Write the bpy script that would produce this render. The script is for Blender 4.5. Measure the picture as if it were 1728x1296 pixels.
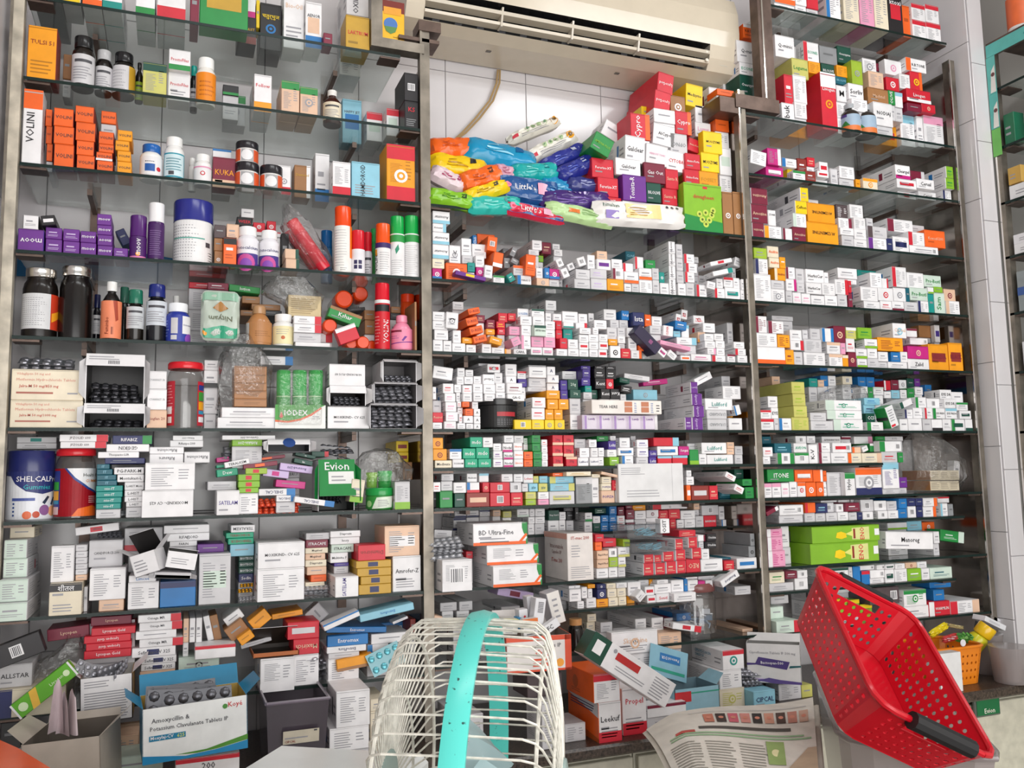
import bpy, math, random
from mathutils import Vector, Matrix
random.seed(7)
for o in list(bpy.data.objects): bpy.data.objects.remove(o, do_unlink=True)
scene = bpy.context.scene
COL = scene.collection

# ---------------------------------------------------------------- camera
FPX, YAW, PIT, ROLL = 1461.3, math.radians(21.46), math.radians(6.254), math.radians(-1.078)
CAM = Vector((0, -2.2, 1.45))
FWD = Vector((math.sin(YAW)*math.cos(PIT), math.cos(YAW)*math.cos(PIT), math.sin(PIT)))
_r0 = Vector((math.cos(YAW), -math.sin(YAW), 0)); _u0 = _r0.cross(FWD)
RGT = math.cos(ROLL)*_r0 + math.sin(ROLL)*_u0
UPV = -math.sin(ROLL)*_r0 + math.cos(ROLL)*_u0
cam = bpy.data.objects.new('camera', bpy.data.cameras.new('camera')); COL.objects.link(cam)
cam.matrix_world = Matrix(((RGT.x, UPV.x, -FWD.x, CAM.x), (RGT.y, UPV.y, -FWD.y, CAM.y), (RGT.z, UPV.z, -FWD.z, CAM.z), (0, 0, 0, 1)))
cam.data.sensor_width = 36; cam.data.lens = 36*FPX/1728; cam.data.clip_start = .05
scene.camera = cam

def ray(x, y): return RGT*((x-864)/FPX) + UPV*((648-y)/FPX) + FWD
def at(x, y, Y):                      # pixel -> point on the vertical plane Y
    w = ray(x, y); return CAM + w*((Y-CAM.y)/w.y)
def atz(x, y, Z):                     # pixel -> point on the horizontal plane Z
    w = ray(x, y); return CAM + w*((Z-CAM.z)/w.z)
def atd(x, y, d): return CAM + ray(x, y)*d

# ---------------------------------------------------------------- light
world = bpy.data.worlds.new('daylight'); scene.world = world; world.use_nodes = True
wb = world.node_tree.nodes['Background']; wb.inputs[0].default_value = (.90, .95, 1, 1); wb.inputs[1].default_value = .32
def area(name, loc, rot, sx, sy, e, col=(1, 1, 1)):
    l = bpy.data.lights.new(name, 'AREA'); l.shape = 'RECTANGLE'; l.size = sx; l.size_y = sy; l.energy = e; l.color = col
    o = bpy.data.objects.new(name, l); o.location = loc; o.rotation_euler = rot; COL.objects.link(o); return o
area('shopfront_daylight', (1.2, -4.3, 1.35), (math.radians(90), 0, 0), 4.6, 2.5, 128, (1, .985, .96))
area('added_overhead_fill', (.4, -1.5, 3.36), (math.radians(18), 0, 0), 1.2, .12, 7, (.97, .99, 1))  # unseen overhead fill lamp, added to brighten shelves and room
area('added_overhead_fill', (2.1, -1.2, 3.36), (math.radians(15), 0, 0), 1.2, .12, 10, (.97, .99, 1))  # second added overhead fill, no visible fixture
vs = scene.view_settings; vs.view_transform = 'Standard'; vs.look = 'None'; vs.exposure = 0.34; vs.gamma = 1; vs.use_curve_mapping = False

# ---------------------------------------------------------------- materials
def lin(h):
    h = h.lstrip('#'); h = h if len(h) == 6 else ''.join(x*2 for x in h); v = [int(h[i:i+2], 16)/255 for i in (0, 2, 4)]
    return tuple((c/12.92 if c <= .04045 else ((c+.055)/1.055)**2.4) for c in v)
def mat(name, base=None, rough=.5, metal=0, spec=.5, attr=False, noise=0, nscale=40, trans=0, alpha=1, bump=0, emit=None):
    m = bpy.data.materials.new(name); m.use_nodes = True; nt = m.node_tree; b = nt.nodes['Principled BSDF']
    b.inputs['Roughness'].default_value = rough; b.inputs['Metallic'].default_value = metal
    b.inputs['Specular IOR Level'].default_value = spec
    b.inputs['Transmission Weight'].default_value = trans; b.inputs['Alpha'].default_value = alpha
    src = None
    if attr:
        a = nt.nodes.new('ShaderNodeAttribute'); a.attribute_name = 'Col'; src = a.outputs['Color']
    else:
        b.inputs['Base Color'].default_value = (*lin(base), 1)
    if noise or bump:
        tc = nt.nodes.new('ShaderNodeTexCoord'); n = nt.nodes.new('ShaderNodeTexNoise'); n.inputs['Scale'].default_value = nscale; n.inputs['Detail'].default_value = 6
        nt.links.new(tc.outputs['Object'], n.inputs['Vector'])
        if noise:
            mr = nt.nodes.new('ShaderNodeMapRange'); mr.inputs['From Min'].default_value = .3; mr.inputs['From Max'].default_value = .7
            mr.inputs['To Min'].default_value = 1-noise; mr.inputs['To Max'].default_value = 1+noise*.4
            nt.links.new(n.outputs['Fac'], mr.inputs['Value'])
            mx = nt.nodes.new('ShaderNodeMix'); mx.data_type = 'RGBA'; mx.blend_type = 'MULTIPLY'; mx.inputs['Factor'].default_value = 1
            if src: nt.links.new(src, mx.inputs['A'])
            else: mx.inputs['A'].default_value = (*lin(base), 1)
            nt.links.new(mr.outputs['Result'], mx.inputs['B']); src = mx.outputs['Result']
        if bump:
            bp = nt.nodes.new('ShaderNodeBump'); bp.inputs['Strength'].default_value = bump; bp.inputs['Distance'].default_value = .003
            nt.links.new(n.outputs['Fac'], bp.inputs['Height']); nt.links.new(bp.outputs['Normal'], b.inputs['Normal'])
    if src: nt.links.new(src, b.inputs['Base Color'])
    if emit: b.inputs['Emission Color'].default_value = (*lin(emit), 1); b.inputs['Emission Strength'].default_value = 1
    return m
def sheet(name, tint, rough=.02, ior=1.5, extra=0.0, diff=None, dfac=0.0, bump=0, nscale=30):
    """thin clear sheet: tinted see-through plus Fresnel gloss, optionally a milky diffuse share"""
    m = bpy.data.materials.new(name); m.use_nodes = True; nt = m.node_tree; nt.nodes.clear()
    out = nt.nodes.new('ShaderNodeOutputMaterial'); t = nt.nodes.new('ShaderNodeBsdfTransparent'); g = nt.nodes.new('ShaderNodeBsdfGlossy')
    t.inputs[0].default_value = (*tint, 1); g.inputs['Roughness'].default_value = rough
    f = nt.nodes.new('ShaderNodeLayerWeight'); f.inputs[0].default_value = .5            # Schlick gloss, the same from both sides
    pw = nt.nodes.new('ShaderNodeMath'); pw.operation = 'POWER'; pw.inputs[1].default_value = 4.5; nt.links.new(f.outputs['Facing'], pw.inputs[0])
    ad = nt.nodes.new('ShaderNodeMath'); ad.operation = 'ADD'; ad.inputs[1].default_value = .03+extra; ad.use_clamp = True
    nt.links.new(pw.outputs[0], ad.inputs[0])
    base = t.outputs[0]
    if diff:
        d = nt.nodes.new('ShaderNodeBsdfDiffuse'); d.inputs[0].default_value = (*lin(diff), 1)
        tl = nt.nodes.new('ShaderNodeBsdfTranslucent'); tl.inputs[0].default_value = (*lin(diff), 1)
        m2 = nt.nodes.new('ShaderNodeMixShader'); m2.inputs[0].default_value = .4; nt.links.new(d.outputs[0], m2.inputs[1]); nt.links.new(tl.outputs[0], m2.inputs[2])
        m1 = nt.nodes.new('ShaderNodeMixShader'); m1.inputs[0].default_value = dfac
        nt.links.new(t.outputs[0], m1.inputs[1]); nt.links.new(m2.outputs[0], m1.inputs[2]); base = m1.outputs[0]
    mix = nt.nodes.new('ShaderNodeMixShader'); nt.links.new(ad.outputs[0], mix.inputs[0]); nt.links.new(base, mix.inputs[1]); nt.links.new(g.outputs[0], mix.inputs[2])
    if bump:
        tc = nt.nodes.new('ShaderNodeTexCoord'); n = nt.nodes.new('ShaderNodeTexNoise'); n.inputs['Scale'].default_value = nscale; n.inputs['Detail'].default_value = 3
        bp = nt.nodes.new('ShaderNodeBump'); bp.inputs['Strength'].default_value = bump; bp.inputs['Distance'].default_value = .01
        nt.links.new(tc.outputs['Object'], n.inputs['Vector']); nt.links.new(n.outputs['Fac'], bp.inputs['Height'])
        nt.links.new(bp.outputs['Normal'], g.inputs['Normal']); nt.links.new(bp.outputs['Normal'], f.inputs['Normal'])
    nt.links.new(mix.outputs[0], out.inputs[0]); return m
M = {
 'card': mat('printed_card', attr=True, rough=.42, noise=.10, nscale=25),
 'matte': mat('plain_board', attr=True, rough=.75, noise=.12, nscale=30),
 'plastic': mat('glossy_plastic', attr=True, rough=.22, noise=.04, nscale=20),
 'film': mat('printed_film', attr=True, rough=.25, noise=.06, nscale=14, bump=.35),
 'steel': mat('brushed_steel', '#c6bcb4', rough=.13, metal=1, noise=.3, nscale=9), 'wornsteel': mat('worn_cream_steel', '#d0c7b6', rough=.45, metal=.25, noise=.4, nscale=22),
 'dirtysteel': mat('tarnished_steel', '#8d857a', rough=.42, metal=.75, noise=.5, nscale=14),
 'brownsteel': mat('stained_steel', '#6b5a52', rough=.4, metal=.7, noise=.4, nscale=18),
 'chrome': mat('polished_edge', '#e4e0da', rough=.16, metal=1),
 'glass': sheet('shelf_glass', (.925, .962, .95), rough=.015, extra=.06),
 'glassedge': mat('shelf_glass_edge', '#0b221e', rough=.35, spec=.3),
 'bag': sheet('clear_polybag', (.955, .955, .955), rough=.07, extra=.05, diff='#e8e8e8', dfac=.07, bump=1.0, nscale=60),
 'clear': sheet('clear_plastic', (.86, .88, .90), rough=.05, extra=.04, diff='#b8bcc2', dfac=.12),
 'clearjar': sheet('clear_jar', (.86, .86, .86), rough=.05, extra=.05, diff='#c0b4ac', dfac=.12),
 'smoke': sheet('smoky_plastic', (.42, .38, .42), rough=.15, extra=.03, diff='#6e6470', dfac=.55),
 'milky': sheet('milky_plastic', (.80, .78, .78), rough=.2, extra=.02, diff='#b9b0b0', dfac=.62),
 'tile': mat('white_wall_tile', '#d4d0d2', rough=.16, spec=.5, noise=.07, nscale=3),
 'grout': mat('tile_grout', '#a29fa2', rough=.9),
 'plaster': mat('painted_plaster', '#cfcac4', rough=.85, noise=.08, nscale=2),
 'floor': mat('terrazzo_floor', '#8c877f', rough=.4, noise=.2, nscale=60),
 'granite': mat('speckled_granite', '#4a3e36', rough=.3, noise=.85, nscale=170, bump=.2),
 'laminate': mat('scuffed_cream_laminate', '#c9c5b4', rough=.45, noise=.18, nscale=30),
 'foil': mat('blister_foil', attr=True, rough=.3, metal=.6),
 'pvc': mat('blister_pvc', attr=True, rough=.18, noise=.05),
 'wire': mat('chipped_white_enamel', '#dedad0', rough=.35, noise=.35, nscale=70),
 'rubber': mat('soft_black_grip', '#17171a', rough=.5),
 'dark': mat('dark_void_plastic', '#141414', rough=.6),
}
CN = {  # colour code: (sRGB, word)
 'w': ('#eceaec', 'white'), 'W': ('#cfcdd0', 'pale grey'), 'G': ('#8d8f92', 'grey'), 'o': ('#f0651f', 'orange'), 'r': ('#cf1f33', 'red'), 'm': ('#7c1a36', 'maroon'),
 'y': ('#f2cd12', 'yellow'), 'a': ('#f09d14', 'amber'), 'g': ('#1f8a3f', 'green'), 'D': ('#0f4a3c', 'dark green'), 't': ('#128f86', 'teal'), 'b': ('#1c74b8', 'blue'), 'n': ('#232a5e', 'navy'),
 'p': ('#6a2a8c', 'purple'), 'M': ('#c21f7c', 'magenta'), 'k': ('#1d1a1e', 'black'), 'P': ('#e59cbb', 'pink'), 'c': ('#8cc4d8', 'light blue'), 'l': ('#9cb932', 'lime'), 'B': ('#a07045', 'brown'),
 'e': ('#e8dcc4', 'cream'), 's': ('#e2bca0', 'peach'), 'v': ('#c9b3dc', 'lilac'), 'V': ('#46308c', 'violet'), 'i': ('#ccdcd0', 'mint'), 'E': ('#17a37c', 'emerald'), 'u': ('#c59a2d', 'gold'),
 'R': ('#8c2b22', 'rust'), 'O': ('#c8c46a', 'olive yellow'), 'd': ('#55474a', 'dark brown'), 'T': ('#0d5d6e', 'dark teal'), 'L': ('#84b829', 'bright green'), 'x': ('#3a3a3c', 'charcoal'),
}
C = {k: lin(v[0]) for k, v in CN.items()}
C['ink'] = lin('#4a494f'); C['ink2'] = lin('#9b9aa0'); C['card_in'] = lin('#b9a98e')
def col(c):
    if isinstance(c, str): return C[c] if c in C else lin(c)
    return c

# ---------------------------------------------------------------- mesh builder
class MB:
    def __init__(s): s.v = []; s.f = []; s.c = []; s.m = []
    def face(s, pts, c='w', m=0):
        i = len(s.v); s.v += [Vector(p) for p in pts]; s.f.append(tuple(range(i, i+len(pts)))); s.c.append(col(c)); s.m.append(m)
    def mesh(s, vs, fs, c='w', m=0):
        i = len(s.v); s.v += [Vector(p) for p in vs]; cc = col(c)
        for f in fs: s.f.append(tuple(i+k for k in f)); s.c.append(cc); s.m.append(m)
    def box(s, o, u, v, w, c='w', m=0, ch=0.0, cols=None):
        """o corner (front lower left), u width, v height, w depth; cols = dict face->colour (front,back,left,right,top,bottom); chamfer ch"""
        o, u, v, w = Vector(o), Vector(u), Vector(v), Vector(w)
        cs = {k: col(c) for k in ('front', 'back', 'left', 'right', 'top', 'bottom')}
        if cols: cs.update({k: col(x) for k, x in cols.items()})
        if ch <= 0:
            P = [o, o+u, o+u+v, o+v, o+w, o+u+w, o+u+v+w, o+v+w]
            F = {'front': (0, 1, 2, 3), 'back': (5, 4, 7, 6), 'left': (4, 0, 3, 7), 'right': (1, 5, 6, 2), 'top': (3, 2, 6, 7), 'bottom': (4, 5, 1, 0)}
            i = len(s.v); s.v += P
            for k, f in F.items(): s.f.append(tuple(i+q for q in f)); s.c.append(cs[k]); s.m.append(m)
            return
        a, b, d = u.normalized()*ch, v.normalized()*ch, w.normalized()*ch
        def pt(i, j, k, ax):
            p = o + u*i + v*j + w*k
            if ax != 0: p = p + a*(1-2*i)
            if ax != 1: p = p + b*(1-2*j)
            if ax != 2: p = p + d*(1-2*k)
            return p
        idx = {}; i0 = len(s.v)
        for i in (0, 1):
            for j in (0, 1):
                for k in (0, 1):
                    for ax in (0, 1, 2): idx[i, j, k, ax] = len(s.v); s.v.append(pt(i, j, k, ax))
        def ad(q, cc): s.f.append(tuple(q)); s.c.append(cc); s.m.append(m)
        g = lambda i, j, k, ax: idx[i, j, k, ax]
        ad([g(0, 0, 0, 2), g(1, 0, 0, 2), g(1, 1, 0, 2), g(0, 1, 0, 2)], cs['front']); ad([g(1, 0, 1, 2), g(0, 0, 1, 2), g(0, 1, 1, 2), g(1, 1, 1, 2)], cs['back'])
        ad([g(0, 0, 1, 0), g(0, 0, 0, 0), g(0, 1, 0, 0), g(0, 1, 1, 0)], cs['left']); ad([g(1, 0, 0, 0), g(1, 0, 1, 0), g(1, 1, 1, 0), g(1, 1, 0, 0)], cs['right'])
        ad([g(0, 1, 0, 1), g(1, 1, 0, 1), g(1, 1, 1, 1), g(0, 1, 1, 1)], cs['top']); ad([g(0, 0, 1, 1), g(1, 0, 1, 1), g(1, 0, 0, 1), g(0, 0, 0, 1)], cs['bottom'])
        for j in (0, 1):
            for k in (0, 1): ad([g(0, j, k, 1), g(1, j, k, 1), g(1, j, k, 2), g(0, j, k, 2)], cs['front' if k == 0 else 'back'])
        for i in (0, 1):
            for k in (0, 1): ad([g(i, 0, k, 0), g(i, 1, k, 0), g(i, 1, k, 2), g(i, 0, k, 2)], cs['left' if i == 0 else 'right'])
        for i in (0, 1):
            for j in (0, 1): ad([g(i, j, 0, 0), g(i, j, 1, 0), g(i, j, 1, 1), g(i, j, 0, 1)], cs['top' if j else 'bottom'])
        for i in (0, 1):
            for j in (0, 1):
                for k in (0, 1): ad([g(i, j, k, 0), g(i, j, k, 1), g(i, j, k, 2)], cs['front'])
    def lathe(s, prof, org=(0, 0, 0), seg=20, ax=(0, 0, 1), c='w', cols=None, m=0, ms=None):
        """prof: list of (r, h); cols per ring segment"""
        ax = Vector(ax).normalized(); t = Vector((1, 0, 0)) if abs(ax.x) < .9 else Vector((0, 1, 0))
        e1 = ax.cross(t).normalized(); e2 = ax.cross(e1); org = Vector(org); i0 = len(s.v)
        for r, h in prof:
            for k in range(seg):
                a = 2*math.pi*k/seg; s.v.append(org + ax*h + e1*(r*math.cos(a)) + e2*(r*math.sin(a)))
        for j in range(len(prof)-1):
            cc = col(cols[j] if cols else c); mm = ms[j] if ms else m
            for k in range(seg):
                k2 = (k+1) % seg; s.f.append((i0+j*seg+k, i0+j*seg+k2, i0+(j+1)*seg+k2, i0+(j+1)*seg+k)); s.c.append(cc); s.m.append(mm)
        s.f.append(tuple(i0+k for k in reversed(range(seg)))); s.c.append(col(cols[0] if cols else c)); s.m.append(ms[0] if ms else m)
        n = (len(prof)-1)*seg; s.f.append(tuple(i0+n+k for k in range(seg))); s.c.append(col(cols[-1] if cols else c)); s.m.append(ms[-1] if ms else m)
    def tube(s, pts, r, seg=6, c='w', m=0):
        pts = [Vector(p) for p in pts]; i0 = len(s.v); n = len(pts); prev = None
        for i, p in enumerate(pts):
            d = (pts[min(i+1, n-1)]-pts[max(i-1, 0)]).normalized()
            if prev is None: e1 = d.cross(Vector((0, 0, 1)) if abs(d.z) < .9 else Vector((1, 0, 0))).normalized()
            else: e1 = (prev - d*prev.dot(d)).normalized()
            prev = e1; e2 = d.cross(e1)
            for k in range(seg):
                a = 2*math.pi*k/seg; s.v.append(p + e1*(r*math.cos(a)) + e2*(r*math.sin(a)))
        cc = col(c)
        for i in range(n-1):
            for k in range(seg):
                k2 = (k+1) % seg; s.f.append((i0+i*seg+k, i0+i*seg+k2, i0+(i+1)*seg+k2, i0+(i+1)*seg+k)); s.c.append(cc); s.m.append(m)
        s.f.append(tuple(i0+k for k in reversed(range(seg)))); s.c.append(cc); s.m.append(m)
        s.f.append(tuple(i0+(n-1)*seg+k for k in range(seg))); s.c.append(cc); s.m.append(m)
    def build(s, name, mats, parent=None, org=(0, 0, 0), smooth=False):
        org = Vector(org); me = bpy.data.meshes.new(name); me.from_pydata([tuple(p-org) for p in s.v], [], s.f)
        if not isinstance(mats, (list, tuple)): mats = [mats]
        for m in mats: me.materials.append(M[m] if isinstance(m, str) else m)
        me.polygons.foreach_set('material_index', s.m)
        a = me.color_attributes.new('Col', 'FLOAT_COLOR', 'CORNER'); buf = []
        for f, c in zip(s.f, s.c): buf += [c[0], c[1], c[2], 1.0]*len(f)
        a.data.foreach_set('color', buf)
        if smooth:
            me.polygons.foreach_set('use_smooth', [True]*len(s.f))
            me.set_sharp_from_angle(angle=math.radians(38))
        me.update(); o = bpy.data.objects.new(name, me); COL.objects.link(o); o.location = org
        if parent: o.parent = parent; o.location = org - (parent.location if parent.parent is None else parent.location + parent.parent.location)
        return o
def tag(o, label, cat, group=None, kind=None):
    if label: o['label'] = label
    if cat: o['category'] = cat
    if group: o['group'] = group
    if kind: o['kind'] = kind
    return o
def thing(name, loc, label, cat, group=None):
    o = bpy.data.objects.new(name, None); o.location = loc; o.empty_display_size = .02; COL.objects.link(o); return tag(o, label, cat, group)
def struct(o): o['kind'] = 'structure'; return o

# ---------------------------------------------------------------- lettering (flat print as fine mesh)
TXT = {}; WANT = set()
def text_mesh(strings):
    objs = []
    for t, bold in strings:
        cu = bpy.data.curves.new('t', 'FONT'); cu.body = t; cu.resolution_u = 1; cu.offset = .007 if bold else .0; cu.fill_mode = 'FRONT'
        o = bpy.data.objects.new('t', cu); COL.objects.link(o); objs.append((t, bold, o, cu))
    dg = bpy.context.evaluated_depsgraph_get(); dg.update()
    for t, bold, o, cu in objs:
        e = o.evaluated_get(dg); me = e.to_mesh(); vs = [(v.co.x, v.co.y) for v in me.vertices]; fs = [tuple(p.vertices) for p in me.polygons]; e.to_mesh_clear()
        if vs:
            x0, x1 = min(v[0] for v in vs), max(v[0] for v in vs); y0, y1 = min(v[1] for v in vs), max(v[1] for v in vs)
            w, h = max(x1-x0, 1e-4), max(y1-y0, 1e-4); TXT[t, bold] = ([((a-x0)/w, (b-y0)/h) for a, b in vs], fs, w/h)
        bpy.data.objects.remove(o); bpy.data.curves.remove(cu)
class Face:
    """a flat face to print on: origin, unit u, unit v, normal, size"""
    def __init__(s, mb, o, u, v, m=0, lift=.0004, bend=None):
        s.mb = mb; s.o = Vector(o); s.W = Vector(u).length; s.H = Vector(v).length; s.u = Vector(u).normalized(); s.v = Vector(v).normalized(); s.n = s.u.cross(s.v).normalized(); s.m = m; s.lift = lift; s.k = 1; s.bend = bend
    def p(s, a, b, k=None):
        if s.bend: return s.bend(a, b, s.lift*(k or s.k))
        return s.o + s.u*(a*s.W) + s.v*(b*s.H) + s.n*(s.lift*(k or s.k))
    def rect(s, a0, b0, a1, b1, c, k=None):
        n = 1 if not s.bend else max(1, math.ceil(abs(a1-a0)*20))
        for i in range(n):
            x0 = a0+(a1-a0)*i/n; x1 = a0+(a1-a0)*(i+1)/n
            s.mb.face([s.p(x0, b0, k), s.p(x1, b0, k), s.p(x1, b1, k), s.p(x0, b1, k)], c, s.m)
    def poly(s, pts, c, k=None):
        if not s.bend: s.mb.face([s.p(a, b, k) for a, b in pts], c, s.m); return
        def clip(P, x, sg):
            out = []
            for i in range(len(P)):
                A, B = P[i-1], P[i]; ia, ib = (A[0]-x)*sg >= 0, (B[0]-x)*sg >= 0
                if ia != ib: t = (x-A[0])/(B[0]-A[0]); out.append((x, A[1]+t*(B[1]-A[1])))
                if ib: out.append(B)
            return out
        lo, hi = min(p[0] for p in pts), max(p[0] for p in pts); n = max(1, math.ceil((hi-lo)*20))
        for i in range(n):
            Q = clip(clip(list(pts), lo+(hi-lo)*i/n, 1), lo+(hi-lo)*(i+1)/n, -1)
            if len(Q) > 2: s.mb.face([s.p(a, b, k) for a, b in Q], c, s.m)
    def disc(s, a, b, r, c, k=None, n=14, ry=None):
        ry = ry or r*s.W/s.H; s.poly([(a+r*math.cos(2*math.pi*i/n), b+ry*math.sin(2*math.pi*i/n)) for i in range(n)], c, k)
    def lines(s, a0, b0, a1, b1, n, c='ink2', th=.35, rag=.3, k=None):
        st = (b1-b0)/n
        for i in range(n):
            y = b0+st*i; s.rect(a0, y, a1-random.random()*rag*(a1-a0), y+st*th, c, k)
    def text(s, t, a, b, w, h, c='ink', bold=True, q=False, vert=False, k=None):
        """fit text in box a,b,w,h (fractions)"""
        if (t, bold) not in TXT: return
        vs, fs, asp = TXT[t, bold]; bw, bh = w*s.W, h*s.H
        if vert: bw, bh = bh, bw
        tw, th = bw, bw/asp
        if th > bh: th = bh; tw = min(bw, bh*asp)
        if th < bh*.5: th = min(bh*.5, th*1.25)
        ca, cb = a+w/2, b+h/2; pts = []
        for x, y in vs:
            dx, dy = (x-.5)*tw, (y-.5)*th
            if q: dx, dy = -dx, -dy
            if vert: dx, dy = -dy, dx
            pts.append(s.p(ca+dx/s.W, cb+dy/s.H, k or 3))
        s.mb.mesh(pts, fs, c, s.m)

# ================================================================ the room
XA, XB, XC, XD = -.344, .612, 1.66, 2.582
BACK = .31
ZS = {'1': 2.605, '2': 2.404, '3': 2.197, '4': 1.991, '5': 1.793, '6': 1.585, '7': 1.377, '8': 1.168, '9': .962}
GRANITE = .795
def slab(name, x0, x1, y0, y1, z0, z1, m, c='w'):
    b = MB(); b.box((x0, y0, z0), (x1-x0, 0, 0), (0, 0, z1-z0), (0, y1-y0, 0), c); return b.build(name, m, org=((x0+x1)/2, (y0+y1)/2, z0))
struct(slab('floor', -2.2, 3.3, -4.6, .45, -.05, 0, 'floor'))
struct(slab('ceiling', -2.2, 3.3, -4.6, .45, 3.42, 3.5, 'plaster'))
struct(slab('wall_left', -2.3, -2.2, -4.6, .45, 0, 3.42, 'plaster'))
wr = struct(slab('wall_right', 3.1, 3.2, -4.6, .45, 0, 3.42, 'plaster'))
wbk = struct(slab('wall_back', -2.2, 3.1, BACK+.008, .45, 0, 3.42, 'grout'))
def tiles(parent, o, u, v, nu, nv, tw, th, n, gap=.0009, skip=None):
    """tile pieces sharing one mesh, laid on the plane o,u,v; n = outward normal"""
    u, v, n = Vector(u), Vector(v), Vector(n); b = MB()
    b.box(-n*.006 + u*gap + v*gap, u*(tw-2*gap), v*(th-2*gap), n*.006, ch=.0012)
    me = None
    for j in range(nv):
        for i in range(nu):
            p = Vector(o)+u*(tw*i)+v*(th*j)
            if skip and skip(p): continue
            if me is None:
                t = b.build('tile', 'tile', None); me = t.data
            else:
                t = bpy.data.objects.new('tile', me); COL.objects.link(t)
            t.parent = parent; t.location = p + n*.0055 - parent.location
tiles(wbk, (-.60, BACK+.008, .36), (1, 0, 0), (0, 0, 1), 13, 9, .276, .34, (0, -1, 0))

def pillar(name, x0, x1, y0, y1, faces):
    p = struct(slab(name, x0, x1, y0, y1, 0, 3.42, 'grout'))
    for f in faces:
        if f == 'front': tiles(p, (x0, y0, 0), (1, 0, 0), (0, 0, 1), 1, 12, x1-x0, .29, (0, -1, 0))
        if f == 'left': tiles(p, (x0, y1, .08), (0, -1, 0), (0, 0, 1), 1, 12, y1-y0, .29, (-1, 0, 0))
        if f == 'right': tiles(p, (x1, y0, .1), (0, 1, 0), (0, 0, 1), 1, 12, y1-y0, .29, (1, 0, 0))
pillar('wall_pillar_right', 2.632, 2.700, -.052, BACK+.008, ('front', 'left'))
pillar('wall_pillar_left', -.62, -.392, -.45, BACK+.008, ('front', 'right'))

# ================================================================ steel shelf frame
UP = {}
for k_, x_, l_ in (('A', XA-.02, 'tall worn steel upright against the tiled corner wall'), ('B', XB+.01, 'steel upright between spray cans and wet wipes'), ('C', XC+.01, 'steel upright between wet wipes shelf and red tonic cartons'), ('D', XD+.02, 'steel upright against the tiled pillar')):
    UP[k_] = thing('steel_upright', (x_, .15, GRANITE), l_, 'upright')
UP['E'] = thing('steel_bar_frame', (.56, .01, 2.66), 'steel bar frame stepping round the air conditioner beside the gold carton', 'bar frame'); UP['F'] = thing('steel_bar_frame', (1.72, .02, 2.66), 'brown-stained steel bar frame stepping round the air conditioner beside tonic cartons', 'bar frame')
def part(b, name, m, parent, **k): return b.build(name, m, parent, **k)
def post(x, z0, z1, up, w=.026):
    b = MB(); b.box((x, 0, z0), (w, 0, 0), (0, 0, z1-z0), (0, .03, 0)); part(b, 'post', 'wornsteel' if up == 'A' else 'dirtysteel', UP[up], org=(x, 0, z0))
    b = MB(); b.box((x-.002, -.003, z0), (.006, 0, 0), (0, 0, z1-z0), (0, .005, 0)); part(b, 'post_lip_glint', 'chrome' if up in 'CD' else 'dirtysteel', UP[up], org=(x, 0, z0))  # front lip; chrome on C and D stands in for a bright reflection
def plate(x0, x1, y0, y1, z0, z1, name='side_panel', m='steel', up=None):
    b = MB(); b.box((x0, y0, z0), (x1-x0, 0, 0), (0, 0, z1-z0), (0, y1-y0, 0)); return part(b, name, m, up, org=(x0, y0, z0))
ZC = 2.675
post(XA-.028, GRANITE, 3.40, 'A'); post(XB, GRANITE, 2.71, 'B'); post(XC, GRANITE, ZC, 'C'); post(XD+.006, GRANITE, 2.93, 'D')
plate(XB+.010, XB+.014, .03, .30, GRANITE, 2.60, up=UP['B']); plate(XC+.010, XC+.014, .03, .30, GRANITE, 2.60, up=UP['C']); plate(XD+.022, XD+.026, .03, .30, GRANITE, 2.90, up=UP['D'])
# cut-outs round the air conditioner: cross bars and offset posts
xb = at(626, 30, 0).x; xb2 = at(645, 30, 0).x; zb0 = at(680, 86, 0).z; zb1 = at(680, 70, 0).z
plate(xb, XB+.01, -.004, .034, zb0, zb1, 'cross_bar', 'dirtysteel', UP['E']); plate(xb, xb2, -.004, .034, zb1, 3.40, 'upper_post', 'dirtysteel', UP['E'])
plate(XB-.005, XB+.058, -.006, .06, 2.685, 2.715, 'cross_bar', 'brownsteel', UP['E']); plate(XB-.06, XB+.055, .0, .07, 2.655, 2.665, 'bracket_plate', 'brownsteel', UP['E'])
xc0, xc1 = at(1281, 90, 0).x, at(1304, 90, 0).x; zc0, zc1 = at(1285, 188, 0).z, at(1270, 163, 0).z
plate(XC-.012, xc1+.012, -.004, .036, zc0, zc1, 'cross_bar', 'brownsteel', UP['F']); plate(xc0, xc1, -.004, .036, zc1, 3.40, 'upper_post', 'brownsteel', UP['F'])
plate(xc0+.012, xc0+.018, -.007, -.003, zc1, 3.40, 'post_lip_glint', 'chrome', UP['F'])  # bright reflected line built as a chrome strip
plate(XC-.07, XC+.01, .0, .10, zc0-.02, zc0+.03, 'bracket_plate', 'brownsteel', UP['F'])
c0z = 2.994
BAYX = {'a': (XA+.002, XB-.002), 'b': (XB+.028, XC-.002), 'c': (XC+.028, XD+.002)}
BAYNAME = {'a': 'beside the tiled corner wall', 'b': 'under the air conditioner', 'c': 'beside the tiled pillar'}
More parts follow.
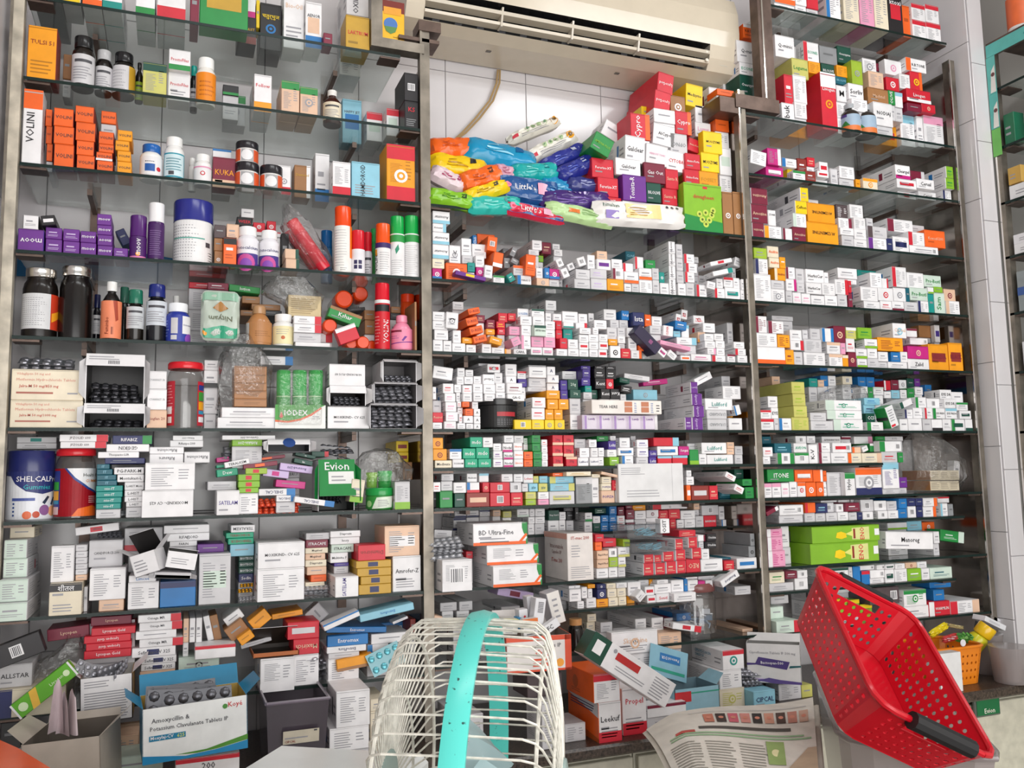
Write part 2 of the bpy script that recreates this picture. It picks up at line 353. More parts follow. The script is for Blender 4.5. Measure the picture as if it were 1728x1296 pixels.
def glass(bay, z, x0=None, x1=None, label='', y1=.30, arms=True, edge='glassedge', y0=0):
    a, b_ = BAYX[bay]; x0 = a if x0 is None else x0; x1 = b_ if x1 is None else x1
    t = thing('glass_shelf', ((x0+x1)/2, .15, z-.008), label, 'shelf', 'glass shelves on the steel frame')
    b = MB(); b.box((x0, y0+.0012, z-.008), (x1-x0, 0, 0), (0, 0, .0078), (0, y1-y0-.0012, 0)); b.build('glass_pane', 'glass', t, org=(x0, y0, z))
    b = MB(); b.box((x0, y0, z-.0078), (x1-x0, 0, 0), (0, 0, .0074), (0, .0011, 0)); b.build('pane_edge', edge, t, org=(x0, y0, z))
    for x in (x0, x1-.055): plate(x, x+.055, y0+.004, y0+.05, z-.0135, z-.0085, 'support_plate', 'brownsteel', t)
    if arms:
        for x in (x0+.13, x1-.16):
            br = thing('wall_bracket', (x+.006, .305, z-.06), 'dark steel wall bracket, '+label.replace('glass shelf', 'holding the glass shelf').replace('clear holding', 'holding'), 'bracket', 'wall brackets under the glass shelves'); plate(x, x+.012, .13, .302, z-.024, z-.0085, 'arm', 'brownsteel', br); plate(x-.006, x+.018, .302, .308, z-.07, z-.004, 'wall_plate', 'brownsteel', br)
glass('a', ZS['1'], x1=xb2+.05, label='clear glass shelf above the dark capsule bottles')
for k, l in zip('23456789', ('under the dark capsule bottles', 'under the orange tube cartons', 'under the tall spray cans', 'under the two black syrup jars', 'under the cream tablet cartons and red-lidded jar', 'under the blue-lidded tub and red-lidded jar', 'under the grey white and gold cartons', 'lowest of the bay of jars and sprays')):
    glass('a', ZS[k], label='glass shelf '+l)
for k, l in zip('345678', ('under the wet wipe packs', 'next below the wet wipes', 'third below the air conditioner', 'under the black round tub', 'under the big white envelope', 'under the two boxes of blue needles')):
    glass('b', ZS[k], label='glass shelf '+l)
glass('b', ZS['9']+.014, label='lowest glass shelf under the air conditioner')
glass('b', 1.482, label='half-height glass shelf just below the black round tub', y1=.29, arms=False)
glass('b', 1.287, y0=.16, label='half-height glass shelf above the boxes of blue needles', y1=.29, arms=False)
glass('b', 1.090, label='half-height glass shelf beside the big sachet jar', x1=1.36, y1=.29, arms=False)
glass('c', c0z, x0=xc1+.004, label='topmost glass shelf beside the tiled pillar')
for k, l in zip('12345678', ('under the two small syrup bottles', 'with purple and green ended cartons on it', 'under the two big amber cartons', 'with mint and lime cartons on it', 'under the large orange hair dye carton', 'under the olive yellow stack', 'under the bagged brown cartons', 'under the two long green lemon cartons')):
    glass('c', ZS[k], label='glass shelf '+l)
glass('c', ZS['9']+.014, label='lowest glass shelf beside the tiled pillar')
glass('c', 1.480, x1=2.16, label='half-height glass shelf behind the bagged brown cartons', y1=.29, arms=False)
glass('c', 1.298, x1=2.50, label='half-height glass shelf above the long green lemon cartons', y1=.29, arms=False)
glass('c', 1.094, x1=2.44, label='half-height glass shelf below the long green lemon cartons', y1=.29, arms=False)

# ================================================================ counter below the shelves
b = MB(); b.box((-.39, -.22, GRANITE-.03), (3.018, 0, 0), (0, 0, .03), (0, .52, 0), ch=.006)
tag(b.build('granite_worktop', 'granite', org=(1.1, 0, GRANITE-.03)), 'speckled brown granite worktop running below all the shelves', 'worktop')
for i in range(6):
    x0 = -.385+i*.502; t = thing('base_cabinet', (x0+.25, .05, 0), '', 'cabinet', 'base cabinets under the worktop')
    t['label'] = 'scuffed cream base cabinet under the worktop ' + ('next to the tiled corner wall', 'below the big antibiotic carton', 'behind the table fan', 'behind the newspaper', 'behind the red basket', 'carrying the small green sign')[i]
    b = MB(); b.box((x0, -.15, .0), (.498, 0, 0), (0, 0, GRANITE-.032), (0, .45, 0)); b.build('body', 'laminate', t, org=(x0, 0, 0))
    b = MB(); b.box((x0+.006, -.168, .08), (.486, 0, 0), (0, 0, .66), (0, .016, 0), ch=.002); dd = b.build('door', 'laminate', t, org=(x0, -.168, .08))
    b = MB(); b.tube([(x0+.45, -.170, .55), (x0+.45, -.19, .56), (x0+.45, -.19, .64), (x0+.45, -.170, .65)], .005); b.build('handle', 'chrome', dd, org=(x0+.45, -.17, .55))

# ================================================================ shelf unit along the right-hand wall
ru = thing('wall_rack', (2.9, -.5, 0), 'steel and glass rack along the side wall past the tiled pillar', 'shelf frame')
RX = 2.705
for y in (-.085, -1.25):
    b = MB(); b.box((RX, y, GRANITE), (.028, 0, 0), (0, 0, 2.17), (0, .026, 0)); b.build('post', 'dirtysteel', ru, org=(RX, y, GRANITE))
    b = MB(); b.box((RX-.003, y+.014, GRANITE), (.004, 0, 0), (0, 0, 2.17), (0, .007, 0)); b.build('post_lip_glint', 'chrome', ru, org=(RX, y, GRANITE))  # chrome strip set in for the bright line along the post
b = MB(); b.box((RX, -1.25, 2.935), (.03, 0, 0), (0, 0, .03), (0, 1.19, 0)); b.build('cross_bar', 'dirtysteel', ru, org=(RX, -1, 2.935))
b = MB(); b.box((3.04, -1.25, 0.0), (.03, 0, 0), (0, 0, 2.95), (0, 1.19, 0)); b.build('back_panel', 'tile', ru, org=(3.05, -1, 0))
b = MB(); b.box((RX, -1.25, 2.966), (.32, 0, 0), (0, 0, .012), (0, 1.19, 0)); b.build('top_board', 'brownsteel', ru, org=(RX, -1, 2.966))
for k, z in enumerate((2.80, 2.585, 2.385, 2.19, 1.99, 1.785, 1.58, 1.37, 1.16)):
    t = thing('glass_shelf', (2.9, -.7, z), 'glass shelf of the side rack past the tiled pillar', 'shelf', 'glass shelves of the side rack')
    b = MB(); b.box((RX+.002, -1.24, z-.008), (.32, 0, 0), (0, 0, .008), (0, 1.17, 0)); b.build('glass_pane', 'glass', t, org=(RX, -1, z))
    b = MB(); b.box((RX, -1.24, z-.0082), (.0015, 0, 0), (0, 0, .0084), (0, 1.17, 0)); b.build('pane_edge', 'glassedge', t, org=(RX, -1, z))
    b = MB(); b.box((RX+.004, -.13, z-.014), (.07, 0, 0), (0, 0, .005), (0, .05, 0)); b.build('bracket_plate', 'brownsteel', ru, org=(RX, -.17, z))
b = MB(); b.box((RX+.02, -1.25, .0), (.29, 0, 0), (0, 0, GRANITE), (0, 1.19, 0)); b.build('base_panel', 'laminate', ru, org=(RX, -1, 0))

# ================================================================ air conditioner
ax0, ax1 = .60, 1.742
ac = thing('air_conditioner', ((ax0+ax1)/2, .2, 2.772), 'beige split air conditioner with open louvres mounted on the tiled wall', 'air conditioner')
AC = {'beige': lin('#d3c7b3'), 'dk': lin('#1b1b1c'), 'gr': lin('#b9b2a6')}
lx0, lx1 = .655, 1.628      # louvre opening
prof = [(.302, 2.772), (.165, 2.774), (.120, 2.790)]           # underside and lip
b = MB()
def strip(b, pa, pb, x0, x1, c): b.face([(x0, pa[0], pa[1]), (x1, pa[0], pa[1]), (x1, pb[0], pb[1]), (x0, pb[0], pb[1])], c)
for i in range(2): strip(b, prof[i], prof[i+1], ax0, ax1, AC['beige'])
ov = [(.120, 2.790), (.098, 2.825), (.090, 2.868)]
for i in range(2):
    strip(b, ov[i], ov[i+1], ax0, lx0, AC['beige']); strip(b, ov[i], ov[i+1], lx1, ax1, AC['beige'])
fp = [(.090, 2.868), (.085, 2.92), (.088, 2.99), (.105, 3.045), (.15, 3.07), (.302, 3.075)]
for i in range(5): strip(b, fp[i], fp[i+1], ax0, ax1, AC['beige'])
allp = prof+ov[1:]+fp[1:]
b.face([(ax0, p[0], p[1]) for p in allp], AC['beige']); b.face([(ax1, p[0], p[1]) for p in reversed(allp)], AC['beige'])
b.face([(ax0, .302, 2.772), (ax0, .302, 3.075), (ax1, .302, 3.075), (ax1, .302, 2.772)], AC['beige'])
# dark chamber behind the louvres
b.face([(lx0, .19, 2.80), (lx1, .19, 2.80), (lx1, .19, 2.865), (lx0, .19, 2.865)], AC['dk'])
b.face([(lx0, .120, 2.790), (lx1, .120, 2.790), (lx1, .19, 2.80), (lx0, .19, 2.80)], AC['gr']); b.face([(lx0, .19, 2.865), (lx1, .19, 2.865), (lx1, .09, 2.868), (lx0, .09, 2.868)], AC['dk'])
for x in (lx0, lx1): b.face([(x, .12, 2.79), (x, .19, 2.80), (x, .19, 2.865), (x, .09, 2.868), (x, .098, 2.825)], AC['gr'])
body = b.build('body', 'plastic', ac, org=(ax0, .2, 2.772))
def bar(nm, p0, p1, h, t, c, x0=lx0, x1=lx1):
    b = MB(); b.box((x0, p0, p1), (x1-x0, 0, 0), (0, -.003, h), (0, t, 0), c); return b.build(nm, 'plastic', ac, org=(x0, p0, p1))
bar('louvre', .103, 2.806, .008, .030, lin('#d8cdbb')); bar('louvre', .094, 2.835, .010, .034, lin('#cfc5b4'))
for i in range(14):
    x = lx0+.03+i*.07; b = MB(); b.box((x, .135, 2.797), (.022, 0, .0), (.014, 0, .06), (0, .003, 0), '#3d3f44'); b.build('vertical_vane', 'plastic', ac, org=(x, .135, 2.8))
for fx in (.24, .48, .72):
    x = lx0+(lx1-lx0)*fx; b = MB(); b.box((x, .098, 2.80), (.006, 0, 0), (.004, -.006, .058), (0, .03, 0), '#cfc6b8'); b.build('louvre_support', 'plastic', ac, org=(x, .1, 2.8))
for z in (2.812, 2.842):
    b = MB(); b.lathe([(.006, 0), (.0065, .004), (.004, .006)], (lx1-.012, .098, z), 10, (0, -1, .3), '#efe9dc'); b.build('louvre_pivot', 'plastic', ac, org=(lx1, .1, z))
for x in (.88, 1.33):
    b = MB(); b.box((x, .200, 2.7715), (.016, 0, 0), (0, .012, .0004), (0, 0, .001), '#5b5348'); b.build('screw_slot', 'plastic', ac, org=(x, .2, 2.77))
b = MB(); f = Face(b, (1.645, .1085, 2.808), (.085, 0, 0), (0, -.016, .058)); ACF = (b, f)

# two cables hanging from the air conditioner
b = MB()
for dx in (0, .012):
    pts = [(840+dx*300, 118), (838+dx*400, 140), (826+dx*500, 170), (802+dx*600, 200), (780+dx*500, 224), (765+dx*200, 237), (752, 245)]
    P3 = [at(x, y, .296) for x, y in pts]; fine = []
    for i in range(len(P3)-1):
        for k in range(4): fine.append(P3[i].lerp(P3[i+1], k/4))
    b.tube(fine+[P3[-1]], .0035, 6, '#a98d63')
tag(b.build('hanging_cable', 'plastic', org=at(752, 245, .296)), 'pair of thin tan cables hanging down the tiles below the air conditioner', 'cable')

# ================================================================ cartons, read off the photograph region by region
REG = {'R1': (0, 0, 4.05), 'R2': (350, 0, 4.051), 'R3': (0, 290, 4.05), 'R4': (350, 290, 4.051), 'R5': (0, 580, 4.05), 'R6': (350, 580, 4.051), 'R7': (0, 870, 3.042), 'R8': (350, 870, 3.041),
 'M1': (700, 0, 2.979), 'M2': (710, 340, 4.628), 'M3': (980, 340, 4.629), 'M4': (710, 590, 4.628), 'M5': (980, 590, 4.629), 'M6': (710, 840, 4.986), 'M7': (980, 840, 4.984), 'M8': (620, 1000, 4.379),
 'N1': (1220, 0, 3.4016), 'N2': (1240, 220, 3.541), 'N3': (1250, 390, 3.615), 'N4': (1250, 600, 3.615), 'N5': (1260, 800, 3.692), 'N6': (1330, 930, 3.540), 'N7': (940, 1000, 3.7565)}
WHERE = {  # shelf id: (z, phrase, carton name set by shelf, not by contents)
 'a1': (ZS['1'], 'above the shelf of dark capsule bottles', 'remedy_carton'), 'a2': (ZS['2'], 'on the shelf of dark capsule bottles', 'remedy_carton'), 'a3': (ZS['3'], 'on the shelf above the spray cans', 'remedy_carton'),
 'a4': (ZS['4'], 'on the shelf of spray cans', 'remedy_carton'), 'a5': (ZS['5'], 'on the shelf with two black jars', 'remedy_carton'), 'a6': (ZS['6'], 'on the shelf below the black jars', 'tablet_carton'),
 'a7': (ZS['7'], 'on the shelf with the blue-lidded tub', 'tablet_carton'), 'a8': (ZS['8'], 'on the shelf below the blue-lidded tub', 'tablet_carton'), 'a9': (ZS['9'], 'on the lowest shelf behind the open cartons', 'tablet_carton'),
 'a0': (GRANITE, 'on the worktop behind the open cartons', 'tablet_carton'),
 'b3': (ZS['3'], 'on the wet wipes shelf', 'syrup_carton'), 'b4': (ZS['4'], 'on the shelf below the wet wipes', 'tube_carton'), 'b5': (ZS['5'], 'on the shelf above the black tub', 'tube_carton'),
 'b6': (ZS['6'], 'on the shelf with the black tub', 'ointment_carton'), 'b65': (1.482, 'on the half shelf below the black tub', 'ointment_carton'), 'b7': (ZS['7'], 'on the shelf with the big envelope', 'medicine_carton'),
 'b75': (1.287, 'on the half shelf above the needle boxes', 'medicine_carton'), 'b8': (ZS['8'], 'on the shelf with the needle boxes', 'medicine_carton'), 'b85': (1.090, 'on the half shelf below the needle boxes', 'medicine_carton'),
 'b9': (ZS['9']+.014, 'on the lowest shelf under the air conditioner', 'medicine_carton'), 'b0': (GRANITE, 'on the worktop behind the newspaper', 'tablet_carton'),
 'c0': (c0z, 'on the top shelf by the pillar', 'syrup_carton'), 'c1': (ZS['1'], 'on the shelf with two syrup bottles', 'syrup_carton'), 'c2': (ZS['2'], 'on the shelf below the syrup bottles', 'drops_carton'),
 'c3': (ZS['3'], 'on the shelf with big amber cartons', 'drops_carton'), 'c4': (ZS['4'], 'on the shelf below the amber cartons', 'drops_carton'), 'c5': (ZS['5'], 'on the hair dye shelf', 'drops_carton'),
 'c6': (ZS['6'], 'on the shelf with the olive stack', 'eye_drops_carton'), 'c65': (1.480, 'on the half shelf below the olive stack', 'eye_drops_carton'), 'c7': (ZS['7'], 'on the shelf with the bagged cartons', 'eye_drops_carton'),
 'c75': (1.298, 'on the half shelf above the lemon cartons', 'medicine_carton'), 'c8': (ZS['8'], 'on the shelf with the lemon cartons', 'eye_drops_carton'), 'c85': (1.094, 'on the half shelf below the lemon cartons', 'eye_drops_carton'),
 'c9': (ZS['9']+.014, 'on the lowest shelf by the pillar', 'eye_drops_carton'),
}
DATA = """
@R1 a1
225 -250 425 0 G d.22
428 -220 556 12 y d.1 sW
565 -160 700 52 w BBo d.08 n3
702 -160 838 60 w BBt d.08 n3
928 -110 1062 88 w BBg d.08 n2
1075 -200 1272 118 w t:AIMIL cw BBr d.08 n2
1300 -100 1362 135 m d.10
1366 -200 1698 175 g BMu d.12 l:green_carton_with_a_gold_picture_panel
@R2 a1
203 -100 330 112 w BBM y.09 d.08
205 112 335 298 k t:SHILAJIT cu BBR d.08 l:black_capsule_carton_with_gold_lettering
333 0 360 190 y y.09 d.06
357 25 508 342 k t:चतुर्भुज cy o cb d.10 l:black_liniment_carton_with_yellow_script_and_blue_figure
520 -80 665 332 w t:Bio-Oil cs f d.08 l:tall_white_carton_with_peach_lettering
668 15 785 330 w t:AENOR ck BBb BMs d.08 l:white_ointment_carton_with_blue_base_and_kneeling_figure
790 225 855 300 m d.05
950 -120 1112 108 w v t:OXIKIND y.10 d.15
945 110 1110 342 u t:LAKTRUM cr d.08 l:gold_carton_with_red_lettering
905 380 1050 400 W y.16 d.12
@R1 a2
185 180 390 525 a t:TULSI_51 cR f sR d.07 l:tall_orange_carton_of_herbal_drops
975 432 1140 622 O BTD f d.07 l:yellow_green_carton_with_dark_frame
1153 340 1303 488 w t:ProctoFiles cr BBg d.06
1148 490 1300 690 w t:ProctoFiles cr f d.06
430 370 490 540 B y.09 d.06
@R2 a2
105 582 215 650 k BBg y.10 d.08 
107 650 262 856 W BTg o d.06
318 510 440 765 w t:Follow cr BBa d.07 n2 l:tall_white_and_amber_carton
505 555 630 765 s BTg f d.06 n2
633 598 755 800 s BTg f o d.06 n2
922 680 1055 980 c t:HAPPY_JET BMb d.06
1088 770 1205 965 w BTr BMi d.06 n2
1215 745 1325 930 w BTr BMi d.06 n2
1345 500 1450 690 k Q d.11
1332 692 1455 880 k t:KS cr f d.11
@R1 a3
140 612 318 1090 w t:VOLINI v BTo d.06 ck l:tall_white_spray_carton_with_orange_top
300 745 360 860 o sR y.05
302 862 360 980 o sR y.05
305 982 362 1100 o sR y.05
365 740 505 862 o t:VOLINI cx sR d.09
365 863 508 984 o t:VOLINI cx sR d.09
367 985 508 1105 o t:VOLINI cx sR d.09
512 725 645 835 o t:VOLINI cx sR d.09
515 836 655 962 o t:VOLINI cx sR d.09
520 963 645 1060 o t:VOLINI cx sR d.09
522 1061 650 1138 o t:VOLINI cx sR d.09
690 760 795 845 o t:VOLINI cx y.05
672 900 780 985 o t:VOLINI cx sR d.09
672 986 780 1040 o t:VOLINI cx sR d.09
655 1041 770 1098 o t:VOLINI cx BBw sR d.09
660 1099 775 1152 o t:VOLINI cx sR d.09
803 890 905 960 a t:VOLINI cx d.09
787 961 885 1030 a t:VOLINI cx d.09
800 1031 895 1102 a t:VOLINI cx d.09
800 1104 900 1160 a t:VOLINI cx d.09
@R2 a3
35 1020 165 1080 w BTb y.10 d.06
35 1076 195 1285 m t:KUKA ca BBs d.05 l:maroon_hair_carton_with_a_white_head_outline
480 1130 570 1330 w t: BBr o d.05
593 1130 705 1352 B BRw t:Diamond cu d.06
735 1050 835 1380 w BBb f d.06
855 1105 980 1340 w BBr f d.06
985 1110 1180 1340 c t:HAMDOROID v ck f d.10 l:light_blue_carton_with_vertical_black_lettering
1225 992 1420 1374 a BBr BTr f o d.09 l:tall_amber_carton_with_red_triangles
@R3 a4
105 390 302 513 p t:moov q cw d.12 sV
155 296 268 384 w d.10 sk f
275 290 385 372 k r10 BMw d.10
310 380 425 458 p f cv d.10
310 459 425 530 p f cv d.10
430 390 545 472 p f cv d.10
430 474 545 545 p f cv d.10
548 405 658 482 p t:moov cw d.10
548 484 658 555 p t:moov cw d.10
662 288 762 362 p t:moov cw d.10
662 364 765 430 p t:moov cw d.10
665 431 768 502 p t:moov q cw d.10
665 504 770 560 p t:moov cw d.10
775 520 875 565 p f cv d.10
800 375 885 515 n r28 y.10 d.05
@R4 a4
45 362 128 446 d y.04
130 356 218 446 s f y.04
45 452 106 538 B y.04
47 540 106 612 B o y.04
200 310 308 372 k t:WEEK cr y.10
230 252 320 309 w y.10
312 346 395 405 r o y.10
405 336 470 405 r o y.10
137 414 215 470 y y.06
108 446 200 622 o BTk f d.05 l:orange_carton_with_black_label_band
310 406 505 440 w BTr y.10
500 420 557 640 k y.09
530 526 626 588 s BRD y.02
534 589 630 655 s BRD y.02
@R3 a5
1290 742 1545 800 r f y.10 d.12
@R4 a5
0 757 145 808 m f y.10 
147 772 362 830 g t:lotion cw r-4 y.10 d.06
235 850 360 900 B y.12
300 905 500 945 B y.12
225 945 330 985 B y.12
335 946 510 985 x y.12
590 985 780 1040 w BRr f d.08
590 1041 780 1100 w BRr f d.08
665 1102 855 1165 w BRr f d.08
600 1166 840 1192 w k d.08
820 915 1060 1060 g r-18 t:Kshar cw BTB y.02 d.05
870 1030 1045 1185 r r22 BTw y-.01 d.03
1072 945 1150 1010 B y.09
1075 1012 1145 1110 B y.09
960 920 1080 960 x r8 y.16 d.06
1255 920 1320 965 B y.12
1250 965 1318 1010 x y.12
1416 888 1432 1212 B y.0 d.2
1432 930 1462 1100 B y.05
1155 1110 1250 1200 B y.12
@R5 a6
62 176 570 382 e t:Jalra-M_50_mg/850_mg cr f d.16 l:cream_tablet_carton_with_salmon_print,_upper_of_two
42 386 565 566 e t:Jalra-M_50_mg/1000_mg cr f d.16 l:cream_tablet_carton_with_salmon_print,_lower_of_two
1005 186 1140 305 w t:CYANFAST_SR cG d.12
1005 310 1140 450 w t:CYANFAST_SR cG d.12
1002 452 1140 570 s t:Reglan_20 cR d.12
1395 112 1510 180 w f y.08
1392 181 1490 300 w f BBk y.08
1392 480 1482 572 W y.08
@R6 a6
362 76 586 146 w BRb f y.09 d.15
370 20 586 75 w y.09 d.15
96 436 485 504 w f d.12
62 505 480 574 w f d.12
820 430 1108 574 w t:MOXIKIND-_CV_625 ck d.14 l:wide_white_tablet_carton_with_black_lettering_under_open_cartons
832 140 1080 288 w N t:NUROKIND-PLUS_RF q d.14 l:white_tablet_carton_with_upside-down_lettering
1380 480 1470 560 x y.12 d.1
@R5 a7
35 616 388 676 w BMt y.12 d.12
45 678 388 720 w f y.12 d.12
22 740 60 1185 w y.14 d.1
405 620 740 668 w t:JPZOLID_600 cd BRr d.10
410 670 740 714 w t:JPZOLID_600 cd BRr d.10
768 626 1040 685 n t:RIFABIZ cw BRg d.10 l:navy_flat_carton_with_a_green_end_block
712 686 1020 738 w t:GEOKIN q o d.10
668 739 950 780 w t:Theopanto-LSR ck d.10
715 781 990 824 n f cG d.10
660 820 750 856 T cc t:IT d.09
660 857 770 895 T cc t:IT d.09
660 896 795 932 T cc t:IT d.09
660 933 800 969 T cc t:IT d.09
655 970 840 1009 t t:nto-IT cw d.10
655 1010 838 1049 t t:nto-IT cw d.10
655 1050 830 1089 t t:nto-IT cw d.10
655 1090 825 1130 t t:nto-IT cw d.10
778 845 985 892 w t:PG-PARK-M ck d.10
800 893 985 944 w t:Montukast-L ck d.10
850 945 985 1000 w t:L-HIST_Mont ck d.10
850 1001 972 1042 w t:L-HIST ck d.10
850 1043 972 1080 w t:L-HIST ck d.10
860 1081 972 1115 w t:L-HIST ck d.10
1150 596 1385 622 w f y.05
1180 623 1388 660 w t:Rifazipe-200 q y.05
1160 661 1390 700 w t:Rifazipe-200 ck y.05
1020 705 1258 752 w t:Rifacolone q y.03
1020 753 1254 796 w t:Rifasure q y.03
1258 738 1435 785 w t:Rifacolone q y.03
990 812 1333 998 w f y-.03 d.16 l:white_tablet_carton_with_print_block,_upper_of_two
965 1000 1322 1198 w t:MOXIKIND-_CV_625 q ck y-.03 d.16 l:white_tablet_carton_with_upside-down_black_lettering,_lower_of_two
@R6 a7
100 616 465 656 w t:Carithrotic-500 q ck y.04
80 585 465 614 w f y.04
168 657 376 700 L t:Ritfakin-200 q cw y.04
62 772 150 812 M r6 y.06 d.08
62 826 120 850 E r6 y.06 
115 782 290 850 w r11 t:TERALKEM ck y.02 d.07
62 848 210 912 E r6 t:Dew cw y.04 d.07
260 850 410 890 l BMr d.08
210 892 360 938 L BMr d.08
210 939 360 983 L BMr d.08
215 984 350 1020 L BMr d.08
290 758 532 808 m r7 BMo y.05 d.08
245 800 480 858 m r7 BMo y.02 d.05
600 740 742 790 D r-12 t:lin cw y.06 d.06
590 780 722 836 D r-12 t:lin cw y.03 d.05
712 736 830 774 D BRr y.08
492 812 722 892 v r-8 t:Rosured-200 q cn y.03 d.06
378 852 560 925 v r-8 BMM y.02 d.04
540 870 632 916 W t:BRU cx y.10
465 926 672 996 M r-6 y.02 d.06
350 990 602 1034 w BRb t:SHELCAL q cn d.08
470 1036 602 1080 w BRb t:SHELCAL q cn d.08
592 1040 870 1122 w r-9 BRb t:SHELCAL q cn y-.01 d.03
62 1002 220 1166 w t:SATELAM cV y-.02 d.10 l:white_cube_carton_with_a_slanted_violet_word
0 940 200 1000 W f y.04
970 922 1080 1090 e r-8 BBL f d.06
1280 942 1386 1110 W BBL f d.06
1290 664 1430 738 y BMR y.14
1306 740 1430 806 y BMR y.14
1336 808 1430 930 B y.10
1390 932 1440 1100 x y.12
@R7 a8
-60 126 140 222 i f d.17 sW
-60 223 142 324 i f d.17 sW
-60 326 145 446 i f y-.03 d.19 sW
-60 450 140 570 i f y-.05 d.21 sW
0 48 178 112 e y.08
260 155 384 330 w f v d.06
386 150 448 182 W y.03
386 184 448 214 W y.03
386 216 448 246 W y.03
386 248 448 274 W y.03
386 276 448 302 W y.03
386 304 448 334 s y.03
425 365 450 470 W y.03
250 346 425 510 e t:शीतल BTk f y-.01 d.12 l:cream_carton_with_black_top_band_and_white_script
455 126 634 262 W t:CANDIFORCE-200 cx y.05 d.12
458 270 645 430 w f d.13
506 432 636 470 s f d.10
385 38 612 100 w r6 t:Omega q BMr y.08 d.10
635 62 836 180 W f BBr y.10
660 306 802 340 w t:Limcee cb d.1
655 341 816 482 w f d.12
820 336 1005 474 b BTn d.12 l:plain_blue_carton_under_an_open_flat_box
840 48 1076 84 w y.08
856 90 1076 130 w t:RIFAKORD o y.08
870 131 1030 158 w t:FARIN ck y.08
995 146 1150 186 p y.06
1020 196 1190 456 W f BMi d.10 l:silver_white_carton_covered_in_fine_print_with_green_line
@R8 a8
120 48 245 86 w t:TERALKEM q y.06
95 87 238 114 E t:TERBICHECK cR y.06
105 115 238 146 E t:TERBICHECK q cR y.06
110 147 240 192 c y.06
160 204 240 232 D t:BIOTECH cw y.08
160 234 240 264 D t:BIOTECH cw y.08
160 266 240 296 D t:BIOTECH cw y.08
160 298 240 342 n t:Sodin cw y.08
258 136 500 268 w t:MOXIKIND-_CV_625 ck y-.01 d.17 l:white_tablet_carton_with_a_red_cross_stripe_on_top
248 270 498 420 w f y-.01 d.17
505 88 628 122 W f y.06
505 124 620 164 m t:ITRACAPE cw y.06
502 165 620 194 e t:Megaheal ck y.06
502 195 606 226 s t:Megaheal ck y.06
502 227 612 258 e t:Diaprezin ck y.06
510 262 612 302 s y.06
530 304 612 340 o y.06
502 341 602 362 e y.06
630 78 786 110 w t:Diaprezin ck y.05
630 111 782 146 w t:Ivory ck y.05
635 147 782 184 i t:ITRACAPE ck y.05
630 190 726 240 w t:Multivite_F cx y.05
650 242 726 260 V y.05
655 312 778 436 w t:SATELAM v cV y-.02 d.12 l:white_cube_carton_with_a_small_violet_word_on_end
738 150 918 228 r t:Diamicron q cR y.0 d.09
762 230 944 266 u BMn y.0 d.10
766 268 944 308 u BMn y.0 d.10
786 310 944 350 u BMn y.0 d.10
776 352 944 400 u BMn y.0 d.10
905 52 1090 204 s BMw f d.12 l:orange_edged_carton_with_white_label_and_red_bar
950 206 1096 390 w t:Amrofer-Z ck f d.12
@R7 a9
-70 600 235 790 k r19 Q y-.06 d.03 l:black_phone_style_carton_tilted_on_a_bag
-70 765 165 884 W t:ALLSTAR ck y.0 d.15 l:pale_carton_with_large_serif_lettering
-70 886 338 1030 e BLn d.2 y-.02 l:long_cream_carton_with_a_navy_patch
240 566 460 640 m r4 t:Lycopen cs y.05 d.1
465 516 676 566 m t:Lycopen cs y.05
468 568 705 612 r t:Lycopen_Gold cw y.02
430 614 672 650 r t:Lycopen_Gold q cw y.02
440 651 676 688 r t:Lycopen_Gold q cw y.02
430 689 674 722 r t:Lycopen_Gold cw y.02
430 724 660 800 W y.04
708 506 930 542 w t:Omega_MR BRr y.02
714 545 936 582 w t:Omega_MR BRr y.02
686 590 906 628 w y.02
714 630 940 672 w t:Omega_MR BRr y.02
676 675 902 716 w t:Sefimax-CV_325 BMn y.02
724 722 906 758 w t:Sefimax-CV_325 BMn y.02
722 760 900 792 w t:Sefimax-CV_325 BMn y.02
716 794 900 830 s y.02
716 832 900 868 W y.02
716 870 900 905 s y.02
716 907 900 945 W y.02
940 528 970 652 s v f y.04
972 526 1003 652 w v f y.04
1005 524 1038 656 w v f y.04
1052 505 1088 652 w r12 y.06 d.1
1085 500 1130 650 B r12 y.06 d.1
915 724 1126 800 i f o y.03 d.1
1000 660 1210 728 w BTr y-.01 d.12
915 800 1126 900 W y.04
@R8 a9
70 490 200 560 w r35 y.05 d.1
80 535 220 640 B r35 y.03 d.08
200 490 340 580 a r38 y.02 d.06
145 595 250 658 a r34 y.0 d.05
330 486 490 530 a r6 y.06 d.1
170 625 330 680 W r12 y.05 d.06
410 545 575 630 r BMW y.0 d.12 l:red_tablet_carton_with_grey_label
440 632 574 712 r t:Maxirich q cs y.0 d.12 l:red_carton_with_upside-down_pale_lettering
610 560 920 612 b r-4 t:Entromax cw y.02 d.12 
615 612 826 668 b t:Entromax cw y.0 d.12
612 668 816 702 w t:EntroFlora q cn y.0 d.12
620 703 780 730 W y.0 d.12
838 548 1035 600 b t:Entromax q cw y.03 d.12
840 602 1035 656 w y.02 d.12
820 658 930 700 w BLb y.02
592 490 785 588 w r20 BTb y-.03 d.05
780 455 1062 538 c r9 t:Entroflora q cb y-.02 d.09 l:pale_blue_flat_carton_tilted_on_the_blue_cartons
950 518 1030 556 W r18 y-.01 d.04
505 445 618 570 W r-50 y.10 d.05
1070 455 1095 520 c y.10
1062 520 1096 590 w y.10
1040 530 1070 600 R y.06
270 730 447 918 w f BBw y-.03 d.14 l:white_tablet_carton_carrying_an_open_orange_box
662 715 855 795 a r6 BBB y-.01 d.1
455 735 540 770 R r8 y.03 d.08
@R8 a0
625 1085 830 1205 w f d.12 y-.12
660 896 835 1084 w f d.14 y-.12 l:white_tablet_carton_with_small_red_emblem_and_open_lid
836 940 920 1000 e f y-.05
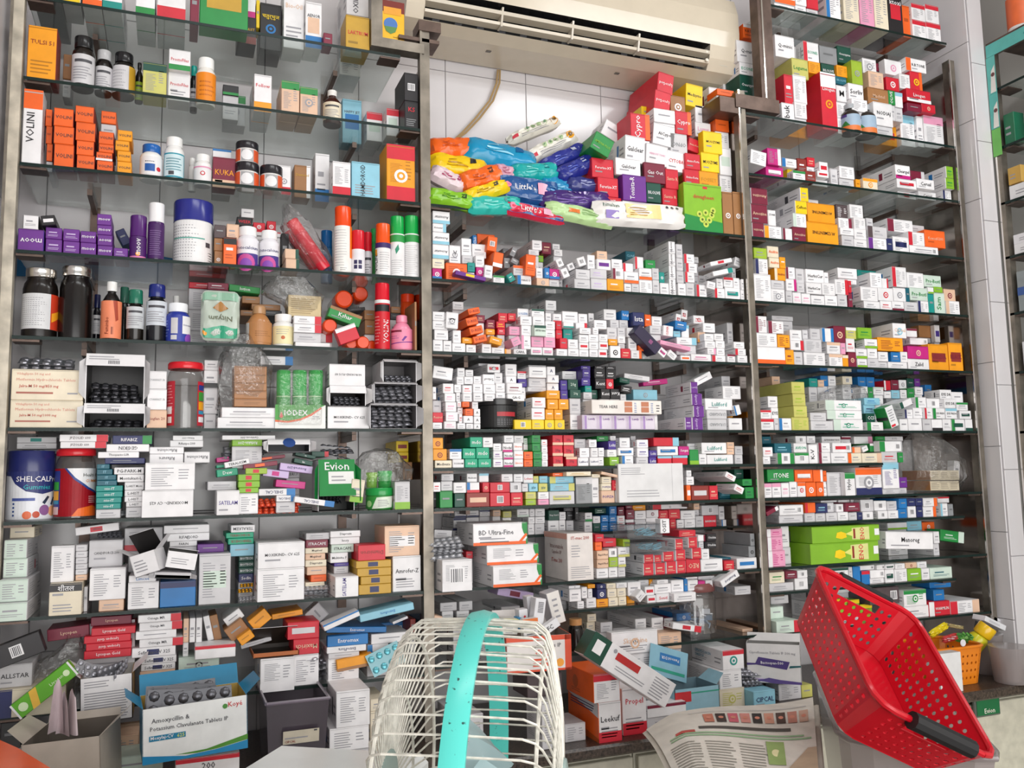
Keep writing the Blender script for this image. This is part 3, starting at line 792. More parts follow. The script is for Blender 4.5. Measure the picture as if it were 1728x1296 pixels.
836 1002 925 1190 e f y-.05
@R7 a0
560 1130 712 1232 s f y-.05 d.12
545 1232 838 1330 i y-.14 d.12 
900 1235 1230 1330 w BTr t:200 y-.25 d.16
0 1060 110 1200 x y.02 d.1
"""
DATA += """
@M1 b3
880 660 1005 790 g r-25 t:AMDNA_PLUS cL y.02 d.12 l:green_tonic_carton_leaning_with_white_flap
935 600 1055 720 w r-25 y.15 d.10
1215 362 1305 480 r t:LycoGod q cw y.10 d.19 r-8
1200 452 1290 562 r t:LycoGod q cw y.09 d.19 r-8
1360 422 1450 540 y t:Medzyme cx y.10 d.14 r-4
1285 482 1360 570 B o y.10 d.1
1085 572 1182 700 r t:Cypro v cw BRo y.06 d.10
1140 536 1200 600 y y.14 d.1
1202 545 1310 618 w y.06 d.1
1310 560 1390 675 r t:Cypro cw BRo y.06 d.1
1195 620 1310 738 w t:AlCypo cx y.06 d.12 r-6
1285 672 1370 780 W t:ONdO cG y.06 d.12
1055 682 1160 820 w t:Galclear ck y.04 d.14 r-3
1160 722 1275 835 w t:HERBOFIT_TONIC cP y.04 d.14 r-5
1265 757 1360 865 w t:CYTOBA cr y.04 d.14 r-4
1370 692 1440 770 r t:Amino-Forte cs y.06 r-12 d.1
1010 797 1135 890 w t:Galclear ck y.03 d.14
1152 820 1270 915 m t:Gas_Out cw y.03 d.1
1250 850 1335 948 r t:Santo_R cs y.03 d.1
1245 949 1330 1032 r t:Santo_R cs y.03 d.1
1165 920 1250 1020 D t:BILOLIVE cw y.03 d.1
890 797 1000 895 r t:Fererise-XT cw y.04 d.1
920 892 1025 990 r t:Fererise-XT cw y.03 d.1
950 991 1055 1035 r t:XT cw y.03 d.1
1030 872 1165 1010 p t:Tonista-R v cw y.02 d.12
1360 772 1435 850 r t:Amino-Forte cw y.03 d.1
1355 851 1430 925 r t:Amino-Forte cw y.03 d.1
1450 662 1545 768 y t:MUOZYME ck y.03 d.12
1440 769 1530 862 y t:MUOZYME ck y.03 d.12
1430 863 1525 940 a t:FOSSET cu y.03 d.12
1335 925 1545 1172 L t:dimagheen cr BTL o d.07 y.005 l:bright_green_carton_with_red_lettering_and_cluster_of_fruit
1548 965 1600 1180 B o y.015 d.05
1602 965 1648 1185 B o y.015 d.05
1410 532 1480 615 w y.1 d.1
1410 616 1490 690 w t:Lumy cP y.08 d.1
1485 560 1530 658 w y.08 d.1
1512 602 1580 660 o y.06 d.1
1532 742 1592 880 w BMi y.05 d.1
1480 442 1560 550 w y.12 d.1
1520 450 1605 482 o y.06 d.08
1455 400 1545 480 g r35 y.2 d.05
1000 1000 1060 1060 W y.06
1180 1035 1335 1090 u y.09 d.1
1280 1120 1335 1160 p y.04
1060 1036 1170 1080 W y.08
@M2 b4
92 52 228 166 w t:Acnestar q BBc
92 172 200 238 w t:Acnestar BRc
92 240 225 332 w t:Acnestar q BBc
92 335 220 442 w t:Acnestar q BBc
90 446 186 520 e f
90 522 166 590 M BBb o
222 342 312 480 w t:V o f
318 287 396 415 w f BBw y.04
400 332 512 415 w f q y.04
405 262 440 330 b t:Clob v cw y.06
440 255 580 370 o y.09 d.1
515 268 602 392 o r-7 Q y.02 d.1
560 390 650 518 o r-9 BBw y.0 d.1
500 378 556 510 o f y.06 
322 420 412 476 W f y.03
418 420 498 512 w f
432 514 495 582 M o
365 476 430 550 t f cT
196 482 364 596 o o f
270 545 510 615 p r-9 BMy y-.02 d.03
495 495 565 600 w f r-5 d.08
570 512 700 570 W f y.04
566 578 656 640 w BTg f
668 552 742 634 t r30 f y-.0 d.05
755 577 865 650 w BLb t:PARAD_D cx
905 597 1005 662 s o
640 366 690 438 G f y.10
692 350 758 436 G r-25 f y.06 d.12
650 440 700 505 G f y.06
702 436 770 498 G r-25 f y.04 d.10
870 302 948 376 w f y.05 d.15
842 377 925 420 W f y.05 d.15
946 318 1020 392 m f cs y.08
1028 330 1088 372 w f y.10
1040 373 1108 426 w f y.08
815 412 902 580 o r-4 f y.0 d.05
722 500 815 570 W f BTo y.02
900 517 960 590 w f y.02
962 517 1008 600 b o y.01
1006 527 1085 606 M BTM o BBb
895 420 960 470 L y.10
1052 438 1122 518 w r25 Q y.0 d.16
1090 512 1166 602 w r25 Q y.0 d.16
1140 472 1208 544 w r25 Q y.04 d.16
1216 424 1296 512 w r20 Q y.02 d.16
1210 530 1330 605 W f
1200 606 1330 684 W f
@M3 b4
70 526 205 600 W f cv
70 602 205 682 W f cv
52 416 112 520 w f v y.03
126 386 208 446 s f y.03
126 450 236 530 w BMp y.02 d.14
240 450 326 520 w f y.03
250 522 336 604 w Q BLm
206 606 336 690 a f
350 388 426 450 T t:CLINE cc y.08
330 482 416 546 w BLr y.04
420 432 495 518 w BLr y.03
430 519 506 548 o y.03
505 456 584 512 g y.03
340 548 452 640 w f BBo
340 641 396 700 w f
398 641 460 702 W f
455 520 556 610 w f BBo
558 520 612 610 W f
455 612 560 704 w f
562 612 616 712 W f
612 552 656 632 t o
620 636 690 712 w f
686 312 738 404 w t:CIPLADINE v f d.20
688 405 740 500 w t:CIPLADINE v f d.20
690 501 742 600 w t:CIPLADINE v f d.20
692 602 744 716 w t:CIPLADINE v f d.20
745 332 796 440 W f d.15
748 441 800 540 W f d.15
750 541 806 636 W f
760 638 822 712 w f
806 410 888 480 w BLr f y.03
820 482 910 548 w BLr f y.02
815 550 890 632 w BLr f y.01
822 634 888 720 W f
900 577 985 648 w BLr f
905 650 985 734 w BLr f
880 432 922 480 W y.08
985 620 1055 688 w r-9 f d.10
1060 602 1112 675 w f
1115 592 1190 662 w BTr f
1046 678 1126 746 w BLr f
1127 672 1246 742 w BMt f
1192 597 1246 668 w f y.02
1250 607 1306 690 w f
1250 692 1306 748 w f
1010 432 1185 512 w r14 BMr y.0 d.10
1030 510 1190 590 w r14 BRt y-.01 d.05
1195 432 1260 516 w r-16 f y.04 d.12
1180 520 1246 592 W f y.05
@M2 b5
92 860 190 930 w f
92 932 210 1000 w f
105 1001 216 1076 w f
95 1080 174 1176 w v f
176 1086 242 1176 w v f
245 1106 350 1186 w f
355 1118 433 1186 w f
195 862 296 994 w r-3 f o d.1
250 1005 315 1098 w f v
248 782 335 846 w f y.10
366 820 466 890 o r14 t:D-RISE cR y.0 d.12
350 893 452 975 o r14 t:D-RISE cR y.0 d.12
376 962 490 1045 o r14 t:D-RISE cR y.0 d.12
406 1034 520 1112 o r14 t:D-RISE cR y.0 d.12
325 1062 404 1104 a f
436 886 506 946 m f cs y.05
510 922 580 985 m f cs y.04
475 950 509 1010 a f y.06
510 987 580 1040 a f y.04
605 870 678 935 r f cs y.05
680 872 746 942 r f cs y.05
590 937 660 990 r f cy y.04
664 945 755 1000 w f y.03
600 991 660 1040 r f y.04
535 1048 640 1126 a r-14 f y.0 d.1
700 1046 790 1138 P r24 f y-.01 d.12
690 975 780 1044 P f y.03 d.12
755 836 850 892 w t:LULIZEL cb y.06
775 895 868 964 w f y.02
780 966 868 1042 w f y.02
786 1044 860 1132 w BLP f
864 1056 960 1130 P f
963 1060 1052 1136 P f
860 1137 950 1202 w BMP f
952 1140 1035 1206 w BMP f
725 1152 828 1206 w t:CARIL ck
656 1152 708 1198 s BLa
555 1140 655 1196 w f
478 1112 552 1188 w v f
860 838 966 895 w BTD f y.04
875 897 968 962 w f y.02
882 966 980 1036 i t:PAIN_RELIEF q ck BTD y.0
975 870 1025 932 w f y.06
972 934 1050 1000 w f y.03
972 1002 1050 1058 w f y.03
975 772 1060 850 w f y.10 d.2
1030 876 1100 938 w BBr f y.05
1056 940 1106 1000 r y.03
1056 1002 1106 1062 r y.03
1086 1066 1146 1146 r y.01
1060 1150 1146 1212 w f
1110 942 1196 990 w BBt y.02
1112 992 1186 1050 t y.04
1150 1076 1230 1146 w f
1150 1148 1236 1212 w f
1105 858 1228 932 w f y.05 d.2
1232 876 1302 945 w f y.05
1210 947 1300 984 w BRr y.04
1240 986 1330 1036 w f
1236 1040 1312 1100 w f
1236 1102 1312 1156 w BMr
1238 1158 1312 1216 w f
@M3 b5
95 982 140 1036 w f
62 1038 140 1096 w f
142 1036 212 1094 w f
65 1098 140 1154 w f
142 1096 216 1152 w BMr
68 1156 136 1214 w f
138 1154 208 1212 w BMr
60 872 105 974 w f y.05
105 926 204 1000 w f y.03 d.2
180 842 278 928 w f y.06 d.2
318 852 390 918 b t:fungi cw y.05
390 864 498 972 n t:Ista cw y.03 d.12
500 882 552 946 o f y.05
496 948 530 1004 o f y.05
205 982 284 1042 W f y.03
286 986 356 1046 W f y.03
230 922 300 980 W f y.05
302 926 376 982 W f y.05
355 986 440 1060 w f y.02
216 1074 288 1120 a f y.01
290 1050 350 1108 w f y.02
380 1064 474 1132 w f cm y.02
230 1126 312 1216 w o ck
315 1148 390 1222 r f cs
394 1162 476 1232 w BRo f
480 1172 598 1242 w f BRo
450 1110 502 1160 o f y.02
600 1140 680 1216 w r-38 f BMM y-.01 d.06
668 1165 760 1236 w r-38 f y.0 d.1
620 1085 860 1165 P r-10 f y.01 d.08
555 897 635 968 w f y.05
540 970 630 1036 W f y.03
642 966 726 1056 w r-6 t:CLEVER v cr y.02 d.12
738 876 786 958 w r-8 f o cr y.05 d.14
782 842 838 922 w r-8 f o cr y.07 d.16
735 930 830 1008 b r-6 f y.03 d.12
725 1010 780 1048 c y.04
786 964 846 1046 w BTc y.06
750 1062 905 1120 w BRc f y.04
880 890 968 965 w f o cr y.06 d.18
955 940 1050 1016 w f y.04
915 1020 975 1062 s BBa y.04
964 1032 1040 1086 w f
1042 1032 1116 1086 w f
970 1090 1052 1142 w f
1054 1088 1126 1142 w f
990 1146 1056 1200 w f BRP
1060 1146 1126 1200 w f
1026 1202 1132 1248 w f BLr
780 1202 858 1246 w BMo
862 1188 1020 1242 w f cM
1145 948 1230 1090 W f y.08
1195 1096 1280 1146 w f
1205 1150 1292 1200 w f BLr
1225 1202 1306 1256 w f
1145 1192 1210 1248 w BTm f
@M4 b6
92 125 255 240 w r-7 f y.04 d.1
285 142 345 206 w f y.06
350 156 412 210 w f y.06
280 210 338 266 w f y.04
340 210 410 272 w f y.04
412 206 478 262 w f y.04
172 264 258 332 w f cr y.02
262 272 320 332 w f y.03
325 277 402 340 w f cr y.02
408 264 485 328 w f y.02
180 340 272 406 w f cP
276 336 318 400 w f y.03
322 342 402 402 w f
410 336 486 402 w f
190 408 280 482 w f cP
195 486 292 556 w f cP
182 560 278 618 w f cP
284 404 320 440 w f cr y.02
286 442 336 500 w f y.03
298 502 330 570 w f cr y.02
322 407 382 460 o f cR
340 460 410 512 o f cR
400 407 450 460 w f y.02
414 462 466 516 w t:A ck
330 516 410 574 w t:A ck
414 520 468 576 w t:A ck
414 580 468 618 w t:A ck
285 574 350 618 w f
354 577 412 618 w f
92 490 175 566 r t:Fosirol cs
92 568 168 616 w f
92 290 122 392 w y.02
92 394 170 488 W y.04
520 112 622 188 w BMr f o y.05 d.18
482 192 578 266 w t:Triloof q ck y.03
490 270 584 344 w f y.02
497 346 582 402 w f y.02
575 172 640 252 w f v y.05
585 260 660 330 w f y.03
586 332 664 400 w f y.03
660 112 750 200 w f y.05 d.15
665 206 748 258 w t:A ck y.04
755 168 832 226 w f BTr y.06
760 230 836 292 V y.06
670 260 795 344 w f cm y.02
675 346 812 402 w t:GA-G ck y.02
838 132 982 220 w f y.04 d.18
838 222 980 290 W f y.05 d.15
835 292 980 334 W f y.05
985 132 1052 196 w t:A cn y.05
985 198 1080 260 w t:A cn y.04
985 263 1078 312 w t:A cn y.05
450 62 620 108 W f y.10 d.18
660 62 750 108 W f y.10
985 75 1052 130 W t:V cn y.10
838 70 980 128 W f y.10
982 312 1088 384 a f y.01 d.18
988 386 1075 462 a f
1077 386 1156 468 a f
974 466 1040 542 a f
1042 466 1110 542 a f
870 372 976 452 w f cr y.01 d.16
865 455 970 542 w f cr d.16
730 547 866 614 y Q
868 547 965 614 y f
968 547 1044 614 y o
1046 547 1126 614 y o
1090 238 1146 310 V y.06
1148 232 1230 302 D t:20g ci y.06
1165 312 1252 378 D t:20g ci y.04
1092 316 1150 372 V y.05
1250 152 1326 216 V f y.06
1255 220 1326 280 V f y.05
1282 282 1336 316 t y.05
1270 332 1340 386 W f y.05
1105 168 1230 230 w f y.10
1250 92 1326 150 V f y.08
@M5 b6
105 148 193 216 k f cw y.06
195 152 278 212 k f cw y.06
108 86 190 146 k f cw y.07
194 92 276 150 k f cw y.07
112 222 196 296 k t:Kent cw y.05
200 228 258 292 r o y.05
150 306 230 384 k t:Kent cw y.04
232 306 308 384 k t:Kent q cw y.04
302 216 386 268 D r-8 y.05 d.1
312 276 402 342 k r-8 f cw y.03 d.1
76 280 122 312 E y.06
76 314 140 384 D y.06
310 346 356 400 W y.04
340 186 540 246 w r-6 f y.07 d.06
485 222 680 286 M r6 f y.10 d.03
410 312 600 392 c o y.08
660 420 712 500 W y.2
858 252 915 340 p t:Lumify cv sw d.19
866 342 950 432 p t:Lumify v cv sw d.19
880 436 965 526 p t:Lumify v cv sw d.19
870 528 956 616 p t:Lumify v cv sw d.19
815 528 868 616 p f cv sw d.19
870 190 1045 262 w r25 y.03 d.05
1110 284 1250 376 w f y.04 d.10
972 382 1186 466 w t:Luliford ct y.03 d.10
985 470 1146 540 W t:LULIGARD q cG y.02 d.1
990 542 1146 612 W t:LULIGARD q cG y.02 d.1
1146 482 1190 530 a y.06
1150 535 1262 612 w d.1
1195 428 1255 516 w r14 BLb y.02 d.06
1180 252 1250 302 b y.10
1100 206 1168 270 W f y.10
"""  # two brown b3 cartons by the upright stand in for reflections in its steel
DATA += """
@M4 b65
92 687 176 770 a o cR
95 775 205 860 a o cR
110 864 244 934 e t:Medivate ck
248 856 340 928 w t:YOXIOM ck
225 776 320 852 w BTb f
384 682 482 762 E t:mdo cw d.2 y.01
328 770 430 845 E t:mdo cw
432 764 536 840 E t:mdo cw
345 852 446 922 E t:mdo cw
448 852 552 922 E t:mdo cw
485 684 575 752 w f
555 732 630 786 w f
566 790 643 850 w f cp
566 854 643 916 w f cp
650 662 728 726 w f y.03
635 732 716 796 w BBM t:Nodal ck
648 800 722 854 w BBM t:Nodal ck
648 857 722 918 w BBM t:Nodal ck
728 648 810 716 w f y.04
724 726 796 786 w t:Silverex co
728 788 802 850 w t:Silverex co
728 854 802 915 w t:Silverex co
805 796 876 856 o f cR
806 860 876 916 o f cR
860 667 936 730 g f cD
864 732 936 792 g f cD
878 795 946 852 g f cD
880 855 946 916 g f cD
942 702 990 752 w f cr
944 754 992 806 w f
946 808 994 862 w f
946 864 994 914 w f
800 690 842 736 i f y.04
802 738 844 790 w BBg y.04
1028 662 1110 742 r t:20g cm BBs
1114 662 1196 742 r t:20g cm BBs
1028 746 1110 826 r t:20g cm BBs
1116 746 1196 826 r t:20g cm BBs
1033 830 1112 912 r t:20g cm BBs
1134 836 1222 912 r t:20g cm BTs
1200 697 1300 760 W f y.05
1240 766 1322 840 w f y.02
1228 842 1312 896 w t:Luliford cn
1302 697 1342 760 W f y.04
@M5 b65
52 702 126 760 w f y.03
56 770 74 834 w y.02
76 766 136 836 w f
138 766 184 836 w f
70 840 142 892 w t:Luliford cn
120 650 220 706 g f y.06
226 656 280 708 w f y.05
214 712 276 766 V t:Luliz cw y.02
298 686 386 756 w f y.03
206 780 286 836 w f y.02
225 838 300 890 L f
288 766 414 826 w BMb f d.14
322 828 412 888 w BLb f
390 660 432 756 W f y.06
438 702 528 766 w f cV
440 768 530 836 w f cV
434 840 528 888 W f
534 786 596 836 V t:Luliz cw
534 838 592 886 V t:Luliz cw
568 686 766 750 r BRc y.01 d.12
598 754 762 826 w BMb f d.12
766 754 848 822 M t:Surgaz cw
600 830 712 886 r BTc
716 826 836 892 r BTc
850 780 922 888 g BBL
832 732 930 778 W y.05
944 726 1140 808 w t:Luliford ct
986 820 1192 902 w t:Luliford ct
924 814 984 892 w f
1142 722 1200 770 s y.03
1142 772 1200 818 s y.02
1204 752 1266 816 W f y.04
1204 820 1266 892 W f y.02
@M4 b7
160 945 258 1022 W f y.03
158 1026 250 1096 W f y.02
92 1035 156 1096 w f cr
360 966 442 1022 w t:Nadoxin ck y.03
455 966 532 1026 w BTc y.03
256 1036 356 1110 w f
360 1036 460 1106 w BLb BBr
482 1036 536 1106 r o cs
540 1036 696 1106 r Q
698 1036 788 1112 W Q
630 970 720 1026 w f y.03
726 970 800 1026 w f y.03
802 970 880 1026 w t:Lobate cr y.03
880 986 922 1042 O y.03
925 986 996 1036 c y.03
844 1044 916 1100 c t:ziv cT y.01
920 1044 992 1100 O t:ziv cT y.01
790 1046 840 1102 W y.01
818 1110 902 1168 O f
916 1110 1002 1168 w f
818 1168 902 1192 l
916 1168 1002 1192 P
148 1104 250 1214 g d.14
92 1110 140 1210 x y.05
540 1116 700 1200 r Q
704 1116 798 1192 r f cs
1004 990 1202 1040 c BLO f y.02
1010 1044 1202 1100 c BRO f y.01
1005 1104 1202 1192 W BMO f
1126 914 1330 976 e f cu y-.01 d.1
1030 962 1122 990 o f
1206 996 1340 1190 G BTW f y.01 l:silver_grey_foil_carton_beside_cream_cartons
262 1120 350 1210 D y.02
356 1116 538 1206 R BMs y.01
@M5 b7
862 1062 1002 1140 R BMW y.01
86 972 156 1000 e y.02
160 950 310 1006 s r-12 f y.0 d.06
160 992 240 1044 e f
160 1046 240 1096 e t:POPIZA cV
245 1018 350 1096 r f cs
160 1100 266 1172 s t:POPIZA cV
270 1098 342 1172 W f
825 942 866 986 w f y.02
825 992 886 1056 w f y.01
826 1058 862 1138 o BMw
1004 1062 1072 1142 r f cs
1080 1060 1196 1142 T f cc
1126 950 1216 1034 w r-26 f cr y.0 d.18
1195 1046 1280 1132 w r-26 f cr y-.01 d.10
1264 1010 1340 1070 g f cD
1284 1073 1366 1138 g f cD
1200 922 1276 1000 D y.06
1280 932 1346 1004 d y.06
1090 912 1166 935 m y.10
@M6 b75
285 85 386 162 w BBn f y.04
388 85 490 162 w BBn f y.04
495 74 592 156 w BTn f y.04
275 166 382 250 w BTn f y.04
385 164 492 250 w f y.04
268 254 380 342 w BTn f y.04
384 254 440 340 w f y.04
600 96 674 156 s f y.02
690 112 766 166 O f y.02
810 80 912 152 w BBi f y.02
915 85 960 152 w f y.02
962 80 1046 154 w f y.02
905 160 960 220 w f y.01
962 158 1046 216 w f y.01
1074 104 1166 190 D t:Ring_Guard cw y.01
1166 118 1222 186 w f
1200 60 1290 112 k f cG y.04
1225 114 1290 190 k y.05
1385 124 1442 182 w BBt
1292 70 1330 188 k y.03
@M7 b75
30 200 98 272 w f
36 124 98 198 w BBg f
118 88 216 144 D f ci y.03
240 70 304 142 b f cw
170 146 236 206 b f cw
238 144 304 206 b f cw
168 208 236 268 b f cw
238 208 304 268 b f cw
104 214 168 272 D
104 154 166 212 w f
306 150 372 206 w f cr
308 208 382 268 w f cr
310 76 374 142 m f y.02
376 34 440 94 m f y.03
376 96 452 182 m f y.01
432 30 546 104 a f y.03 d.1
455 108 550 182 w f
604 28 896 100 w BLr o y.02 d.06
552 102 656 166 w o cm d.1
656 104 736 180 r f cs
738 92 836 170 r f cs y.01
750 178 802 248 r f cs
840 106 965 176 w f
808 184 870 242 w f
872 180 966 242 w f
950 32 1008 100 s y.03
1010 62 1160 150 W Q y.02 d.1
1162 70 1232 162 w f y.02
964 152 1036 242 W f
1034 146 1142 262 r t:BANMORE cw
1240 66 1312 150 w f
1314 62 1392 152 n f cw
1184 180 1402 252 w BLb
1240 12 1326 56 w y.05
670 176 748 272 w t:OSIT v ck y-.02 d.03
@M6 b8
110 264 266 350 W r-5 f y.08 d.08
110 360 200 520 W y.14
380 450 440 512 r y.08
180 520 432 778 w f Q BBw y-.05 d.16 l:white_carton_with_small_barcode_under_a_pile_of_blister_strips
440 212 898 388 w t:BD_Ultra-Fine f BBo BRg y.0 d.12 l:white_syringe_carton_with_orange_base_and_green_swirl,_top_of_three
555 392 992 560 w f BBo BRg y.0 d.12 l:white_syringe_carton_with_orange_base_and_green_swirl,_middle_of_three
608 562 1020 734 w f BBo BRg y-.03 d.14 l:white_syringe_carton_with_orange_base_and_green_swirl,_bottom_of_three
@M7 b8
120 306 196 370 r y.02
120 372 180 440 o y.02
184 340 300 402 r y.04 d.1
302 346 350 402 r y.04
355 346 416 398 l y.02
136 444 234 516 s t:Rapid_Red ck
136 518 236 592 s t:Rapid_Red ck
236 425 306 496 w Q
238 500 314 582 l f
314 410 412 490 w BBO f
316 498 380 582 w BBO f
530 476 614 548 r f cs sw d.2
526 549 614 624 r f cs sw d.2
624 546 712 622 r f cs sw
690 452 786 524 r f cs sw
616 480 682 544 r f cs sw y.02
718 534 804 622 r f cs sw
798 436 882 524 r f cs sw
806 526 884 612 r f cs sw
886 516 1006 612 r t:REO q cs
794 346 862 432 r f cs sw
904 328 982 412 r f cs sw d.2
934 420 1018 512 r f cs sw
826 272 970 330 r f cs y.03
1014 416 1082 496 w f
984 312 1052 372 w BRm y.02
1056 302 1142 356 k t:Otobia cw
1056 360 1142 440 k t:Otobia cw
1010 514 1206 606 w f
1206 526 1292 598 r f cs
1136 502 1282 524 T y.04
1294 504 1482 566 w BMb
1425 298 1538 402 G o ck y.02 d.13
1412 404 1530 500 G o ck y.02 d.13
@M7 b85
58 690 122 758 a y.02
135 706 212 762 n o cw
138 766 216 840 n o cw
134 846 232 918 a f cR
0 750 56 816 w f
60 766 132 832 w f
48 836 132 916 w f
-28 870 30 948 w f
216 690 296 756 e f
224 764 304 832 e f
234 838 316 908 e f
298 676 390 756 w f
306 760 382 830 e f
318 832 386 902 e f
388 818 454 902 a
395 702 506 788 w f
455 780 556 872 w r42 f y-.02 d.05
484 668 574 740 W f y.04
576 682 636 742 a f y.04
640 648 736 722 w v f
540 746 620 812 w BMr
620 722 776 802 w f d.14
558 820 634 888 w BMr
634 804 762 882 w t:Sonid cr
746 692 868 776 w f
868 682 900 784 b y.01
900 686 992 788 w f
770 790 972 902 w f y-.01 d.14
882 626 982 688 w f y.03
986 624 1126 690 W f y.03
984 696 1048 792 M
1050 690 1112 752 W f
1150 640 1360 720 w r27 t:Bonaford q cn y-.02 d.05
1296 742 1432 840 W f y.03
@M6 b85
1245 702 1346 756 w t:A ck y.02
1250 766 1356 866 w f
1284 868 1376 948 w f
1350 750 1402 832 w f y.02
1402 766 1446 850 w f
@M6 b9
180 884 278 956 e BBD f y.08
180 960 270 1046 e BBD f y.08
165 796 308 882 W f y.08
326 782 440 872 M f cv y.08
304 876 412 952 M f cv y.08
274 956 388 1052 M f cv y.08
98 985 186 1090 s r-14 f y.0 d.05
455 932 576 1022 r o cw y.08 l:red_first_aid_carton_with_a_white_cross
580 932 696 1012 w t:Salme cn y.06
700 918 826 990 T t:Snow_White cw y.06
680 842 840 914 G f y.10
625 770 970 850 v r-13 BMm y.05 d.08
970 756 1076 842 w f y.12
1100 706 1226 786 m o cs y.10
1100 788 1232 868 m o cs y.10
1108 870 1240 950 m o cs y.10
@M7 b9
55 976 132 1040 e f y.08
50 1044 142 1122 e f y.08
144 1044 268 1132 W f y.05
458 1016 552 1086 w f y.06 d.20
596 1006 696 1086 w f y.06 d.20
800 970 930 1036 b o cw y.06 d.2
924 922 1000 1002 w f y.10
924 1004 982 1060 w f y.10
700 1010 782 1092 m BTW y.08
760 1062 1028 1122 w r-11 BRr BMr y.0 d.05
0 976 48 1200 s y.10
560 1088 790 1180 W y.12
270 1090 460 1180 W y.10
1360 1100 1450 1170 s y.05
1370 960 1436 1060 c f y.1
"""
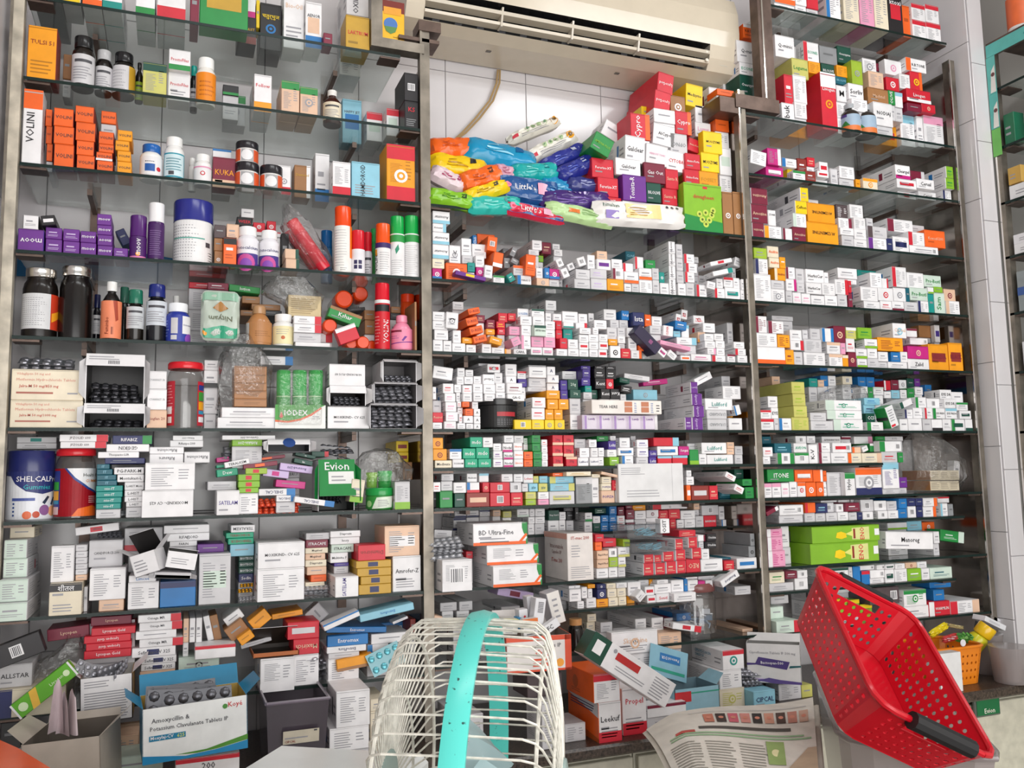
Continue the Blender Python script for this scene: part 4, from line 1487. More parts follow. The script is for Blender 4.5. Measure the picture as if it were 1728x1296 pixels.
DATA += """
@N1 c0
296 -90 412 22 w BBo d.1
415 -90 478 30 w f d.1
480 -90 545 50 r BTw d.1
590 -110 672 92 w BLb f d.2
692 -60 780 132 e f
784 -60 866 150 P f
868 -60 946 160 e f
950 -60 1030 190 k t:ktoxi cw BMr
1082 26 1160 112 w BTr f
1162 32 1238 122 w BTr f
1082 118 1166 216 w BTr f
1168 134 1250 236 w BTr f
1030 34 1080 202 o y.02
@N1 c1
118 142 205 250 o t:R.B.TONE ck BTw y.08 d.1
80 232 205 360 w t:Q-minic cx y.08 d.1
96 362 190 440 w t:ECONEL cE y.08 d.1
98 424 195 552 D t:Overzyme cw y.08 d.1
84 552 190 590 B y.08
22 262 94 362 w t:iry cG y.16 d.1
22 364 90 450 w f y.16
2 452 76 530 w f y.16
300 206 410 330 w t:Q-minic cx y.06
340 190 455 262 G o y.14
412 270 455 346 w t:Oral ck y.10
462 242 550 352 w t:ECONEL cE BLr y.06
556 268 655 366 G y.06
658 268 736 372 D t:Overzyme cw y.06
396 338 490 436 O t:Legume cg y.05
492 354 560 430 a f y.05
566 368 646 440 D t:BILOLIVE cw y.06
648 376 722 436 a f y.05
646 437 720 495 T t:BILOLIVE cc y.05
720 338 800 460 l o y.03
802 338 880 412 w f o y.05
836 412 922 500 s f y.03
880 366 930 410 m y.08
930 346 1026 442 w o cP y.05
1050 338 1166 412 w t:R.B.TONE ck BLo y.03 d.1
938 445 1012 526 r o cw y.03
1014 414 1074 520 w f y.03
1076 412 1142 506 r BRo o cy y.03
565 412 652 746 r t:Livogen cw BTw o ca y.01 d.08 sr l:tall_red_tonic_carton_with_white_band
352 428 402 590 r f y.03
404 432 480 576 w f y.03
412 580 490 680 w f y.02
338 592 410 690 w t:Ibuk v ck y.02
362 684 490 790 a f y.02 d.1
652 492 716 584 w t:M ck y.04
718 472 806 568 w t:Sorliv ck y.03
736 569 830 640 w f y.02
832 506 950 592 B t:Machtol cs y.03 d.1
950 516 990 600 g t:OLIVE v cw y.03
988 532 1032 616 w BTc y.03
1055 506 1192 592 r t:Livogen cw BBw y.02 d.1
1060 594 1140 652 m y.02
1142 594 1220 660 r o cs y.02
866 592 992 724 w t:NODIAJ ck y.01 d.08
882 722 1016 836 a BMr f d.08
1002 652 1106 838 w BTc f d.08
1108 662 1150 842 w f d.08
1155 662 1266 852 w BTP f d.08
@N2 c2
92 116 192 212 w r-7 f y.0 d.1
196 108 275 202 M BRw f y.0
186 204 290 292 M BMw f
92 216 184 284 w f
282 168 370 226 w BLb f y.03
374 168 430 240 R f y.04
432 162 490 216 r f cs y.05
314 228 346 276 y y.03
348 242 422 300 w BTg f
424 243 490 300 R f y.01
494 188 558 240 w BMr y.03
494 244 562 288 w BMr
310 284 420 322 w f
450 288 562 334 w f
564 228 616 330 W f y.02
626 216 714 288 w f d.2
622 290 712 372 w f d.2
758 288 854 366 e o ca BTa
724 292 757 362 a y.02
960 208 1048 290 w t:Cleargel ck BBM d.2
970 294 1086 358 w BMr f d.2
974 360 1086 408 w BMr f d.2
1052 244 1132 290 m BRW y.05
1088 292 1192 358 w t:Cerual ck y.01
1094 360 1202 416 w t:Cerual ck
1262 218 1342 286 L f cg sw d.2
1260 288 1342 356 L f cg sw d.2
1244 358 1336 432 w BLn f
@N2 c3
96 346 196 440 m t:Amozine q cs sw
96 442 198 540 m t:Amozine cs sw
104 552 176 640 m t:Amozine q cs sw
198 476 246 570 w t:ZONE ck y.01
178 572 280 650 w BLa f
288 585 344 664 w BLm
346 578 426 664 m t:Amozine cs
390 342 440 420 y f sw d.2
360 422 432 496 y t:Cefton ck sw d.2
348 498 434 576 w BLi f d.12
436 438 598 550 a t:AUZMENTINE q ck y.01 d.1 l:big_amber_carton_with_dark_print,_upper_of_two
428 552 618 672 a t:AUZMENTINE q ck y.01 d.1 l:big_amber_carton_with_dark_print,_lower_of_two
440 414 500 437 W y.05
606 444 680 528 d f cw y.04
682 444 766 520 w f y.03
620 524 704 580 w BRm f y.03
706 522 790 586 w f y.02
786 524 826 576 W y.04
630 582 712 626 w f y.01
640 628 712 696 W f
714 588 786 650 w f
714 652 790 712 w f
786 574 910 640 W BLd f
800 643 910 722 w BLp f
906 642 944 724 n
946 636 1042 726 w BMn f
912 534 1086 600 w BLm f y.03 d.14
1000 564 1132 606 W f y.06
1036 608 1134 690 w BLr f
1135 598 1256 676 o t:Koxcef-200 cs d.1
1046 692 1216 750 w f Q
@N3 c4
80 102 160 166 l f
162 92 232 160 e t:Anifrin co
90 168 166 256 w BLn f
174 162 236 222 e t:Anifrin co
238 158 274 216 a f
206 226 276 296 a t:Anifrin cR BLe
80 262 186 420 w v f d.1
276 218 332 290 w BLm f
274 292 340 362 w BRM f
186 300 266 350 W f
336 228 390 314 W f y.02
344 316 390 376 W f
188 352 270 430 w f o
276 364 316 430 W f
318 372 370 436 w f cP
372 374 426 442 w f cP
394 234 508 310 w t:HerbzCur ck
508 252 536 310 w y.02
400 313 494 390 w t:HerbzCur ck
496 314 576 386 w f
430 392 512 450 w f
514 392 590 452 w f
592 388 650 456 W f
576 294 656 376 w BRr f d.12
656 302 676 372 r y.01
656 376 682 442 m
592 226 710 290 w f y.05 d.15
712 240 840 282 t y.08
790 252 860 334 w f y.02 d.2
862 288 904 340 w BRr y.02
906 218 1012 340 w BLr f y.01 d.14
1014 254 1116 332 w f y.02
1118 270 1222 338 i t:Pro-Bestl cg y.02
732 340 836 420 w f d.12
838 346 930 420 w o cr
932 346 1008 422 w o
1006 346 1030 416 T
1032 346 1140 416 i t:Pro-Bestl cg
1180 340 1232 372 L y.01
1142 342 1178 380 w BBL y.01
1142 382 1180 496 t
1182 376 1246 496 i t:Sam v cg
752 428 850 474 w f
852 426 922 478 w f cr
924 428 996 486 w BBm f
998 432 1080 492 W f
1082 426 1150 496 w BLn f
1240 354 1310 422 s o cm y.02
1252 426 1336 502 w BLs f
@N3 c5
90 518 160 606 w f cm BLm
168 548 262 620 w f cm BLm
190 518 320 546 W y.08
95 622 222 698 w f
226 632 300 714 a f cR
90 702 272 806 w BBo d.1
274 716 326 816 a f v cR
300 602 374 664 w f y.02
376 602 416 660 W y.03
304 666 384 734 w BRr Q
326 736 378 816 W f
386 658 496 738 W f
386 740 516 820 w f
418 594 490 656 W f y.02
490 592 566 672 w BLb BRb
568 578 640 674 m o cs
642 588 710 652 O BTw f y.02
710 588 800 656 L f cg
642 655 696 712 w f cr
526 678 608 746 w BTs f
540 750 622 820 w BTs f
610 682 640 750 P
622 756 664 826 a BTe
650 738 710 830 m o cs
756 658 834 714 w BBL f
700 716 772 776 w BBL f
712 778 772 832 w BBL f
774 716 834 774 w f
774 776 846 836 W f
928 562 1010 646 w o cs t:Cipmel cc d.2
836 650 990 734 a f cR d.1
836 736 900 796 w f
918 738 974 796 b f
976 734 1020 794 w f
900 798 1016 838 w f
1020 780 1150 846 w t:Zalid ck
1012 594 1076 646 w BTm y.03
1034 652 1142 700 w Q y.04
1012 650 1032 704 P y.05
1020 702 1146 778 M o cs y.01 d.08
1148 684 1266 846 a t:VEEDA cm BMR d.10 l:large_orange_hair_dye_carton_front_panel
1270 682 1354 842 a t:BLACK cm BMR d.10
1184 570 1312 680 w BMV y.12 d.05
1088 570 1180 650 B k y.14 d.04
@N4 c6
310 160 390 230 O f sO cl d.2
318 232 396 304 O f sO cl d.2
324 306 406 374 O f sO cl d.2
312 376 416 446 O f sO cl d.2
234 382 310 446 w BLb f
120 332 186 384 w BTr f
122 386 202 442 w BTr f
166 248 226 316 w f
186 318 230 372 w t:EYE cx
204 386 232 442 W
418 138 470 190 t y.10
472 148 510 190 s y.10
190 126 240 160 s y.12
516 272 736 330 w BLi f o cE d.1
526 334 740 386 w BLi f o cE d.1
566 389 746 442 w BLi f o cE d.1
424 348 522 396 W f y.01
428 398 564 442 W f y.01
486 88 532 186 b y.12
534 88 580 186 w f y.12
620 88 680 176 e Q y.12
714 92 764 190 b y.12
766 92 816 190 b y.12
818 92 870 190 b y.12
874 152 916 216 r BLw y.10
918 148 964 202 m y.10
966 148 1012 206 w o y.10
1014 92 1056 192 D y.12
1060 92 1096 188 p y.12
734 188 776 232 w y.08
778 192 808 240 g y.08
810 192 872 240 w BTi f y.08
876 218 918 256 w y.08
920 208 970 256 c f y.08
974 208 1014 252 w f y.08
1018 196 1060 256 g y.08
1064 192 1112 240 w f y.08
1124 178 1166 246 b y.10
754 258 850 300 c f cb y.06
750 302 820 348 c f cn y.06
764 352 820 402 D t:CCS cw y.03
770 406 870 442 w BLg f
890 262 956 310 G y.06
962 268 1055 316 w r20 BLD y.0 d.08
1000 328 1050 380 w BLn f y.02
1052 318 1110 380 w f y.02
1066 254 1132 312 w BLg f y.03
1136 262 1226 316 w Q y.03
1216 208 1286 262 w t:EYE_DR ck y.03
1288 222 1356 282 w y.03
1230 264 1310 320 w t:EYE_DR ck y.01
1314 286 1386 332 w BTg f y.01
1120 318 1170 372 w BLr f y.01
1172 320 1246 376 w t:EYE_FRESH ck BLg y.01
1250 322 1322 382 w t:EYE_FRESH ck BTc y.01
1336 336 1406 382 w BMD f y.01
970 386 1020 442 w
1022 382 1106 442 w
1110 386 1164 440 W
1166 388 1230 438 w BBk
1232 386 1284 438 w f
1286 388 1366 438 w BLg BMD
1370 388 1426 436 w BBD
@N4 c65
130 478 186 546 T y.08
136 558 196 612 w f cr
136 616 182 662 w f
334 478 400 530 w Q y.05
404 482 456 536 w f y.05
206 528 316 588 T f cc y.02
318 534 404 588 w t:AVEON cE y.01
224 594 326 662 w BLg BRg Q
330 592 416 656 w BTg Q
416 542 470 652 w t:K-V v ck
474 532 546 586 w BLm f
560 532 676 590 w BMr Q
476 590 548 656 w BLm f
552 592 654 656 w f
654 594 738 652 e BLo f
740 594 860 652 e BRs f
738 545 780 592 w r20 y.03 d.06
680 558 734 592 s BLo y.02
788 536 840 590 g BTw y.04
846 522 980 580 w BLg Q
860 584 956 652 W f cr
960 590 992 642 g y.01
494 482 610 522 w t:ASTHAVENT_PLUS ck y.08
614 462 672 510 m BTw y.08
690 462 802 516 w BRP y.08
820 462 880 520 g y.08
880 472 990 520 W t:KUFE cG y.08
@N4 c7
162 692 326 772 g t:ITONE cw d.1
330 696 440 766 o BMw f
442 696 500 768 o BRw
502 702 526 768 o
144 780 190 846 w BTP f
192 778 246 846 w BTP f
248 776 296 842 w f cP
298 768 344 840 w f
346 772 396 832 w BTo o cr
398 772 460 832 o o cw
462 772 508 832 o o cw
510 772 552 832 o o cw
526 712 634 832 W f d.06
636 714 698 830 w t:Hylo v cx BTg y-.01 d.06
700 668 858 822 w BBn f o BTo d.08 l:white_and_navy_vitamin_carton_with_orange_lid_edge
866 652 966 812 w BTc f cV d.08
966 742 1016 806 p y.03
1296 640 1342 760 w r-8 y.06 d.03
@N5 c75
120 200 200 262 m r24 BRw y.0 d.06
204 192 354 256 w Q f d.1
364 178 430 242 o BLr
432 182 506 246 n f cc
482 178 550 232 W Q y.03
552 186 610 236 w Q y.02
612 178 706 236 m f y.01
496 238 566 282 W f
568 234 634 284 w f
636 238 688 282 W
690 238 722 278 n
724 234 790 280 w Q
710 152 790 226 W Q y.02
794 166 872 224 w Q y.02
874 168 940 218 W f y.02
818 228 880 274 w Q
882 226 946 272 w f
946 106 1000 150 c cb y.02
946 152 1000 210 b y.01
946 212 1000 268 b
1002 102 1050 146 n y.02
1054 102 1100 142 n y.02
1002 150 1052 196 n y.01
1054 150 1098 196 n y.01
1004 200 1056 258 w Q
1060 198 1098 258 n
1100 148 1186 196 w BRo f y.01
1100 202 1180 252 w BRo f
1208 182 1254 252 w BLc f
1256 186 1288 252 G y.01
1190 130 1262 178 w BTr y.04
460 128 560 176 w f y.05
570 126 640 176 w Q y.05
646 118 696 172 W y.05
290 140 360 176 W Q y.06
@N5 c8
124 306 222 386 P BLw f cM
130 390 226 474 P BLw f cM
134 476 242 560 P BLw f cM
200 270 266 326 w o y.06
270 262 398 290 p y.10
400 252 424 288 w y.10
424 246 492 288 b y.10
208 456 276 546 W y.06
226 356 280 440 x y.10
878 302 1000 346 w BBL y.10
1000 292 1092 350 c f y.10
1094 298 1172 354 o o y.10
866 350 1164 478 w r-3 t:Menoreg ck y.0 d.06 l:long_white_carton_with_bold_black_lettering_beside_lemon_cartons
1166 358 1202 432 w f y.02
1206 340 1356 436 g r-8 BRi f ci y.03 d.06
400 292 828 408 L t:ENO v cr o cy y.0 d.12 l:long_green_antacid_carton_with_a_lemon_picture,_upper_of_two
396 410 824 530 L t:ENO v cr o cy y.0 d.12 l:long_green_antacid_carton_with_a_lemon_picture,_lower_of_two
@N5 c85
140 590 236 656 e f cg
240 578 314 642 m f
316 590 380 646 w Q
300 648 382 706 w Q
140 678 294 746 W f d.1
520 558 634 652 w BTD f
636 566 660 650 W f
662 562 714 676 b BTb
690 542 800 592 w Q y.02
804 532 860 590 w Q y.01
862 532 920 590 w BMD f y.01
924 528 986 582 w f y.01
988 514 1060 580 s o cR y.02
1062 526 1122 576 w f y.02
770 596 860 648 w Q
862 592 920 646 w BMD f
922 590 1000 646 w f
1002 588 1088 642 L f
1090 586 1140 642 w f
1142 580 1280 638 i f cT
716 602 768 670 b BTr
@N5 c9
764 676 964 834 d Q y.03 d.12 l:dark_brown_carton_with_a_torn_white_label
966 720 1120 814 w BTg f o cg d.1
974 820 1136 896 w f d.1
1120 706 1182 766 w f y.04
1140 668 1274 712 b y.05 d.08
1164 716 1232 772 b y.02
1136 792 1268 852 r BLw t:WARMLIN cw y.01
1268 786 1450 854 w BRs BLr f y.01
146 822 230 896 i y.02
150 756 262 812 W y.06
150 914 330 990 i BRr f y-.02
200 980 360 1040 w BTr y.0
556 776 628 874 L t:ENO cr BTy y.06 d.05
630 782 704 878 L t:ENO cr BTy y.06 d.05
706 788 782 884 L t:ENO cr BTy y.06 d.05
430 600 520 700 e f y.12
550 640 640 740 w y.12
"""

# ---------------------------------------------------------------- carton engine
def R_(reg, x, y): ox, oy, s = REG[reg]; return ox+x/s, oy+y/s
class It: pass
ITEMS = []
def parse():
    reg = sh = None
    for ln in DATA.strip().split('\n'):
        ln = ln.strip()
        if not ln: continue
        if ln[0] == '@': reg, sh = ln[1:].split(); continue
        tk = ln.split(); ox, oy, sc = REG[reg]; it = It()
        it.px = [ox+float(tk[0])/sc, oy+float(tk[1])/sc, ox+float(tk[2])/sc, oy+float(tk[3])/sc]
        it.sh = sh; it.c = tk[4]; it.roll = 0; it.y = .012; it.d = None; it.side = None; it.t = None; it.tc = None; it.q = it.v = it.f = it.Q = it.o = False; it.n = 1; it.bands = []; it.lab = None; it.k = False; it.fill = False; it.cs = []; it.N = False
        ys = False
        for t in tk[5:]:
            h, r = t[0], t[1:]
            if t.startswith('t:'): it.t = t[2:].replace('_', ' ') or None
            elif t.startswith('l:'): it.lab = t[2:].replace('_', ' ')
            elif h == 'r' : it.roll = float(r)
            elif h == 'y': it.y = float(r); ys = True
            elif h == 'd': it.d = float(r)
            elif h == 's': it.side = r
            elif h == 'c': it.cs.append(r)
            elif h == 'B': it.bands.append((r[0], r[1:]))
            elif h == 'n': it.n = int(r)
            elif t in 'qvfQokN': setattr(it, t, True)
        it.tc = it.cs[0] if it.cs else None
        if it.roll and not ys: it.y = .0
        if it.d is None: it.d = .08 if it.roll else .13
        if sh[0] == 'b' and not it.roll and it.d >= .12: it.d = .14+random.random()*.04
        if sh == 'b75' and it.y >= 0: it.y += .15
        if sh == 'b8': it.d = min(it.d, .158-it.y) if it.y < .1 else it.d
        it.d = max(.02, min(it.d, .302-it.y)); ITEMS.append(it)
def place(it):
    x0, y0, x1, y1 = it.px; xm, ym = (x0+x1)/2, (y0+y1)/2; z = WHERE[it.sh][0]
    if z > CAM.z+.4 and at(xm, y1, it.y).z < z-.006:          # foot seen through the glass: it stands that far back
        yy = atz(xm, y1, z).y
        if yy > it.y: it.y = min(yy, .20); it.d = max(.02, min(it.d, .302-it.y))
    it.X0 = at(x0, ym, it.y).x; it.X1 = at(x1, ym, it.y).x; it.Z0 = at(xm, y1, it.y).z; it.Z1 = at(xm, y0, it.y).z
def ov(a0, a1, b0, b1): return min(a1, b1)-max(a0, b0)
def yov(a, b): return ov(a.y, a.y+a.d, b.y, b.y+b.d) > .001
KEEP = {'b6': [('M4', 440, 395, 745, 617)], 'a7': [('R5', 40, 735, 655, 1206), ('R6', 1010, 740, 1375, 1122), ('R6', 756, 790, 1005, 1095)], 'a6': [('R6', 460, 180, 808, 575), ('R6', 66, 0, 450, 432), ('R5', 1140, 135, 1390, 575)],
 'a5': [('R4', 265, 920, 590, 1188)], 'b8': [('M7', 395, 212, 730, 472)], 'b85': [('M7', 1040, 755, 1380, 1205)], 'b6b': []}      # kept clear for jars, tubs and bags
SHZ = {'a': [(v, -9, 9) for v in ZS.values()], 'b': [(ZS[k], -9, 9) for k in '345678']+[(ZS['9']+.014, -9, 9), (1.482, -9, 9), (1.287, -9, 9, .16), (1.09, -9, 1.36)], 'c': [(c0z, -9, 9)]+[(ZS[k], -9, 9) for k in '12345678']+[(ZS['9']+.014, -9, 9), (1.48, -9, 2.16), (1.298, -9, 2.5), (1.094, -9, 2.44)]}
def clip_top(i, z):
    for sz, xa, xb_, *yf in SHZ[i.sh[0]]:
        if sz > z+.02 and ov(i.X0, i.X1, xa, xb_) > 0 and i.y+i.d > (yf[0] if yf else .001): i.Z1 = min(i.Z1, sz-.0152)
def tidy(sh):
    L = [i for i in ITEMS if i.sh == sh]; z = WHERE[sh][0]
    for i in L: place(i)
    R = [i for i in L if i.roll]; S = [i for i in L if not i.roll]
    bx = BAYX[sh[0]]
    if sh[-1] == '0' and sh not in ('c0',): bx = (-.5, 2.7)
    for _ in range(3):
        S.sort(key=lambda i: i.Z0)
        for i in S:
            if i.Z0 < z+.013: i.Z0 = z
            if i.sh not in ('a0', 'b0'): clip_top(i, z)
            if i.X0 < bx[0]: i.X0 = bx[0]+.001
            if i.X1 > bx[1]-.001 and not (i.sh in ('b3', 'c0', 'c1')): i.X1 = bx[1]-.001
        # straight cartons stand behind or beside the tilted ones
        for i in S:
            for r in R:
                w, h = (r.X1-r.X0)*.36, (r.Z1-r.Z0)*.36; cx, cz = (r.X0+r.X1)/2, (r.Z0+r.Z1)/2
                if ov(i.X0, i.X1, cx-w, cx+w) > .004 and ov(i.Z0, i.Z1, cz-h, cz+h) > .004 and yov(i, r):
                    ny = r.y+r.d+.002
                    if ny < .26 and ny-i.y < .12: i.y = ny; place(i); i.d = max(.02, min(i.d, .302-i.y)); i.Z0 = max(i.Z0, z)
        for a in range(len(S)):
            for b in range(a+1, len(S)):
                A, B = S[a], S[b]
                if not yov(A, B): continue
                ox, oz = ov(A.X0, A.X1, B.X0, B.X1), ov(A.Z0, A.Z1, B.Z0, B.Z1)
                if ox <= .0004 or oz <= .0004: continue
                if min(ox/min(A.X1-A.X0, B.X1-B.X0), oz/min(A.Z1-A.Z0, B.Z1-B.Z0)) < .42:
                    if ox/min(A.X1-A.X0, B.X1-B.X0) < oz/min(A.Z1-A.Z0, B.Z1-B.Z0):
                        if A.X0 < B.X0: m = (A.X1+B.X0)/2; A.X1 = m; B.X0 = m
                        else: m = (B.X1+A.X0)/2; B.X1 = m; A.X0 = m
                    else:
                        if A.Z0 < B.Z0: m = (A.Z1+B.Z0)/2; A.Z1 = m; B.Z0 = m
                        else: m = (B.Z1+A.Z0)/2; B.Z1 = m; A.Z0 = m
                else:
                    H, Lo = (A, B) if A.Z0 > B.Z0 else (B, A)
                    if H.y < Lo.y: H, Lo = Lo, H
                    dd = .05 if Lo.d > .06 else Lo.d
                    if H.y > Lo.y+.02: Lo.d = H.y-Lo.y-.001
                    else: Lo.d = min(Lo.d, .06); H.y = Lo.y+Lo.d+.002; place(H); H.Z0 = max(H.Z0, z); H.d = max(.02, min(H.d, .302-H.y))
    # drop on to what lies below, or prop up with more stock
    S.sort(key=lambda i: i.Z0); extra = []
    for i in S:
        def under():
            best, who = z, None
            for j in S+extra:
                if j is i or j.Z1 > i.Z0+.006: continue
                if ov(i.X0, i.X1, j.X0, j.X1) > .22*min(i.X1-i.X0, j.X1-j.X0) and yov(i, j) and j.Z1 > best: best, who = j.Z1, j
            return best
        t = under()
        if i.Z0-t <= .016: i.Z0 = t
        elif i.N: pass
        else:
            g = i.Z0-t; n = max(1, round(g/.05)); 
            for k in range(n):
                e = It(); e.__dict__.update(i.__dict__); e.bands = []; e.t = None; e.lab = None; e.k = False; e.f = True; e.Q = e.o = False; e.n = 1; e.fill = True; e.tc = None
                e.c = random.choice('wwWWWw'); e.side = None; e.Z0 = t+g*k/n; e.Z1 = t+g*(k+1)/n; e.y = i.y+.004; e.d = max(.02, i.d-.006)
                for j in S+extra:
                    if yov(e, j) and ov(e.Z0, e.Z1, j.Z0, j.Z1) > .001 and ov(e.X0, e.X1, j.X0, j.X1) > 0:
                        if (j.X0+j.X1) < (e.X0+e.X1): e.X0 = max(e.X0, j.X1)
                        else: e.X1 = min(e.X1, j.X0)
                bad = False
                for rg, qa, qb, qc, qd in KEEP.get(sh, ()):
                    p_, q_ = at(*R_(rg, qa, qd), e.y), at(*R_(rg, qc, qb), e.y)
                    if ov(e.X0, e.X1, p_.x, q_.x) > .3*(e.X1-e.X0) and ov(e.Z0, e.Z1, p_.z, q_.z) > .2*(e.Z1-e.Z0): bad = True
                if e.X1-e.X0 > .012 and not bad: extra.append(e)
    S += extra
    # clip depth against stock standing behind
    for i in S:
        for j in S+R:
            if j is i or j.y <= i.y+.003: continue
            if ov(i.X0, i.X1, j.X0, j.X1) > .002 and ov(i.Z0, i.Z1, j.Z0, j.Z1) > .002: i.d = min(i.d, max(.012, j.y-i.y-.001))
        i.d = max(.012, min(i.d, .303-i.y))
    return [i for i in S if i.X1-i.X0 > .006 and i.Z1-i.Z0 > .005]+R
def shade(c, k): return tuple(max(0, min(1, x*k)) for x in col(c))
LIGHTC = set('wWesOyivcPl')
def carton_print(f, it, main):
    """flat print on the front face"""
    dark = it.c not in LIGHTC
    for bi, (pos, bc) in enumerate(it.bands):
        if not bc: continue
        kb = 1+.4*bi
        if pos == 'T': f.rect(0, .74, 1, 1, bc, kb)
        elif pos == 'B': f.rect(0, 0, 1, .26 if it.sh != 'b8' or f.W < .08 else .14, bc, kb)
        elif pos == 'L': f.rect(0, 0, .24, 1, bc, kb)
        elif pos == 'R':
            if it.sh == 'b8' and bc == 'g' and f.W > .07: f.poly([(.90, 1), (1, 1), (1, .3), (.93, .5), (.90, .75)], 'g', kb); f.poly([(1, .42), (.9, .14), (.84, .14), (.97, .5)], 'o', kb+.2); f.poly([(.97, 0), (1, 0), (1, .3), (.97, .2)], 'g', kb+.3)
            else: f.rect(.76, 0, 1, 1, bc, kb)
        elif pos == 'M': f.rect(.14, .32, .86, .66, bc, kb) if f.W < f.H*3 else f.rect(.34, .2, .62, .8, bc, kb)
    BP = {p for p, _ in it.bands}
    ink = it.tc or ('ink' if not dark else 'w'); ink2 = ('ink2' if not dark else shade(it.c, .55) if sum(col(it.c)) > .8 else 'G')
    if it.tc and it.f and not it.t: ink2 = it.tc
    if it.Q:
        s_ = min(f.W, f.H)*.42; a, b_ = s_/f.W, s_/f.H; x0, y0 = .5-a/2, .5-b_/2
        if f.W > 2.2*f.H: x0 = .9-a
        f.rect(x0-.12*a, y0-.12*b_, x0+1.12*a, y0+1.12*b_, 'w', 2)
        for k in range(6): f.rect(x0+a*(k*.17), y0, x0+a*(k*.17+(.05+.07*random.random())), y0+b_, 'ink', 3)
    if it.t == 'dimagheen':
        f.text(it.t, .12, .66, .78, .11, 'r'); f.poly([(0, 0), (1, 0), (1, .22), (0, .34)], 'g', 1.5); f.rect(.5, .90, .62, .95, 'r', 2)
        for dx, dy in ((-.16, 0), (0, .04), (.16, 0), (-.09, -.11), (.09, -.11), (0, -.2), (.2, .1)): f.disc(.55+dx, .36+dy, .075, '#c8d858', 2.5); f.disc(.55+dx, .36+dy, .03, '#5a6a1a', 3)
        return
    if it.t == 'ENO' and f.W > .08:
        f.poly([(.34, .3), (.42, .2), (.5, .3), (.49, .55), (.42, .66), (.36, .6)], 'y', 2); f.poly([(.48, .5), (.62, .75), (.62, .30)], '#dfe07a', 1.6); f.poly([(.58, .15), (.84, .1), (.84, .9), (.58, .85)], '#d8d890', 1.5); f.rect(.60, .2, .63, .8, 'R', 2); f.rect(.92, .35, .99, .75, 'w', 2)
        f.text('ENO', .66, .12, .14, .76, 'r', True, False, True); return
    if it.t and it.t.startswith('Jalra'):
        f.text('Vildagliptin 50 mg and', .07, .78, .46, .12, '#d88a7a', False); f.text('Metformin Hydrochloride Tablets', .07, .58, .82, .14, '#d88a7a', False); f.text(it.t, .07, .38, .62, .12, '#c04a3a'); f.lines(.07, .2, .6, .29, 1, '#b06a5a', .7, .1); f.lines(.78, .2, .94, .27, 1, 'ink2', .7, .1); return
    if it.o:
        r = min(f.W, f.H)*.24/f.W; oc = it.cs[-1] if it.cs else ('w' if dark else 'ink2'); f.disc(.5, .45, r, oc, 2); f.disc(.5, .45, r*.62, it.c, 3); f.disc(.5, .45, r*.3, oc, 4)
    if it.t:
        tall = f.H > f.W*1.6 and not it.v
        x0, x1 = (.28 if 'L' in BP else .10), (.74 if 'R' in BP and f.W > 1.5*f.H else .92)
        if it.sh[0] == 'c' and it.t == 'ENO': f.text(it.t, .60, .12, .16, .76, ink, True, it.q, True)
        elif it.t == 'TEAR HERE': pass
        elif it.v: f.text(it.t, .18, .06, .42 if f.W > .02 else .6, .86, ink, True, it.q, True)
        elif tall: f.text(it.t, .10, .62 if 'T' not in BP or it.tc in ('w', 'a') else .52, .80, .16, ink if 'T' not in BP or it.t != 'शीतल' else 'w', True, it.q)
        else:
            y0, h = (.32, .36) if f.H > .018 else (.26, .46)
            if it.f and f.H > .03: y0, h = .46, .24
            elif f.W > .07 and f.H > .05 and it.t != 'Menoreg': y0, h = .42, .20; x0, x1 = x0+.05, x1-.03
            if 'T' in BP and it.t == 'शीतल': y0, h, ink = .76, .20, 'w'
            if 'B' in BP and it.t in ('AIMIL',): y0, h = .06, .16
            f.text(it.t, x0, y0, x1-x0, h, ink, True, it.q)
            if f.W > .05 and f.H > .03 and not it.q: f.lines(x0, y0-.14, x0+.5*(x1-x0), y0-.03, 1, ink2, .6)
    if it.f:
        n = max(2, min(14, int(f.H/.0065))); x0 = .28 if 'L' in BP else .12; x1 = .72 if 'R' in BP else .88
        if it.t: f.lines(x0, .12, x1, .40, max(2, n//3), ink2, .38)
        elif f.H > .04 and f.W > .04: f.lines(x0, .14 if 'B' not in BP else .34, x0+(x1-x0)*.62, .86 if 'T' not in BP else .68, n, ink2, .34, .5); f.lines(x0+(x1-x0)*.72, .4, x1, .82, max(2, n//2), ink2, .34)
        else:
            f.rect(x0+.08, .52, x1-.08-random.random()*.2, .62, ink if it.tc else 'ink2' if not dark else ink, 2); f.lines(x0+.02, .24, x1, .44, 2 if f.H > .02 else 1, ink2, .34)
    elif not it.t and not it.k and not it.Q and not it.o and not it.bands:
        f.rect(.2, .5, .75, .6, ink2, 2)
def side_print(f, it):
    if (it.side or it.c) in 'wWe' and f.W > .03 and f.H > .012:
        f.lines(.12, .18, .50, .82, max(2, int(f.H/.007)), 'ink2', .28, .5)
        if random.random() < .5: f.rect(.62, .25, .70, .75, random.choice(['r', 'ink', 'b', 'm', 'ink2']), 2)
        f.lines(.74, .3, .95, .7, 2, 'ink2', .35, .2)
